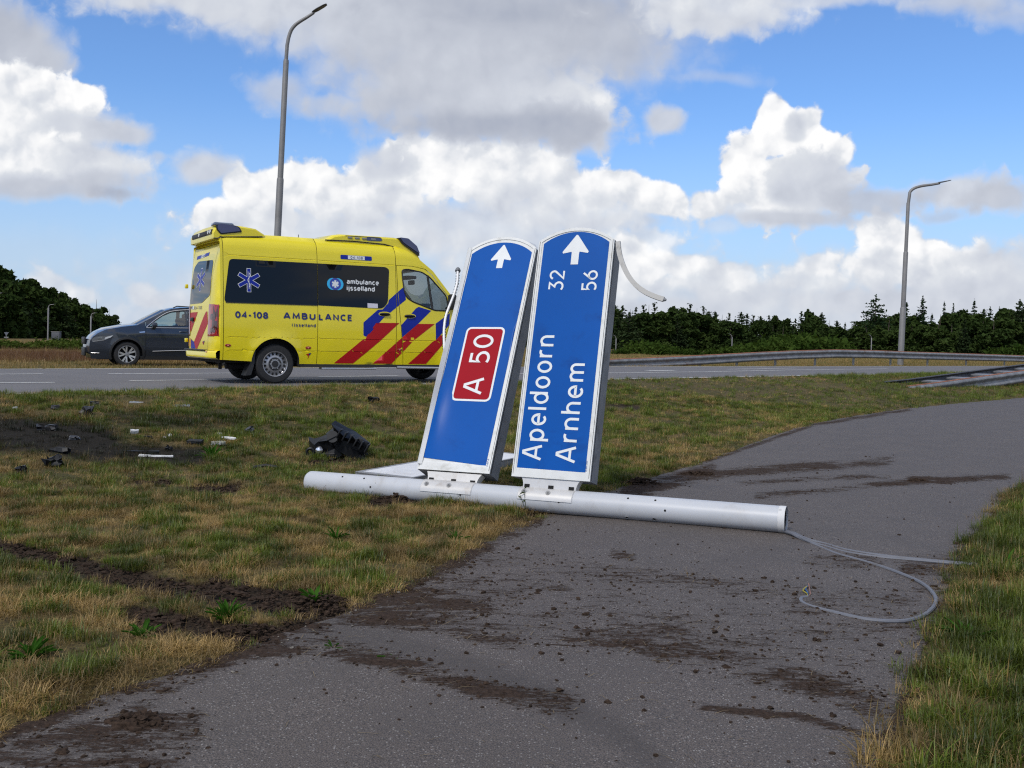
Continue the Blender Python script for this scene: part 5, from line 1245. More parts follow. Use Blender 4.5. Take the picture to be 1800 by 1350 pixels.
# rear: dark-framed blue lens wrapping the corner, white work lamps on the back
l1 = [(-.99, 2.668), (-.915, 2.712), (-.75, 2.700), (-.60, 2.672), (-.55, 2.585), (-.92, 2.520), (-.99, 2.60)]
lf = lens('lens_frame', roundpoly([(cx_, z) for cx_, z in l1], .03), .795, m_plastic, rf)
lens('blue_lens', roundpoly([(-.975, 2.66), (-.915, 2.700), (-.76, 2.688), (-.62, 2.662), (-.585, 2.600), (-.91, 2.540), (-.965, 2.60)], .02), .81, m_bluelens, rf)
mb = MB(); mb.rbox((-.86, -.70, 2.69), (.34, .24, .07), .03); mb.build('clear_dome', mat('smoked_dome', (.10, .12, .17), .08, coat=1.0), rf)
for y in (-.66, -.52, .1):
    mb = MB(); mb.lathe([(.0005, -.03), (.030, -.03), (.042, -.01), (.045, .02)], 16); mb.v = [(-1.045 + .6 * v[1], y + v[0], 2.565 + v[2]) for v in mb.v]; mb.build('work_lamp', mat('lamp_reflector', (.7, .68, .6), .15, .9), rf)
mb = MB(); mb.rbox((-1.035, -.05, 2.565), (.04, 1.35, .09), .02); mb.build('lamp_recess', m_plastic, rf)
mb = MB(); mb.tube([(-1.03, -.80, 2.45), (-.97, -.83, 2.45), (-.90, -.84, 2.475), (-.2, -.80, 2.53)], .012, n=6); mb.build('base_gasket', m_plastic, rf)
# front: long dark lens on the side, blue lens across the front
l2 = [(1.33, 2.670), (2.02, 2.682), (2.09, 2.650), (2.10, 2.612), (2.04, 2.595), (1.31, 2.590), (1.28, 2.62)]
lens('lens_frame', roundpoly(l2, .03), .745, m_plastic, ff_)
lens('blue_lens', roundpoly([(1.75, 2.665), (2.02, 2.668), (2.06, 2.640), (2.03, 2.612), (1.75, 2.605)], .02), .749, m_bluelens, ff_, .006)
for x in (1.42, 1.56, 1.70, 1.88):
    mb = MB(); mb.rbox((x, -.768, 2.636), (.09, .012, .030), .004); mb.build('flash_element', mat('flash_strip', (.22, .23, .26), .3), ff_)
mb = MB(); mb.tube([(.95, -.765, 2.56), (1.5, -.765, 2.575), (2.1, -.765, 2.56), (2.4, -.765, 2.50), (2.62, -.765, 2.38), (2.82, -.765, 2.245)], .012, n=6); mb.build('base_gasket', m_plastic, ff_)
fr = [(2.36, 2.700), (2.56, 2.690), (2.74, 2.560), (2.815, 2.400), (2.79, 2.385), (2.66, 2.47), (2.44, 2.60)]
mb = MB(); mb.prism(roundpoly(fr, .02), lambda a, b: (a, -.785, b), lambda a, b: (a, .785, b)); mb.build('lens_band', m_plastic, ff_, smooth=False)
fr2 = [(2.40, 2.708), (2.57, 2.700), (2.75, 2.570), (2.815, 2.430), (2.68, 2.50), (2.47, 2.62)]
mb = MB(); mb.prism(roundpoly(fr2, .02), lambda a, b: (a, -.795, b), lambda a, b: (a, .795, b)); mb.build('blue_lens', m_bluelens, ff_, smooth=False)
mb = MB(); mb.tube([(1.0 - .35, -.2, 2.60), (1.0 - .35, -.2, 2.68)], .006, n=6); mb.build('roof_aerial', m_plastic, amb)

# ------------------------------------------------------------------ dark car beyond the road
W0 = np.array(atz(222.9, 644.9, ZR)); W0 = CAMP + (W0 - CAMP) * 1.105; CZ_ = W0[2]
cyaw = math.radians(208)
car = thing('parked_car', 'dark blue grey sport utility car parked on the far verge, half hidden behind the ambulance', 'car', (W0[0] + math.sin(cyaw) * .84, W0[1] - math.cos(cyaw) * .84, CZ_ + .004), cyaw)
m_navycar = mat('dark_blue_grey_paint', (.020, .027, .042), .28, .25, coat=.9)
m_carglass = glass_mat('car_window_glass', (.50, .62, .62), .10)
m_chrome = mat('chrome_trim', (.7, .7, .72), .18, 1.0)
def cw(x, z):
    w = np.interp(z, [.18, .45, .60, .75, .90, 1.0, 1.16, 1.35, 1.60, 1.68], [.85, .905, .915, .92, .925, .91, .875, .80, .665, .60])
    if x > .25: w *= 1 - .20 * ((x - .25) / .69) ** 2
    if x < -2.9: w *= 1 - .14 * ((-2.9 - x) / .68) ** 2
    r = math.hypot(x, z - .34); r2 = math.hypot(x + 2.68, z - .34)
    return w + .015 * math.exp(-((r - .42) / .09) ** 2) + .015 * math.exp(-((r2 - .42) / .09) ** 2)
def CL(x, z, o=0.0): return (x, cw(x, z) + o, z)
def CR(x, z, o=0.0): return (x, -cw(x, z) - o, z)
CT = [(.945, .58), (.925, .72), (.86, .81), (.74, .91), (.55, 1.01), (.12, 1.10), (-.27, 1.155), (-.68, 1.385), (-1.02, 1.575), (-1.20, 1.635), (-1.45, 1.672), (-1.9, 1.685), (-2.6, 1.645), (-3.1, 1.56), (-3.3, 1.42), (-3.48, 1.12), (-3.57, .95), (-3.58, .60), (-3.52, .30)]
COUT = [(.90, .21), (.945, .40)] + CT + [(-3.3, .22)]
CA1, CA2 = circle(0, .35, .405, 40), circle(-2.68, .35, .405, 40)
CWF = roundpoly([(-.545, 1.115), (-.68, 1.235), (-.93, 1.42), (-1.18, 1.535), (-1.55, 1.590), (-1.56, 1.165)], .04)
CWR = roundpoly([(-1.66, 1.17), (-1.65, 1.592), (-2.1, 1.595), (-2.55, 1.55), (-2.62, 1.20)], .04)
CWQ = roundpoly([(-2.72, 1.21), (-2.66, 1.53), (-2.95, 1.49), (-3.2, 1.28)], .04)
CROWS = [.25, .3, .42, .45, .5, .6, .7, .8, .9, .96, 1.0, 1.08, 1.16, 1.25, 1.35, 1.45, 1.55, 1.62]
cex = [(c0 + r * math.cos(a), .34 + r * math.sin(a)) for c0 in (0, -2.68) for r in (.43, .47, .53) for a in np.linspace(-.2, PI + .2, 20)]
def cpanel(name, x0, x1, holes, fn, m=None):
    P = clip_poly(clip_poly(COUT, 0, x0 + .004, False), 0, x1 - .004, True); mb = MB(); skin(mb, P, fn, holes, .1, CROWS, cex); return mb.build(name, m or m_navycar, car, ang=30)
cpanel('front_wing', -.485, .96, (CA1, CWF), CL)
cd1 = cpanel('front_door', -1.61, -.485, (CWF,), CL); cd2 = cpanel('rear_door', -2.66, -1.61, (CWR, CA2), CL); cpanel('rear_wing', -3.6, -2.66, (CWQ, CA2), CL)
cpanel('right_side_panel', -3.6, .96, (CA1, CA2, CWF, CWR, CWQ), CR)
for P, par in ((CWF, cd1), (CWR, cd2), (CWQ, car)):
    mb = MB(); skin(mb, P, lambda x, z: CL(x, z, -.008), (), .12, CROWS); mb.build('window_glass', m_carglass, par)
    mb = MB(); skin(mb, P, lambda x, z: CR(x, z, -.008), (), .12, CROWS); mb.build('right_window_glass', m_carglass, car)
    mb = MB(); mb.tube([CL(p[0], p[1], .001) for p in P + P[:1]], .010, n=6, caps=False); mb.build('window_seal', m_plastic, par)
mb = MB(); P = [(-.50, 1.10), (-.66, 1.245), (-.93, 1.445), (-1.18, 1.560), (-1.6, 1.618), (-2.1, 1.622), (-2.6, 1.575), (-2.95, 1.52)]; P = poly_resample(P, 30)
mb.tube([CL(a, b, .004) for a, b in P], .013, n=6); mb.tube([CL(a, 1.085 + .03 * (-a - .5) / 2, .004) for a in np.linspace(-.5, -3.2, 20)], .009, n=6); mb.build('chrome_window_line', m_chrome, car)['kind'] = 'stuff'
def cwrap(prof, crown, t0=-1, t1=1, n=13, lift=0):
    mb = MB(); vs = []
    for i, (x, z) in enumerate(prof):
        a = prof[max(i - 1, 0)]; b = prof[min(i + 1, len(prof) - 1)]; d = Vector((b[0] - a[0], b[1] - a[1])).normalized(); nn = Vector((d.y, -d.x)) * (1 if True else 1)
        if nn.y < -.15 or (abs(nn.y) <= .15 and nn.x * (1 if x > -1 else -1) < 0): nn = -nn
        for t in np.linspace(t0, t1, n): c_ = crown * (1 - t * t) + lift; vs.append((x + nn.x * c_, cw(x, z) * t, z + nn.y * c_))
    mb.add(vs, [(i * n + j, i * n + j + 1, (i + 1) * n + j + 1, (i + 1) * n + j) for i in range(len(prof) - 1) for j in range(n - 1)]); return mb
cwrap([(.90, .21), (.945, .40)] + CT[:2], .10).build('front_bumper', m_navycar, car, ang=40)
cwrap(CT[1:7], .06).build('bonnet', m_navycar, car, ang=40)
cwrap(CT[6:9], .07, -.93, .93).build('windscreen', m_carglass, car)
for s in (-1, 1): cwrap(CT[6:9], .07, min(s * .93, s), max(s * .93, s), 3).build('windscreen_pillar', m_navycar, car)
cwrap(CT[8:14], .04).build('roof', m_navycar, car, ang=40)
cwrap(CT[13:16], .05).build('rear_window', m_carglass, car); cwrap(CT[15:], .05).build('tailgate', m_navycar, car)
mb = MB(); mb.tube([(-1.25, .62, 1.665), (-1.35, .63, 1.715), (-2.9, .60, 1.665), (-3.05, .60, 1.60)], .018, n=6); mb.build('roof_rail', m_plastic, car)
mb = MB(); skin(mb, roundpoly([(.905, .735), (.80, .815), (.55, .835), (.34, .872), (.40, .82), (.58, .715), (.86, .66)], .03), lambda x, z: CL(x, z, .006), (), .06, CROWS); hl = mb.build('headlight', mat('headlight_cover', (.12, .13, .14), .08, .2, coat=1), car)
mb = MB(); skin(mb, roundpoly([(.56, .80), (.36, .862), (.42, .80), (.58, .735)], .02), lambda x, z: CL(x, z, .008), (), .06, ()); mb.build('lamp_reflector', mat('headlight_silver', (.62, .64, .66), .2, .4), hl)
mb = MB(); skin(mb, [(.87, .675), (.58, .722), (.58, .735), (.87, .69)], lambda x, z: CL(x, z, .009), (), .06, ()); mb.build('light_strip', m_silver, hl)
mb = MB(); mb.rbox((1.028, 0, .70), (.05, .80, .20), .02); mb.build('grille', m_plastic, car)
for dz_ in (-.035, .035): mb = MB(); mb.box((1.056, 0, .71 + dz_), (.006, .7, .006)); mb.build('grille_bar', m_chrome, car)
mb = MB(); mb.rbox((1.028, 0, .40), (.05, .85, .24), .02); mb.build('lower_grille', m_plastic, car)
mb = MB(); mb.tube([CL(.90, .368, .012), CL(.80, .37, .010), CL(.70, .368, .006)], .010, n=6); mb.build('fog_trim', m_chrome, car)
mb = MB(); mb.tube([CL(x, z, .006) for x, z in ((-.66, .435), (-1.1, .455), (-1.6, .475), (-2.2, .50))], .010, n=6); mb.build('door_trim_strip', m_chrome, car)
mb = MB()
for c0 in (0, -2.68): 
    a = np.linspace(-.35, PI + .35, 28); vs = [CL(c0 + r * math.cos(t), .35 + r * math.sin(t), o) for t in a for r, o in ((.404, .0), (.41, .012), (.455, .010), (.462, .0))]
    mb.add(vs, [(4 * i + q, 4 * i + q + 1, 4 * i + q + 5, 4 * i + q + 4) for i in range(27) for q in range(3)])
mb.build('arch_cladding', m_plastic, car)['kind'] = 'stuff'
mb = MB(); mb.box((-1.34, 0, .33), (4.2, 1.5, .26)); mb.box((-1.34, 0, .25), (2.0, 1.76, .10)); mb.build('underbody', m_under, car, smooth=False)['kind'] = 'stuff'
for c0 in (0, -2.68):
    mb = MB(); a = np.linspace(-.3, PI + .3, 20)
    mb.add([(c0 + .415 * math.cos(t), y, .35 + .415 * math.sin(t)) for y in (.895, .55) for t in a], [(i, i + 1, i + 21, i + 20) for i in range(19)]); mb.add([(c0 + .415 * math.cos(t), .55, .35 + .415 * math.sin(t)) for t in a], [tuple(range(20))]); mb.build('arch_liner', m_under, car)
mb = MB(); mb.box((-1.9, 0, .75), (2.6, 1.5, .5)); mb.build('cabin_floor', m_under, car, smooth=False)
mb = MB(); mb.rbox((-.75, 0, 1.02), (.5, 1.5, .24), .06); mb.build('dashboard', m_plastic, car)
for y in (-.38, .38):
    mb = MB(); mb.rbox((-1.62, y, 1.12), (.16, .46, .56), .06, Matrix.Rotation(.22, 3, 'Y')); mb.rbox((-1.72, y, 1.44), (.10, .26, .16), .04); mb.build('seat', m_seat, car)
mb = MB(); mb.rbox((-.70, 1.01, 1.165), (.14, .20, .15), .05); mb.tube([(-.66, .86, 1.10), (-.68, .98, 1.12)], .03, n=8); mb.build('mirror', m_navycar, car)
mb = MB(); mb.tube([CL(-1.38, .985, .004), CL(-1.42, .99, .03), CL(-1.56, .995, .03), CL(-1.60, .995, .004)], .012, n=8); mb.build('door_handle', m_navycar, cd1)
mb = MB(); skin(mb, [(-.30, .965), (-.46, .985), (-.46, .955), (-.33, .945)], lambda x, z: CL(x, z, .006), (), .06, ()); mb.build('wing_badge', m_chrome, car)
def car_wheel(x, y, s):
    w = thing('wheel', None, None, (x, y, .345)); w.parent = car; R_ = .345
    mb = MB(); mb.lathe([(.225, -.105), (.27, -.112), (.32, -.10), (R_, -.065), (R_, .065), (.32, .10), (.27, .112), (.225, .105)], 44); mb.build('tyre', m_tyre, w)
    mb = MB(); mb.lathe([(.236, s * .108), (.228, s * .112), (.218, s * .10), (.205, s * .02), (.0005, s * .02)], 44); mb.build('rim_barrel', m_under, w)
    mb = MB()
    for i in range(5):
        for da in (-.17, .17):
            a0 = 2 * PI * i / 5 + da * .35; a1 = 2 * PI * i / 5 + da * 1.45
            p0 = Vector((.05 * math.cos(a0), s * .085, .05 * math.sin(a0))); p1 = Vector((.225 * math.cos(a1), s * .102, .225 * math.sin(a1)))
            d = (p1 - p0).normalized(); q = Vector((0, s, 0)).cross(d); 
            vs = [p0 + q * .016, p0 - q * .016, p1 - q * .026, p1 + q * .026]; bk = Vector((0, -s * .03, 0))
            mb.add(vs + [v + bk for v in vs], [(0, 1, 2, 3), (7, 6, 5, 4), (0, 1, 5, 4), (1, 2, 6, 5), (2, 3, 7, 6), (3, 0, 4, 7)])
    mb.build('spokes', mat('alloy_silver', (.58, .58, .59), .28, .6), w)['kind'] = 'stuff'
    mb = MB(); mb.lathe([(.238, s * .109), (.236, s * .114), (.222, s * .114), (.216, s * .105)], 44); mb.build('rim', m_rim, w)
    mb = MB(); mb.lathe([(.058, s * .085), (.055, s * .097), (.03, s * .10), (.0005, s * .10)], 20); mb.build('hub_cap', m_rim, w)
car_wheel(0, .80, 1); car_wheel(0, -.80, -1); car_wheel(-2.68, .80, 1); car_wheel(-2.68, -.80, -1)

# ------------------------------------------------------------------ street lamps
m_lamp = mat('galvanised_lamp_post', (.21, .205, .20), .55, .25, var=.08, vscale=3, dirt=(.12, .115, .11), dscale=2, damt=.5)
m_head = mat('dark_lamp_head', (.055, .058, .06), .5)
m_headglass = mat('lamp_head_glass', (.12, .12, .11), .25)
def vplane(px, py, D): d = ray(px, py); return Vector(CAMP + d * (D / d[1]))
def lamp(pts, arm, head, D, rad, label, base_z, group, joints=()):
    """pts: pixels up the pole; arm: pixels along the arm; head: two pixels; all in the vertical plane y = D"""
    P = [vplane(x, y, D) for x, y in pts]; b = P[0].copy(); d = (P[1] - P[0]).normalized(); b = P[0] + d * ((base_z - P[0].z) / d.z)
    t = thing('street_lamp', label, 'street lamp', (b.x, b.y, b.z), 0, group); o = Vector(t.location)
    P[0] = b
    L = sum((P[i + 1] - P[i]).length for i in range(len(P) - 1))
    mb = MB(); ps, rs_ = [], []
    top = P[-1]; axis_ = (top - b)
    steps = [0] + list(joints) + [1]
    for k in range(len(steps) - 1):
        r = rad * (1 - .20 * k); a0, a1 = b + axis_ * steps[k], b + axis_ * steps[k + 1]
        mb.tube([a0 - o, a0 - o + axis_ * .0001, a1 - o - axis_ * .006, a1 - o], [r, r, r * .97, r * .86], n=14)
    mb.build('pole', m_lamp, t)
    A = [vplane(x, y, D) for x, y in arm]; A = poly_resample([tuple(a) for a in A], 24); mb = MB(); mb.tube([Vector(a) - o for a in A], [rad * (.52 - .12 * i / 23) for i in range(24)], n=10); mb.build('arm', m_lamp, t)
    h0, h1 = [vplane(x, y, D) for x, y in head]; hd = (h1 - h0); Lh = hd.length; hd.normalize(); sd_ = Vector((0, 1, 0)) - hd * hd.y; sd_.normalize(); up_ = sd_.cross(hd); up_ = up_ if up_.z > 0 else -up_
    wd = Lh * .25
    ol = [(0, .35), (.12, .8), (.35, 1), (.8, .9), (1, .5)]
    top_, bot_ = [], []
    for a, w_ in ol: top_ += [h0 + hd * Lh * a - sd_ * wd * w_ + up_ * Lh * .02, h0 + hd * Lh * a + up_ * Lh * .09 * (1 - a * .6), h0 + hd * Lh * a + sd_ * wd * w_ + up_ * Lh * .02]; bot_ += [h0 + hd * Lh * a - sd_ * wd * w_ - up_ * Lh * .015, h0 + hd * Lh * a - up_ * Lh * .025, h0 + hd * Lh * a + sd_ * wd * w_ - up_ * Lh * .015]
    mb = MB(); vs = [v - o for v in top_ + bot_]; n = 5
    fs = [(3 * i + q, 3 * i + q + 1, 3 * i + q + 4, 3 * i + q + 3) for i in range(4) for q in range(2)]; fs += [tuple(v + 15 for v in f)[::-1] for f in fs]
    fs += [(3 * i, 3 * i + 3, 3 * i + 18, 3 * i + 15) for i in range(4)] + [(3 * i + 2, 3 * i + 17, 3 * i + 20, 3 * i + 5) for i in range(4)] + [(0, 15, 16, 1), (1, 16, 17, 2), (12, 13, 28, 27), (13, 14, 29, 28)]
    mb.add(vs, fs); hdo = mb.build('lamp_head', m_head, t)
    mb = MB(); q = [h0 + hd * Lh * a + sd_ * wd * s * .7 - up_ * Lh * .028 - o for a, s in ((.35, -1), (.9, -.8), (.9, .8), (.35, 1))]; mb.add(q, [(0, 1, 2, 3)]); mb.build('lamp_glass', m_headglass, hdo, smooth=False)
    return t
G_BIG = 'tall street lamps beside the road'
lamp([(476, 660), (486, 355), (503, 105)], [(502.6, 110), (503.5, 92), (506, 72), (511, 55), (518, 45), (527, 38), (540, 30), (552, 22)], [(549, 22), (574.5, 7.5)], 28.5, .10, 'tall grey street lamp behind the ambulance, its arm bent to the right', ZF, G_BIG, (.62, ))
lamp([(1582.5, 645), (1590, 480), (1596.5, 356)], [(1596.4, 360), (1597, 346), (1600, 337), (1607, 331), (1620, 327), (1638, 324.5), (1652, 322)], [(1649, 322), (1671, 317)], 56.0, .165, 'tall grey street lamp standing behind the right guardrail', ZF, G_BIG, (.36, .70))
G_SM = 'small far street lamps in front of the woods'
for i, (bx, by, ty, ax_, D, lab) in enumerate(((84, 600, 538, 98, 120, 'small far street lamp in front of the left wood, left of the grey cabinet'), (159, 605, 553, 171, 125, 'small far street lamp in front of the left wood, just left of the dark car'), (-9, 596, 518, 6, 110, 'far street lamp at the left edge of the left wood'),
                                      (1082, 634, 592, 1075, 150, 'small far street lamp beside the right edge of the sign boards'), (1286, 630, 590, 1279, 150, 'small far street lamp beyond the guardrail in the middle of the right wood'), (1531, 630, 591, 1526, 150, 'small far street lamp left of the tall right street lamp'))):
    s = 1 if ax_ > bx else -1
    lamp([(bx, by), (bx + .6, (by + ty) / 2), (bx + 1, ty + 3)], [(bx + 1, ty + 4), (bx + 1 + s, ty), (bx + 1 + 3 * s, ty - 2), (ax_ - 3 * s, ty - 3)], [(ax_ - 4 * s, ty - 3), (ax_, ty - 3.6)], D, .09 if D < 130 else .075, lab, ZF, G_SM)

# ------------------------------------------------------------------ guardrails
m_rail = mat('galvanised_rail', (.20, .205, .215), .55, .3, var=.25, vscale=3, dirt=(.13, .075, .05), dscale=2.2, damt=.7)
m_rust = mat('rusty_rail_edge', (.28, .115, .065), .75, .0, var=.25, vscale=5)
m_railpost = mat('rail_post_steel', (.22, .22, .215), .6, .3, var=.15, vscale=8)
m_raildark = mat('dark_rail_back', (.07, .073, .085), .6, .2, var=.2, vscale=4)  # darker steel colour for the back beam of the near guardrail
WB = [(.0, .155), (.035, .150), (.075, .11), (.078, .075), (.010, .030), (.0, .0), (.010, -.030), (.078, -.075), (.075, -.11), (.035, -.150), (.0, -.155)]
def beam(mb, A, B_, out_, h=.31):
    """W-section from A to B_ (top edge points); out_ is the face direction"""
    n = len(WB); up = Vector((0, 0, 1)); vs = []
    for P_ in (A, B_):
        for a, z in WB: vs.append(P_ + out_ * a + up * (z - .155) * h / .31)
    mb.add(vs, [(i, i + 1, n + i + 1, n + i) for i in range(n - 1)])
fd = Vector((FAR[3][0] - FAR[2][0], FAR[3][1] - FAR[2][1], 0)).normalized(); fn_ = Vector((-fd.y, fd.x, 0)); tocam = -fn_
F0 = Vector((FAR[2][0], FAR[2][1], 0)) + fn_ * 2.0
railpx = [(1000, 640), (1065, 632.5), (1135, 629.8), (1200, 626.8), (1265, 623.5), (1330, 620.0), (1400, 617), (1470, 615.2), (1535, 616.5), (1600, 619), (1665, 621), (1735, 623.3), (1800, 625.6), (1870, 628), (1950, 631)]
def on_line(px, py):
    d = Vector(ray(px, py)); c = Vector(CAMP); t = (F0 - c).dot(fn_) / d.dot(fn_); return c + d * t
RP = [on_line(*q) for q in railpx]
gr = thing('guardrail', 'long rusty topped steel guardrail along the far side of the road', 'guardrail', (RP[7].x, RP[7].y, ZF)); o_ = Vector(gr.location)
for i in range(len(RP) - 1):
    mb = MB(); ov = (RP[i + 1] - RP[i]).normalized() * .04; beam(mb, RP[i] - o_ - ov, RP[i + 1] - o_ + ov, tocam, .39); bm_ = mb.build('beam', m_rail, gr, ang=60)
    mb = MB(); mb.tube([RP[i] - o_ + Vector((0, 0, .004)), RP[i + 1] - o_ + Vector((0, 0, .004))], .030, n=6); mb.build('rusty_edge', m_rust, bm_)
    P_ = RP[i + 1] * .5 + RP[i] * .5
    if P_.z - .1 > ZF + .12:
        mb = MB(); hh = P_.z - ZF + .05; mb.box((P_.x - o_.x + fn_.x * .08, P_.y - o_.y + fn_.y * .08, hh / 2 - .08), (.10, .07, hh), Matrix.Rotation(math.atan2(fd.y, fd.x), 3, 'Z')); mb.build('post', m_railpost, gr, smooth=False)
    mb = MB(); mb.box(RP[i + 1] - o_ + tocam * .06 + Vector((0, 0, -.155)), (.30, .05, .30), Matrix.Rotation(math.atan2(fd.y, fd.x), 3, 'Z')) if 0 else mb.tube([RP[i + 1] - o_ + tocam * .085 + Vector((0, 0, -.08)), RP[i + 1] - o_ + tocam * .095 + Vector((0, 0, -.08))], .02, n=8); mb.build('bolt', m_railpost, bm_)
# near double-sided guardrail, sloping into the verge
N0 = Vector(hit(1604, 682)); 
N1 = Vector(hit(1800, 679)); nd = Vector((N1.x - N0.x, N1.y - N0.y, 0)).normalized(); nn_ = Vector((nd.y, -nd.x, 0))
if nn_.dot(Vector(CAMP) - N0) < 0: nn_ = -nn_
nr_ = thing('guardrail', 'double sided steel guardrail end sloping down into the grass at right', 'guardrail', tuple(N0)); o_ = N0
def topz(k): return N0.z + .03 + .062 * k if k < 10 else N0.z + .65
k_end = (N1 - N0).length
kk = [-.3, 1.1, 2.6, 4.2, 5.8, 7.4, 9.0, 11.0, 14.0, 18.0]
nn_pts = []
for k in kk:
    b_ = N0 + nd * k; g = float(gz(b_.x, b_.y)); nn_pts.append(Vector((b_.x, b_.y, N0.z + .045 +  min(.054 * max(k, 0), .62))))
for i in range(len(kk) - 1):
    for s, off_, m in ((1, 0, m_rail), (-1, -.62, m_raildark)):
        A_ = nn_pts[i] + nn_ * off_ - o_ - nd * .03; B2 = nn_pts[i + 1] + nn_ * off_ - o_ + nd * .03
        if s < 0: A_ = A_ + Vector((0, 0, .09)); B2 = B2 + Vector((0, 0, .09))
        mb = MB(); beam(mb, A_, B2, nn_ * s, .38); bm_ = mb.build('beam', m, nr_, ang=60)
        mb = MB(); mb.tube([A_ + Vector((0, 0, .003)), B2 + Vector((0, 0, .003))], .024, n=6); mb.build('rusty_edge', m_rust if s > 0 else m_raildark, bm_)
    c_ = (nn_pts[i] + nn_pts[i + 1]) / 2 - nn_ * .31 - o_ + Vector((0, 0, -.02))
    if i > 0:
        mb = MB(); mb.box(c_ + Vector((0, 0, .02)), (.34, .56, .035), Matrix.Rotation(math.atan2(nd.y, nd.x), 3, 'Z') @ Matrix.Rotation(-.08, 3, 'Y')); mb.build('spacer', m_rail, nr_, smooth=False)
    if i > 2: mb = MB(); mb.box(c_ + Vector((0, 0, -.22)), (.10, .10, .50)); mb.build('post', m_railpost, nr_, smooth=False)

# ------------------------------------------------------------------ small far things at left
D = 118
p0, p1 = vplane(11, 606, D), vplane(11, 588, D); t = thing('yield_sign', 'far triangular road sign seen from behind at the left edge', 'road sign', (p0.x, p0.y, ZF)); o = Vector(t.location)
mb = MB(); mb.tube([Vector((0, 0, 0)), p1 - o + Vector((0, 0, .3))], .05, n=8); mb.build('post', m_lamp, t)
mb = MB(); q = [vplane(x, y, D - .1) - o for x, y in ((7, 584), (15.5, 584), (11, 590.5))]; mb.prism([(0, 0), (1, 0), (2, 0)], lambda a, b: q[int(a)], lambda a, b: q[int(a)] + Vector((0, .04, 0))); mb.build('sign_plate', mat('grey_sign_back', (.10, .11, .13), .5), t, smooth=False)
mb = MB(); mb.box(vplane(11, 593, D - .1) - o, (.5, .04, .14)); mb.build('sub_plate', m_lamp, t, smooth=False)
p0 = vplane(99, 600, 117); t = thing('roadside_cabinet', 'far grey box beside the shrubs in front of the left wood', 'cabinet', (p0.x, p0.y, ZF)); mb = MB(); mb.rbox((0, 0, .52), (.95, .5, 1.04), .03); bx_ = mb.build('cabinet_body', mat('grey_cabinet', (.07, .075, .085), .6, var=.1), t); mb = MB(); mb.rbox((0, 0, 1.07), (1.02, .56, .06), .01); mb.build('cabinet_lid', m_lamp, t)

# ------------------------------------------------------------------ foliage
def leaf_mat(name, ca, cb, scale=.6, trans=.25, rough=.7):
    m = bpy.data.materials.new(name); m.use_nodes = True; N = NT(m.node_tree); N.n.clear()
    oi = N.node('ShaderNodeObjectInfo'); p = N.pos()
    n = N.noise(p, scale, 4, .65)
    c = N.mixc(N.mr(n, .3, .7), ca + (1,), cb + (1,))
    c = N.mixc(N.math('MULTIPLY', oi.outputs['Random'], .55), c, N.vmath('MULTIPLY', c, (.55, .62, .7)))
    d = N.node('ShaderNodeBsdfDiffuse'); N.l.new(c, d.inputs[0])
    t = N.node('ShaderNodeBsdfTranslucent'); N.l.new(N.vmath('MULTIPLY', c, (1.3, 1.25, .6)), t.inputs[0])
    mx = N.node('ShaderNodeMixShader'); mx.inputs[0].default_value = trans; N.l.new(d.outputs[0], mx.inputs[1]); N.l.new(t.outputs[0], mx.inputs[2])
    o = N.node('ShaderNodeOutputMaterial'); N.l.new(mx.outputs[0], o.inputs[0]); return m
m_decid = leaf_mat('broadleaf_foliage', (.018, .033, .009), (.054, .080, .022), .9, .12)
m_conif = leaf_mat('conifer_foliage', (.013, .028, .013), (.036, .058, .024), 1.2, .08)
m_pine = leaf_mat('pine_foliage', (.018, .033, .013), (.048, .066, .027), .9, .10)
m_bush = leaf_mat('bright_shrub_foliage', (.024, .048, .009), (.060, .092, .018), .8, .2)
m_brack = leaf_mat('bracken_foliage', (.035, .060, .010), (.085, .110, .025), 1.0, .2)
m_bark = mat('tree_bark', (.055, .042, .032), .95, var=.3, vscale=5)
def leaf_quads(C, size, rng, flat=.0, elong=1.0):
    """one bent leaf-clump quad per centre"""
    n = len(C); a = rng.normal(size=(n, 3)); a[:, 2] *= (1 - flat); a /= np.linalg.norm(a, axis=1)[:, None]
    b = rng.normal(size=(n, 3)); b -= a * (a * b).sum(1)[:, None]; b /= np.linalg.norm(b, axis=1)[:, None]
    s = size * rng.uniform(.6, 1.3, (n, 1)); a *= s * elong; b *= s * .6
    k = rng.normal(size=(n, 3)) * s * .15
    V = np.stack([C - a, C - b + k, C + a, C + b + k], 1).reshape(-1, 3); return V
def crown_mesh(name, V, m):
    Q = np.arange(len(V)).reshape(-1, 4); me = bpy.data.meshes.new(name); me.from_pydata(V.tolist(), [], Q.tolist()); me.materials.append(m); return me
def broadleaf(seed, h=10.0, w=7.0, n=3000):
    r = np.random.default_rng(seed); k = 26
    ang = r.uniform(0, 2 * PI, k); zz = r.uniform(.12, .93, k); rad = w / 2 * np.sqrt(np.clip(1 - ((zz - .45) / .60) ** 2, .05, 1)) * r.uniform(.35, .85, k)
    cc = np.stack([rad * np.cos(ang), rad * np.sin(ang), zz * h], 1); rr = r.uniform(.75, 1.5, k) * h / 10
    i = r.integers(0, k, n); d = r.normal(size=(n, 3)); d /= np.linalg.norm(d, axis=1)[:, None]
    P = cc[i] + d * (rr[i] * r.uniform(.55, 1.05, n))[:, None] * [1, 1, .85]
    P = np.concatenate([P, np.stack([r.uniform(-w / 2.3, w / 2.3, n // 5), r.uniform(-w / 2.3, w / 2.3, n // 5), r.uniform(.02, .25, n // 5) * h], 1)])
    return leaf_quads(P, .50 * h / 10, r)
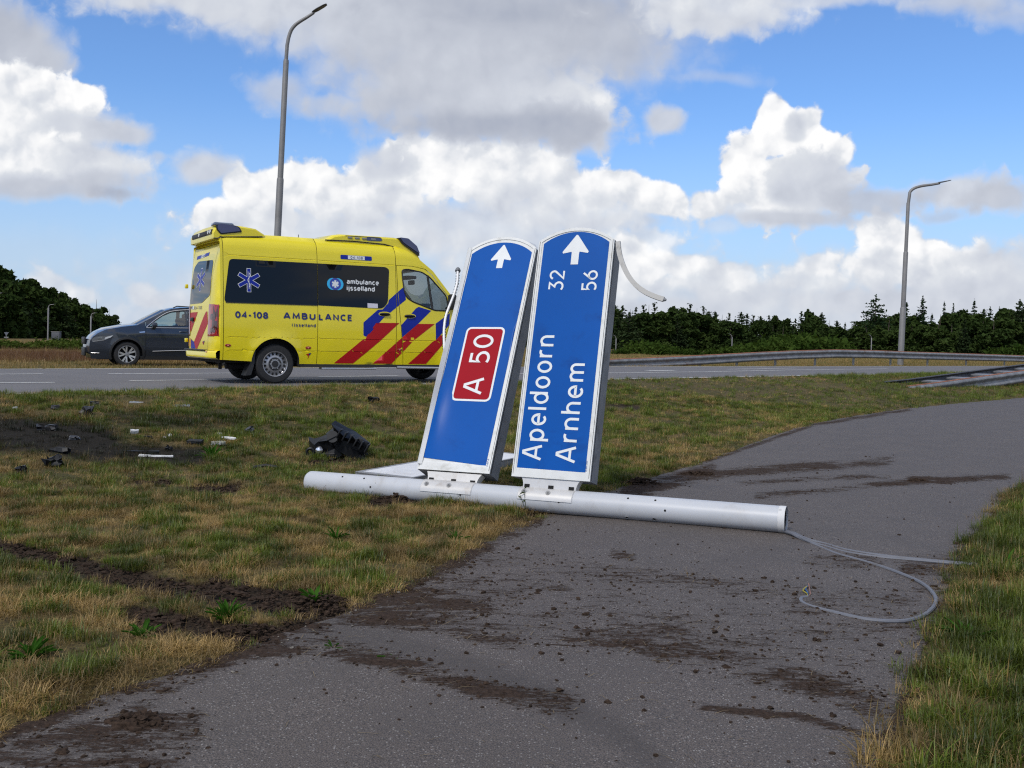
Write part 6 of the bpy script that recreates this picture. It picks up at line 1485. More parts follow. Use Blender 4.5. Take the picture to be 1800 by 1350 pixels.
def spruce(seed, h=14.0, w=5.0, gap=.0, levels=20, droop=.25, pw=.85, rag=.7):
    r = np.random.default_rng(seed); P = []
    for L in range(levels):
        z = h * (.06 + .92 * L / levels); R_ = w / 2 * (1 - L / levels) ** pw * r.uniform(.75, 1.15) + .12
        nb = 13 if R_ > 2.5 else 9 if R_ > .7 else 6
        for b in range(nb):
            a = 2 * PI * (b + r.uniform(-.3, .3)) / nb + L; rl = R_ * r.uniform(rag, 1.12); dz_ = r.normal() * (.9 - rag)
            for t in np.linspace(.15, 1, max(3, int(rl * 4))): P.append((rl * t * math.cos(a) + r.normal() * .06, rl * t * math.sin(a) + r.normal() * .06, z - droop * rl * t + .12 * rl * t * t + r.normal() * .05 + dz_))
    for z in np.linspace(h * .93, h, 8): P.append((r.normal() * .04, r.normal() * .04, z))
    return leaf_quads(np.array(P), .34, r, .55, 1.1)
def pine(seed, h=12.0, w=5.0):
    A = spruce(seed, h, w * 1.25, levels=17, droop=.02, pw=.62, rag=.25)
    r = np.random.default_rng(seed + 5); P = np.stack([r.uniform(-w / 2, w / 2, 420), r.uniform(-w / 2, w / 2, 420), r.uniform(.02, .5, 420) * h], 1)
    return np.concatenate([A, leaf_quads(P, .42, r, .2)])
def trunk_mesh(h, r0, m=m_bark, limbs=4, seed=0):
    r = np.random.default_rng(seed); mb = MB(); mb.tube([(0, 0, -.2), (.03, 0, h * .3), (-.02, .04, h * .65), (0, 0, h * .95)], [r0, r0 * .8, r0 * .5, r0 * .12], n=7)
    for q in range(limbs):
        z = h * r.uniform(.3, .7); a = r.uniform(0, 2 * PI); l = h * r.uniform(.12, .22); mb.tube([(0, 0, z), (l * .5 * math.cos(a), l * .5 * math.sin(a), z + l * .3), (l * math.cos(a), l * math.sin(a), z + l * .7)], [r0 * .35, r0 * .22, r0 * .06], n=5)
    me = bpy.data.meshes.new('trunk'); me.from_pydata(mb.v, [], mb.f); me.materials.append(m); return me
PROT = {}
for i in range(5): PROT['b%d' % i] = (crown_mesh('crown', broadleaf(40 + i, 10, (6.4, 7.6, 5.6, 8.2, 6.8)[i]), m_decid), trunk_mesh(10, .20, seed=i), 10.0)
for i in range(4): PROT['p%d' % i] = (crown_mesh('crown', pine(60 + i, 12, (4.6, 5.6, 4.0, 5.0)[i]), m_pine), trunk_mesh(12, .17, seed=9 + i), 12.0)
for i in range(3): PROT['s%d' % i] = (crown_mesh('crown', spruce(80 + i, 14, (6.4, 4.6, 7.0)[i]), m_conif), trunk_mesh(14, .17, limbs=0), 14.0)
PROT['big'] = (crown_mesh('crown', spruce(97, 14, 17.0, levels=13, droop=.20, pw=.72, rag=.35), m_conif), trunk_mesh(14, .25, limbs=0), 14.0)
PROT['thin'] = (crown_mesh('crown', spruce(99, 14, 8.0, levels=16, droop=-.05, rag=.5), m_conif), trunk_mesh(14, .14, limbs=0), 14.0)
NAME = {'b': 'broadleaf_tree', 'p': 'pine_tree', 's': 'spruce_tree', 't': 'spruce_tree'}
def plant_tree(kind, px, top_y, D, label, group, name=None, wide=1.0):
    cr, tk, h0 = PROT[kind]; p = vplane(px, top_y, D); h = p.z - ZF; s = h / h0
    t = thing(name or NAME.get(kind[0], 'conifer_tree'), label, 'tree', (p.x, p.y, ZF - .05), random.uniform(0, 6.28), group); t.scale = (s * wide * random.uniform(.9, 1.15), s * wide * random.uniform(.9, 1.15), s)
    c = bpy.data.objects.new('crown', cr); COL.objects.link(c); c.parent = t
    k = bpy.data.objects.new('trunk', tk); COL.objects.link(k); k.parent = t
    return t
GR, GL_, GM = 'trees of the wood beyond the road at right', 'trees of the wood at left', 'low trees between the left wood and the ambulance'
LB_ = {'b': 'dark broadleaf tree in the wood beyond the road at right', 'p': 'ragged dark pine in the wood beyond the road at right', 's': 'narrow dark spruce in the wood beyond the road at right'}
topx = [640, 760, 900, 1078, 1110, 1150, 1180, 1210, 1260, 1290, 1310, 1360, 1390, 1410, 1440, 1480, 1505, 1560, 1620, 1660, 1700, 1740, 1790, 1830, 1980]
topy = [556, 552, 548, 534, 542, 536, 546, 538, 546, 560, 552, 553, 561, 552, 550, 566, 568, 553, 553, 552, 550, 548, 546, 546, 540]
def zone(px):
    for lim, w in ((905, 'behind the left sign board'), (1085, 'beside the right sign board'), (1230, 'behind the first bright shrubs'), (1360, 'above the middle of the guardrail'), (1490, 'behind the long bright shrubs'), (1580, 'around the broad layered conifer'), (1690, 'just right of the tall street lamp')):
        if px < lim: return w
    return 'at the far right'
x = 640.0; i = 0
while x < 1990:
    ty = np.interp(x, topx, topy); kd = random.choice(['p0', 'p1', 'p2', 'p3', 'b0', 'b2'] if x < 1440 else ['b0', 'b1', 'b3', 'b4', 'p1', 's0'])
    plant_tree(kd, x, ty + random.uniform(-5, 5) - 2, random.uniform(215, 250), 'back row ' + NAME[kd[0]].replace('_', ' ') + ' of right wood, ' + zone(x), 'back row ' + NAME[kd[0]].replace('_', ' ') + 's of the right wood, ' + zone(x), wide=1.05)
    x += random.uniform(9, 16)
x = 650.0
while x < 1990:
    ty = np.interp(x, topx, topy); kd = random.choice(['b0', 'b1', 'b2', 'b3', 'b4', 'p0'] if x > 1180 else ['b0', 'b4', 'p0', 'p1', 'p3', 'b2'])
    plant_tree(kd, x, ty + random.uniform(6, 18), random.uniform(165, 195), 'front row ' + NAME[kd[0]].replace('_', ' ') + ' of right wood, ' + zone(x), 'front row ' + NAME[kd[0]].replace('_', ' ') + 's of the right wood, ' + zone(x), wide=1.25)
    x += random.uniform(15, 23)
plant_tree('big', 1540, 518, 205, 'broad layered conifer rising above the right wood, left of the tall street lamp', None, 'conifer_tree', .95)
plant_tree('thin', 1622, 521, 225, 'open branched spruce top above the wood, just right of the tall street lamp', None, wide=1.0)
plant_tree('s1', 1594, 531, 225, 'spruce top half hidden behind the tall right street lamp', None)
plant_tree('s1', 1660, 529, 235, 'very narrow spire of a spruce right of the open branched one', None, wide=.6)
plant_tree('thin', 1676, 534, 235, 'small thin topped spruce next to the narrow spire', None, wide=.6)
plant_tree('s0', 1713, 525, 230, 'pointed dense spruce above the wood, midway between street lamp and right edge', None, wide=.8)
plant_tree('s1', 1741, 539, 235, 'low pointed spruce right of the dense one', None); plant_tree('s1', 1757, 539, 235, 'slender spruce of a pair near the right edge', None, wide=.6)
plant_tree('p1', 1793, 526, 225, 'open crowned pine at the right edge of the photo', None, wide=.8)
LL = 'dark broadleaf tree in the tall wood at left'; LP = 'dark pine in the tall wood at left'
def lzone(px): return 'at the left edge' if px < 0 else 'left of the cabinet' if px < 84 else 'between two small lamps' if px < 159 else 'at its right end'
tlx = [-160, 0, 15, 30, 40, 60, 75, 95, 110, 125, 140, 155, 168, 185, 198, 206]; tly = [462, 470, 478, 483, 491, 501, 503, 517, 514, 521, 528, 530, 525, 539, 546, 560]
x = -160.0
while x < 200:
    kd = random.choice(['b0', 'b1', 'b3', 'b4', 'b2', 'b0']); D = np.interp(x, [-160, 205], [135, 215])
    plant_tree(kd, x, np.interp(x, tlx, tly) + random.uniform(-5, 2), D + random.uniform(0, 12), ('tall broadleaf tree of the left wood, ' + lzone(x)), 'tall trees of the left wood, ' + lzone(x), wide=.92); x += random.uniform(9, 15)
x = -150.0
while x < 190:
    kd = random.choice(['b0', 'b1', 'b3', 'b4', 'b2', 'p1']); D = np.interp(x, [-160, 205], [125, 195])
    plant_tree(kd, x, np.interp(x, tlx, tly) + random.uniform(8, 22), D - random.uniform(0, 8), 'lower front ' + ('broadleaf tree' if kd[0] == 'b' else 'pine') + ' of the left wood, ' + lzone(x), 'front ' + ('trees' if kd[0] == 'b' else 'pines') + ' of the left wood, ' + lzone(x), wide=1.15); x += random.uniform(12, 20)
for px_t, ty, kd in ((203, 553, 'p1'), ): plant_tree(kd, px_t, ty, 215, 'ragged pine standing at the right end of the left wood', None)
for i, px_t in enumerate((222, 240, 262, 285, 305, 330, 355)): plant_tree(random.choice(['b0', 'b2', 'b4']), px_t, 569 + random.uniform(-3, 5), 380, 'low distant tree seen over the bonnet of the dark car', GM, wide=1.2)
# shrubs
def shrub_mesh(seed, m, n=520, upright=.6):
    r = np.random.default_rng(seed); k = 12; a = r.uniform(0, 2 * PI, k); rad = r.uniform(0, 1.1, k)
    b = np.stack([rad * np.cos(a), rad * np.sin(a), r.uniform(.2, .75, k)], 1); i = r.integers(0, k, n); P = b[i] + r.normal(size=(n, 3)) * [.28, .28, .24]; P[:, 2] = np.abs(P[:, 2])
    V = leaf_quads(P, .13, r, 0, 1.4).reshape(-1, 4, 3); 
    return crown_mesh('foliage', V.reshape(-1, 3), m)
SH = [shrub_mesh(5 + i, m_bush) for i in range(3)]; BR = [shrub_mesh(15 + i, m_brack) for i in range(2)]
stem_me = trunk_mesh(.6, .03, seed=3, limbs=5)
def shrub(px, top_y, D, label, group, me, wide=1.0, name='shrub'):
    p = vplane(px, top_y, D); h = p.z - ZF; t = thing(name, label, 'shrub', (p.x, p.y, ZF - .02), random.uniform(0, 6), group); s = h / 1.05; t.scale = (s * wide, s * wide, s)
    c = bpy.data.objects.new('foliage', me); COL.objects.link(c); c.parent = t; k = bpy.data.objects.new('stem', stem_me); COL.objects.link(k); k.parent = t
GBU = 'bright green shrubs in front of the right wood'
bx = [1080, 1110, 1125, 1150, 1175, 1215, 1260, 1300, 1340, 1390, 1425, 1450, 1470, 1480]; by = [617, 604, 599, 604, 609, 613, 612, 608, 600, 594, 592, 595, 601, 610]
x = 1085.0
while x < 1478:
    shrub(x, np.interp(x, bx, by) + random.uniform(-2, 5), random.uniform(88, 104), 'bright green shrub behind the guardrail, ' + zone(x), GBU + ', ' + zone(x), random.choice(SH), 1.05); x += random.uniform(9, 15)
x = -60.0
while x < 170:
    if not 14 < x < 44: shrub(x, 598 + random.uniform(-2, 4), random.uniform(50, 60), 'low green bracken clump under the left wood, ' + lzone(x), 'bracken clumps under the left wood, ' + lzone(x), random.choice(BR), 1.3, 'bracken')
    x += random.uniform(6, 10)
shrub(103, 595, 62, 'dark rounded shrub just below the grey cabinet at left', None, crown_mesh('foliage', leaf_quads(np.random.default_rng(3).normal(size=(500, 3)) * [.5, .5, .3] + [0, 0, .5], .15, np.random.default_rng(4)), m_decid), 1.0)
for px_t, ty in ((1760, 612), (1795, 608)): shrub(px_t, ty, 120, 'small green shrub behind the guardrail near the right edge', 'small shrubs behind the right end of the guardrail', SH[0])

# ------------------------------------------------------------------ grass
def grass_mat():
    m = bpy.data.materials.new('grass_blades'); m.use_nodes = True; N = NT(m.node_tree); N.n.clear()
    tint = N.attr('tint', 'INSTANCER'); shade = N.attr('shade', 'INSTANCER'); h = N.attr('along'); v = N.attr('dry')
    green = N.mixc(v, rgb(.056, .084, .008), rgb(.135, .165, .018))
    straw = N.mixc(v, rgb(.145, .098, .030), rgb(.345, .230, .090))
    red = rgb(.150, .072, .034)
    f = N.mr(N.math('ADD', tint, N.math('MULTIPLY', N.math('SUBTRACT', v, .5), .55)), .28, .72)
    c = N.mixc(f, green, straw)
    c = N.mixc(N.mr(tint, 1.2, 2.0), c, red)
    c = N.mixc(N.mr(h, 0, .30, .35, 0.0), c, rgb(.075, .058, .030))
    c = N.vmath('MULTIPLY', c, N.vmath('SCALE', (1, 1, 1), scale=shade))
    d = N.node('ShaderNodeBsdfDiffuse'); N.l.new(c, d.inputs[0])
    t = N.node('ShaderNodeBsdfTranslucent'); N.l.new(N.vmath('MULTIPLY', c, (1.2, 1.2, .7)), t.inputs[0])
    mx = N.node('ShaderNodeMixShader'); mx.inputs[0].default_value = .28; N.l.new(d.outputs[0], mx.inputs[1]); N.l.new(t.outputs[0], mx.inputs[2])
    g = N.node('ShaderNodeBsdfGlossy'); g.inputs['Roughness'].default_value = .5; g.inputs[0].default_value = (.8, .85, .8, 1)
    m2 = N.node('ShaderNodeMixShader'); m2.inputs[0].default_value = .035; N.l.new(mx.outputs[0], m2.inputs[1]); N.l.new(g.outputs[0], m2.inputs[2])
    o = N.node('ShaderNodeOutputMaterial'); N.l.new(m2.outputs[0], o.inputs[0]); return m
m_grass = grass_mat()
def tuft(seed, n, rad, hmin, hmax, width, lean, dryp, flat=0.0):
    r = np.random.default_rng(seed); V, Fq, al, dr = [], [], [], []
    for _ in range(n):
        a = r.uniform(0, 2 * PI); q = rad * math.sqrt(r.uniform()); base = np.array([q * math.cos(a), q * math.sin(a), -.006])
        da = a + r.normal() * 1.0; L = r.uniform(hmin, hmax); ln = abs(r.normal()) * lean + .08 + (flat * r.uniform(.6, 1.4)); dv = np.array([math.cos(da), math.sin(da), 0])
        w = width * r.uniform(.6, 1.3); sd = np.array([-dv[1], dv[0], 0]); dry = 1.0 if r.uniform() < dryp else r.uniform(0, .6)
        k = len(V); th = ln * .35; p = base.copy(); seg = 3
        for s in range(seg + 1):
            t = s / seg; ww_ = w * (1 - t ** 1.6) * .5
            if s < seg: V += [p - sd * ww_, p + sd * ww_]; al += [t, t]; dr += [dry, dry]
            else: V += [p]; al += [1]; dr += [dry]
            ang = min(th + ln * 1.3 * t, 1.65); p = p + (dv * math.sin(ang) + np.array([0, 0, 1]) * math.cos(ang)) * L / seg; p[2] = max(p[2], .002)
        Fq += [(k, k + 1, k + 3, k + 2), (k + 2, k + 3, k + 5, k + 4), (k + 4, k + 5, k + 6)]
    me = bpy.data.meshes.new('tuft'); me.from_pydata([tuple(v) for v in V], [], Fq); me.materials.append(m_grass)
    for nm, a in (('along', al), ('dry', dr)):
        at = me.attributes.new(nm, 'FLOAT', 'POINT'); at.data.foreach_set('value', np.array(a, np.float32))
    return me
def proto_collection(name, meshes):
    c = bpy.data.collections.new(name)
    for i, me in enumerate(meshes): o = bpy.data.objects.new('%s_%02d' % (name, i), me); c.objects.link(o)
    return c
def scatter(name, label, cat, pts, coll, idx, scl, rot, tint, shade, up=None):
    me = bpy.data.meshes.new(name); me.vertices.add(len(pts)); me.vertices.foreach_set('co', np.asarray(pts, np.float32).ravel())
    for nm, ty, a in (('idx', 'INT', idx), ('scl', 'FLOAT', scl), ('rz', 'FLOAT', rot), ('tint', 'FLOAT', tint), ('shade', 'FLOAT', shade)):
        at = me.attributes.new(nm, ty, 'POINT'); at.data.foreach_set('value', np.asarray(a, np.int32 if ty == 'INT' else np.float32))
    o = bpy.data.objects.new(name, me); COL.objects.link(o)
    g = bpy.data.node_groups.new(name + '_nodes', 'GeometryNodeTree')
    g.interface.new_socket('Geometry', in_out='INPUT', socket_type='NodeSocketGeometry'); g.interface.new_socket('Geometry', in_out='OUTPUT', socket_type='NodeSocketGeometry')
    N = g.nodes; gi = N.new('NodeGroupInput'); go = N.new('NodeGroupOutput'); ip = N.new('GeometryNodeInstanceOnPoints'); ci = N.new('GeometryNodeCollectionInfo')
    ci.inputs[0].default_value = coll; ci.inputs['Separate Children'].default_value = True; ci.inputs['Reset Children'].default_value = True
    def na(nm, ty): n = N.new('GeometryNodeInputNamedAttribute'); n.data_type = ty; n.inputs[0].default_value = nm; return n.outputs[0]
    L = g.links.new; L(gi.outputs[0], ip.inputs['Points']); L(ci.outputs[0], ip.inputs['Instance']); ip.inputs['Pick Instance'].default_value = True
    L(na('idx', 'INT'), ip.inputs['Instance Index']); L(na('scl', 'FLOAT'), ip.inputs['Scale'])
    cx = N.new('ShaderNodeCombineXYZ'); L(na('rz', 'FLOAT'), cx.inputs[2]); L(cx.outputs[0], ip.inputs['Rotation']); L(ip.outputs[0], go.inputs[0])
    o.modifiers.new('scatter', 'NODES').node_group = g
    tag(o, label, cat, kind='stuff'); return o
TUFTS = [tuft(1, 26, .05, .03, .07, .0034, 1.1, .2), tuft(2, 26, .055, .025, .065, .0034, 1.3, .4), tuft(3, 20, .045, .04, .10, .0030, 1.0, .3), tuft(4, 26, .06, .02, .05, .0034, 1.3, .6),
         tuft(5, 14, .05, .04, .11, .0020, 1.0, .8), tuft(6, 24, .07, .04, .10, .0024, .35, .95, 1.05), tuft(7, 26, .05, .04, .09, .0055, 1.0, .05), tuft(8, 22, .045, .06, .14, .0034, 1.0, .25)]
TC = proto_collection('grass_tuft', TUFTS)
def ground_z(x, y):
    pd_ = sdf(x, y, PATH); e = np.clip(np.minimum(pd_, sdf(x, y, ROAD)), -1, 1)
    nr_2 = 1 - sst(np.hypot(x, y), 25, 60); zn_ = (fbm(x * 1.1, y * 1.1, 11) - .5) * .10 + (fbm(x * 7, y * 7, 21) - .5) * .03
    return gz(x, y) + nr_2 * sst(e, .02, .8) * zn_ + .014 * sst(e, 0, .15), e
def grow(n, x0, x1, y0, y1):
    x = RNG.uniform(x0, x1, n); y = RNG.uniform(y0, y1, n); return x, y
def grass_points(bands):
    PX_, PY_ = [], []
    for (n, x0, x1, y0, y1) in bands:
        x, y = grow(n, x0, x1, y0, y1); ok = (x > -.62 * y - 1.3) & (x < .62 * y + 1.3); PX_.append(x[ok]); PY_.append(y[ok])
    x = np.concatenate(PX_); y = np.concatenate(PY_); z, e = ground_z(x, y)
    bd_ = (seg_dist(x, y, FARX) < seg_dist(x, y, NEARX))
    ok = (e > -.05) & ~bd_; x, y, z, e = x[ok], y[ok], z[ok], e[ok]
    ru = stroke_mask(x, y, z, RUTS); sc = stroke_mask(x, y, z, SCORCH)
    r = RNG.uniform(size=len(x)); patch = fbm(x * 1.3, y * 1.3, 41); bare = fbm(x * 2.6, y * 2.6, 47)
    keep = (r > ru * 1.12) & (r > sc * .80) & (r > np.where(x > np.interp(y, [0, 3, 6.3, 9.4], [-.5, 1.2, 2.9, 4.9]) - .1, .2, .75) * sst(bare, .50, .66)) & (r > .6 * (1 - sst(e, -.03, .10)))
    x, y, z, e, ru, sc = x[keep], y[keep], z[keep], e[keep], ru[keep], sc[keep]
    D = np.hypot(x, y); cl = fbm(x * 8, y * 8, 61, 3); t = .34 * fbm(x * .9, y * .9, 51) + .66 * fbm(x * 8, y * 8, 57, 3) + RNG.normal(size=len(x)) * .07
    right = sdf(x, y, PATH); rs_ = (x > np.interp(y, [0, 3, 6.3, 9.4, 14], [-.5, 1.2, 2.9, 4.9, 8.6]) - .1)
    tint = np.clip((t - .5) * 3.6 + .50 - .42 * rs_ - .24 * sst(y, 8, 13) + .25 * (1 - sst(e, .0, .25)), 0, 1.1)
    r = RNG.uniform(size=len(x)); idx = np.select([tint < .22, tint < .45, tint < .72], [np.where(r < .45, 6, np.where(r < .8, 0, 2)), np.where(r < .5, 0, np.where(r < .8, 2, 1)), np.where(r < .35, 1, np.where(r < .6, 3, np.where(r < .85, 4, 5)))], np.where(r < .25, 3, np.where(r < .75, 5, 4)))
    tall = rs_ & (RNG.uniform(size=len(x)) < .30); idx = np.where(tall, 7, idx)
    scl = RNG.uniform(.6, 1.2, len(x)) * (.60 + .60 * sst(cl, .34, .70)) * (.92 + .25 * sst(y, 7, 13)) * np.where(rs_, 1.25, 1.0) * (1 - .35 * ru) * np.where(e < .1, .85, 1)
    sh = RNG.uniform(.62, 1.15, len(x)) * (1 + .22 * sst(y, 9, 15)) * (.62 + .75 * sst(fbm(x * 7, y * 7, 67, 3), .3, .68)) * (1 - .92 * np.clip(sc, 0, 1))  # the brighter light over the far verge is put into the blade colour
    return x, y, z, idx, scl, tint, sh
bands = [(52000, -6, 1.2, 2.4, 7.5), (36000, -10, 3, 7.5, 12), (62000, -14, 12, 12, 20), (34000, -6, 22, 20, 40), (26000, .8, 6, 2.2, 9), (14000, 4, 14, 9, 18)]
x, y, z, idx, scl, tint, sh = grass_points(bands)
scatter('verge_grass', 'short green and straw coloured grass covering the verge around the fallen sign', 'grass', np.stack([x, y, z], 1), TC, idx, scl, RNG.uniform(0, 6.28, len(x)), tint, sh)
# the far side of the road: dry reddish grass, then greener
FT = proto_collection('field_tuft', [tuft(21, 26, .22, .12, .34, .012, .45, .4), tuft(22, 26, .25, .10, .28, .012, .6, .7), tuft(23, 18, .20, .25, .55, .010, .35, .9)])
n = 90000; y = RNG.uniform(18, 118, n) ; x = RNG.uniform(-1, 1, n) * (.64 * y + 3)
ok = (sdf(x, y, ROAD) > .05) & (seg_dist(x, y, FARX) < seg_dist(x, y, NEARX)); x, y = x[ok], y[ok]
df = seg_dist(x, y, FARX); ok = (RNG.uniform(size=len(x)) < np.clip(1.15 - df / 130, .25, 1)) & ~((df > 7.0) & (df < 8.3)) ; x, y, df = x[ok], y[ok], df[ok]
z = gz(x, y); left = x < 0
band = sst(df, 7, 9) * (1 - sst(df, 18, 24)); t = fbm(x * .25, y * .25, 5)
tint = np.where(left, np.where(df < 3.2, .35 + .4 * t, np.where(df < 7, .6 + .5 * t, .7 + 1.3 * band * (.5 + t))), .25 + .9 * t * (1 - .4 * sst(df, 0, 2)))
idx = np.where(tint > 1.1, RNG.integers(1, 3, len(x)), RNG.integers(0, 2, len(x))); scl = RNG.uniform(.6, 1.1, len(x)) * np.where(df < 1.6, .36, np.where(df < 6, .5, np.where(df < 22, .8, .5)))
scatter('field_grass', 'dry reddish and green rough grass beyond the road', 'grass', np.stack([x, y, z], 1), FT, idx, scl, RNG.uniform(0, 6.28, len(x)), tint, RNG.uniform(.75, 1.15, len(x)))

# ------------------------------------------------------------------ clods of soil, straw and gravel
m_soil = mat('dark_soil', (.034, .0225, .016), .97, var=.5, vscale=60, spec=.1)
def lump_mesh(pts, rad, seed):
    r = np.random.default_rng(seed); t = (1 + 5 ** .5) / 2
    B0 = np.array([(-1, t, 0), (1, t, 0), (-1, -t, 0), (1, -t, 0), (0, -1, t), (0, 1, t), (0, -1, -t), (0, 1, -t), (t, 0, -1), (t, 0, 1), (-t, 0, -1), (-t, 0, 1)]) / 1.9
    Fi = np.array([(0, 11, 5), (0, 5, 1), (0, 1, 7), (0, 7, 10), (0, 10, 11), (1, 5, 9), (5, 11, 4), (11, 10, 2), (10, 7, 6), (7, 1, 8), (3, 9, 4), (3, 4, 2), (3, 2, 6), (3, 6, 8), (3, 8, 9), (4, 9, 5), (2, 4, 11), (6, 2, 10), (8, 6, 7), (9, 8, 1)])
    n = len(pts); V = B0[None] * rad[:, None, None] * r.uniform(.6, 1.35, (n, 12, 1)) * np.stack([r.uniform(.8, 1.6, n), r.uniform(.8, 1.3, n), r.uniform(.4, .8, n)], 1)[:, None]
    a = r.uniform(0, 6.28, n); c, s = np.cos(a)[:, None], np.sin(a)[:, None]; V = np.stack([V[..., 0] * c - V[..., 1] * s, V[..., 0] * s + V[..., 1] * c, V[..., 2]], -1)
    V += np.asarray(pts)[:, None]; Q = Fi[None] + (np.arange(n) * 12)[:, None, None]
    return V.reshape(-1, 3), Q.reshape(-1, 3)
w_ = mud_v ** 1.6 * np.clip(1.2 - np.hypot(px_, py_) / 16, .15, 1); area = np.ones(len(w_)); w_ = w_ / w_.sum()
n = 8500; k = RNG.choice(len(px_), n, p=w_); ox, oy = px_[k] + RNG.normal(size=n) * .035, py_[k] + RNG.normal(size=n) * .025; rad = np.clip(RNG.lognormal(-5.85, .6, n), .0012, .014); oz = pz_[k] + rad * .25
k2 = RNG.choice(len(px_), 500); ox = np.r_[ox, px_[k2]]; oy = np.r_[oy, py_[k2]]; oz = np.r_[oz, pz_[k2] + .002]; rad = np.r_[rad, np.clip(RNG.lognormal(-5.7, .6, 500), .001, .013)]
ok = sdf(ox, oy, PATH) < .03; V1, Q1 = lump_mesh(np.stack([ox, oy, oz], 1)[ok], rad[ok], 5)
rr_ = rut.copy(); rr_[np.hypot(gx, gy) > 12] = 0; rr_ /= rr_.sum(); n = 7000; k = RNG.choice(len(gx), n, p=rr_); ox, oy = gx[k] + RNG.normal(size=n) * .03, gy[k] + RNG.normal(size=n) * .03; rad = np.clip(RNG.lognormal(-5.2, .55, n), .003, .022); zz, _ = ground_z(ox, oy)
V2, Q2 = lump_mesh(np.stack([ox, oy, zz - .015 + rad * .2], 1), rad, 6)
tag(np_mesh('mud_clods', V1, Q1, [m_soil], smooth=False), 'loose crumbs of dark soil scattered over the cycle path', 'soil', kind='stuff')
tag(np_mesh('soil_clods', V2, Q2, [m_soil], smooth=False), 'torn up lumps of soil along the ruts in the verge', 'soil', kind='stuff')
def heap(px, py, w, h, label, seed, depth=.8, k=1.0):
    g = hit(px, py); r = np.random.default_rng(seed); n = 220; a = r.uniform(0, 6.28, n); q = np.sqrt(r.uniform(size=n)); P = np.stack([g[0] + w * q * np.cos(a), g[1] + w * depth * q * np.sin(a), g[2] + h * (1 - q ** 1.4) * r.uniform(.2, 1, n)], 1)
    V, Q = lump_mesh(P, r.uniform(.006, .020, n) * k, seed); c0 = np.array([g[0], g[1], g[2]]); o = np_mesh('soil_heap', V - c0, Q, [m_soil], smooth=False); o.location = c0; tag(o, label, 'soil heap')
heap(695, 882, .13, .07, 'small dark heap of soil pushed up in front of the pole', 3, .5); heap(385, 868, .20, .05, 'torn heap of soil in the grass left of the pole end', 4); heap(1230, 836, .22, .05, 'heap of soil and roots on the left edge of the path behind the pole', 5, .6)
heap(1128, 852, .20, .08, 'dark soil and dry roots against the verge just right of the right sign board', 6, .6); heap(1612, 849, .14, .045, 'clump of turf lying on the path far right', 7, .5); heap(240, 1275, .10, .04, 'lump of soil on the path at lower left', 8)
heap(560, 1062, .16, .05, 'torn soil edge where the rut meets the path', 10, .8, .6); heap(430, 1118, .20, .05, 'crumbled soil below the green dock leaves at left', 11, .8, .6)
ring_i = RNG.choice(len(px_), 900, p=np.where(mud_v > .3, 1.0, .12) / np.where(mud_v > .3, 1.0, .12).sum())
SV, SQ = [], []
for q, i in enumerate(ring_i):
    a = RNG.normal() * .7; L = RNG.uniform(.015, .08); c0 = np.array([px_[i], py_[i], pz_[i] + .003]); d = np.array([math.cos(a), math.sin(a), 0]); s = np.array([-d[1], d[0], 0]) * .0012; up = np.array([0, 0, RNG.uniform(0, .010)])
    SV += [c0 - d * L / 2 - s, c0 - d * L / 2 + s, c0 + s + up, c0 - s + up, c0 + d * L / 2 + s * .5, c0 + d * L / 2 - s * .5]; SQ += [(6 * q, 6 * q + 1, 6 * q + 2, 6 * q + 3), (6 * q + 3, 6 * q + 2, 6 * q + 4, 6 * q + 5)]
tag(np_mesh('straw_bits', np.array(SV), np.array(SQ), [mat('dry_straw', (.13, .095, .050), .8, var=.5, vscale=15)], smooth=False), 'thin bits of dry straw on the path', 'straw', kind='stuff')
w2_ = np.exp(-(seg_dist(px_, py_, [tuple(p) for p in _L]) / .12) ** 2) * (np.hypot(px_, py_) < 9); w2_ /= w2_.sum(); k = RNG.choice(len(px_), 260, p=w2_)
V3, Q3 = lump_mesh(np.stack([px_[k] + RNG.normal(size=260) * .03, py_[k] + RNG.normal(size=260) * .03, pz_[k] + .004], 1), np.clip(RNG.lognormal(-5.7, .5, 260), .0015, .007), 8)
tag(np_mesh('gravel', V3, Q3, [mat('pale_gravel', (.14, .125, .105), .8, var=.5, vscale=30)], smooth=False), 'pale gravel along the crumbling path edge', 'gravel', kind='stuff')

# ------------------------------------------------------------------ weeds
m_dock = leaf_mat('dock_leaf', (.030, .085, .010), (.055, .140, .020), 9, .3)
def weed(px, py, n, L, wd, label, seed, name='weed_plant', up=.9):
    g = hit(px, py); r = np.random.default_rng(seed); t = thing(name, label, 'plant', (g[0], g[1], g[2]))
    for i in range(n):
        a = r.uniform(0, 6.28); ln = L * r.uniform(.6, 1.1); w = wd * r.uniform(.7, 1.2); el = r.uniform(.6, 1.55) * up; vs = []; d = Vector((math.cos(a), math.sin(a), 0)); s = Vector((-d.y, d.x, 0)); p = d * L * .25 * r.uniform(.1, 1)
        for q, (tt_, ww2) in enumerate(((0, .12), (.25, .7), (.55, 1), (.85, .6), (1, .05))):
            ang = el - tt_ * .75; vs += [p - s * w * ww2 * .5 + Vector((0, 0, .006)), p, p + s * w * ww2 * .5 + Vector((0, 0, .006))]; p = p + (d * math.cos(ang) + Vector((0, 0, math.sin(ang)))) * ln * .25
        mb = MB(); mb.add(vs, [(3 * q + e_, 3 * q + e_ + 1, 3 * q + e_ + 4, 3 * q + e_ + 3) for q in range(4) for e_ in (0, 1)]); mb.build('leaf', m_dock, t)
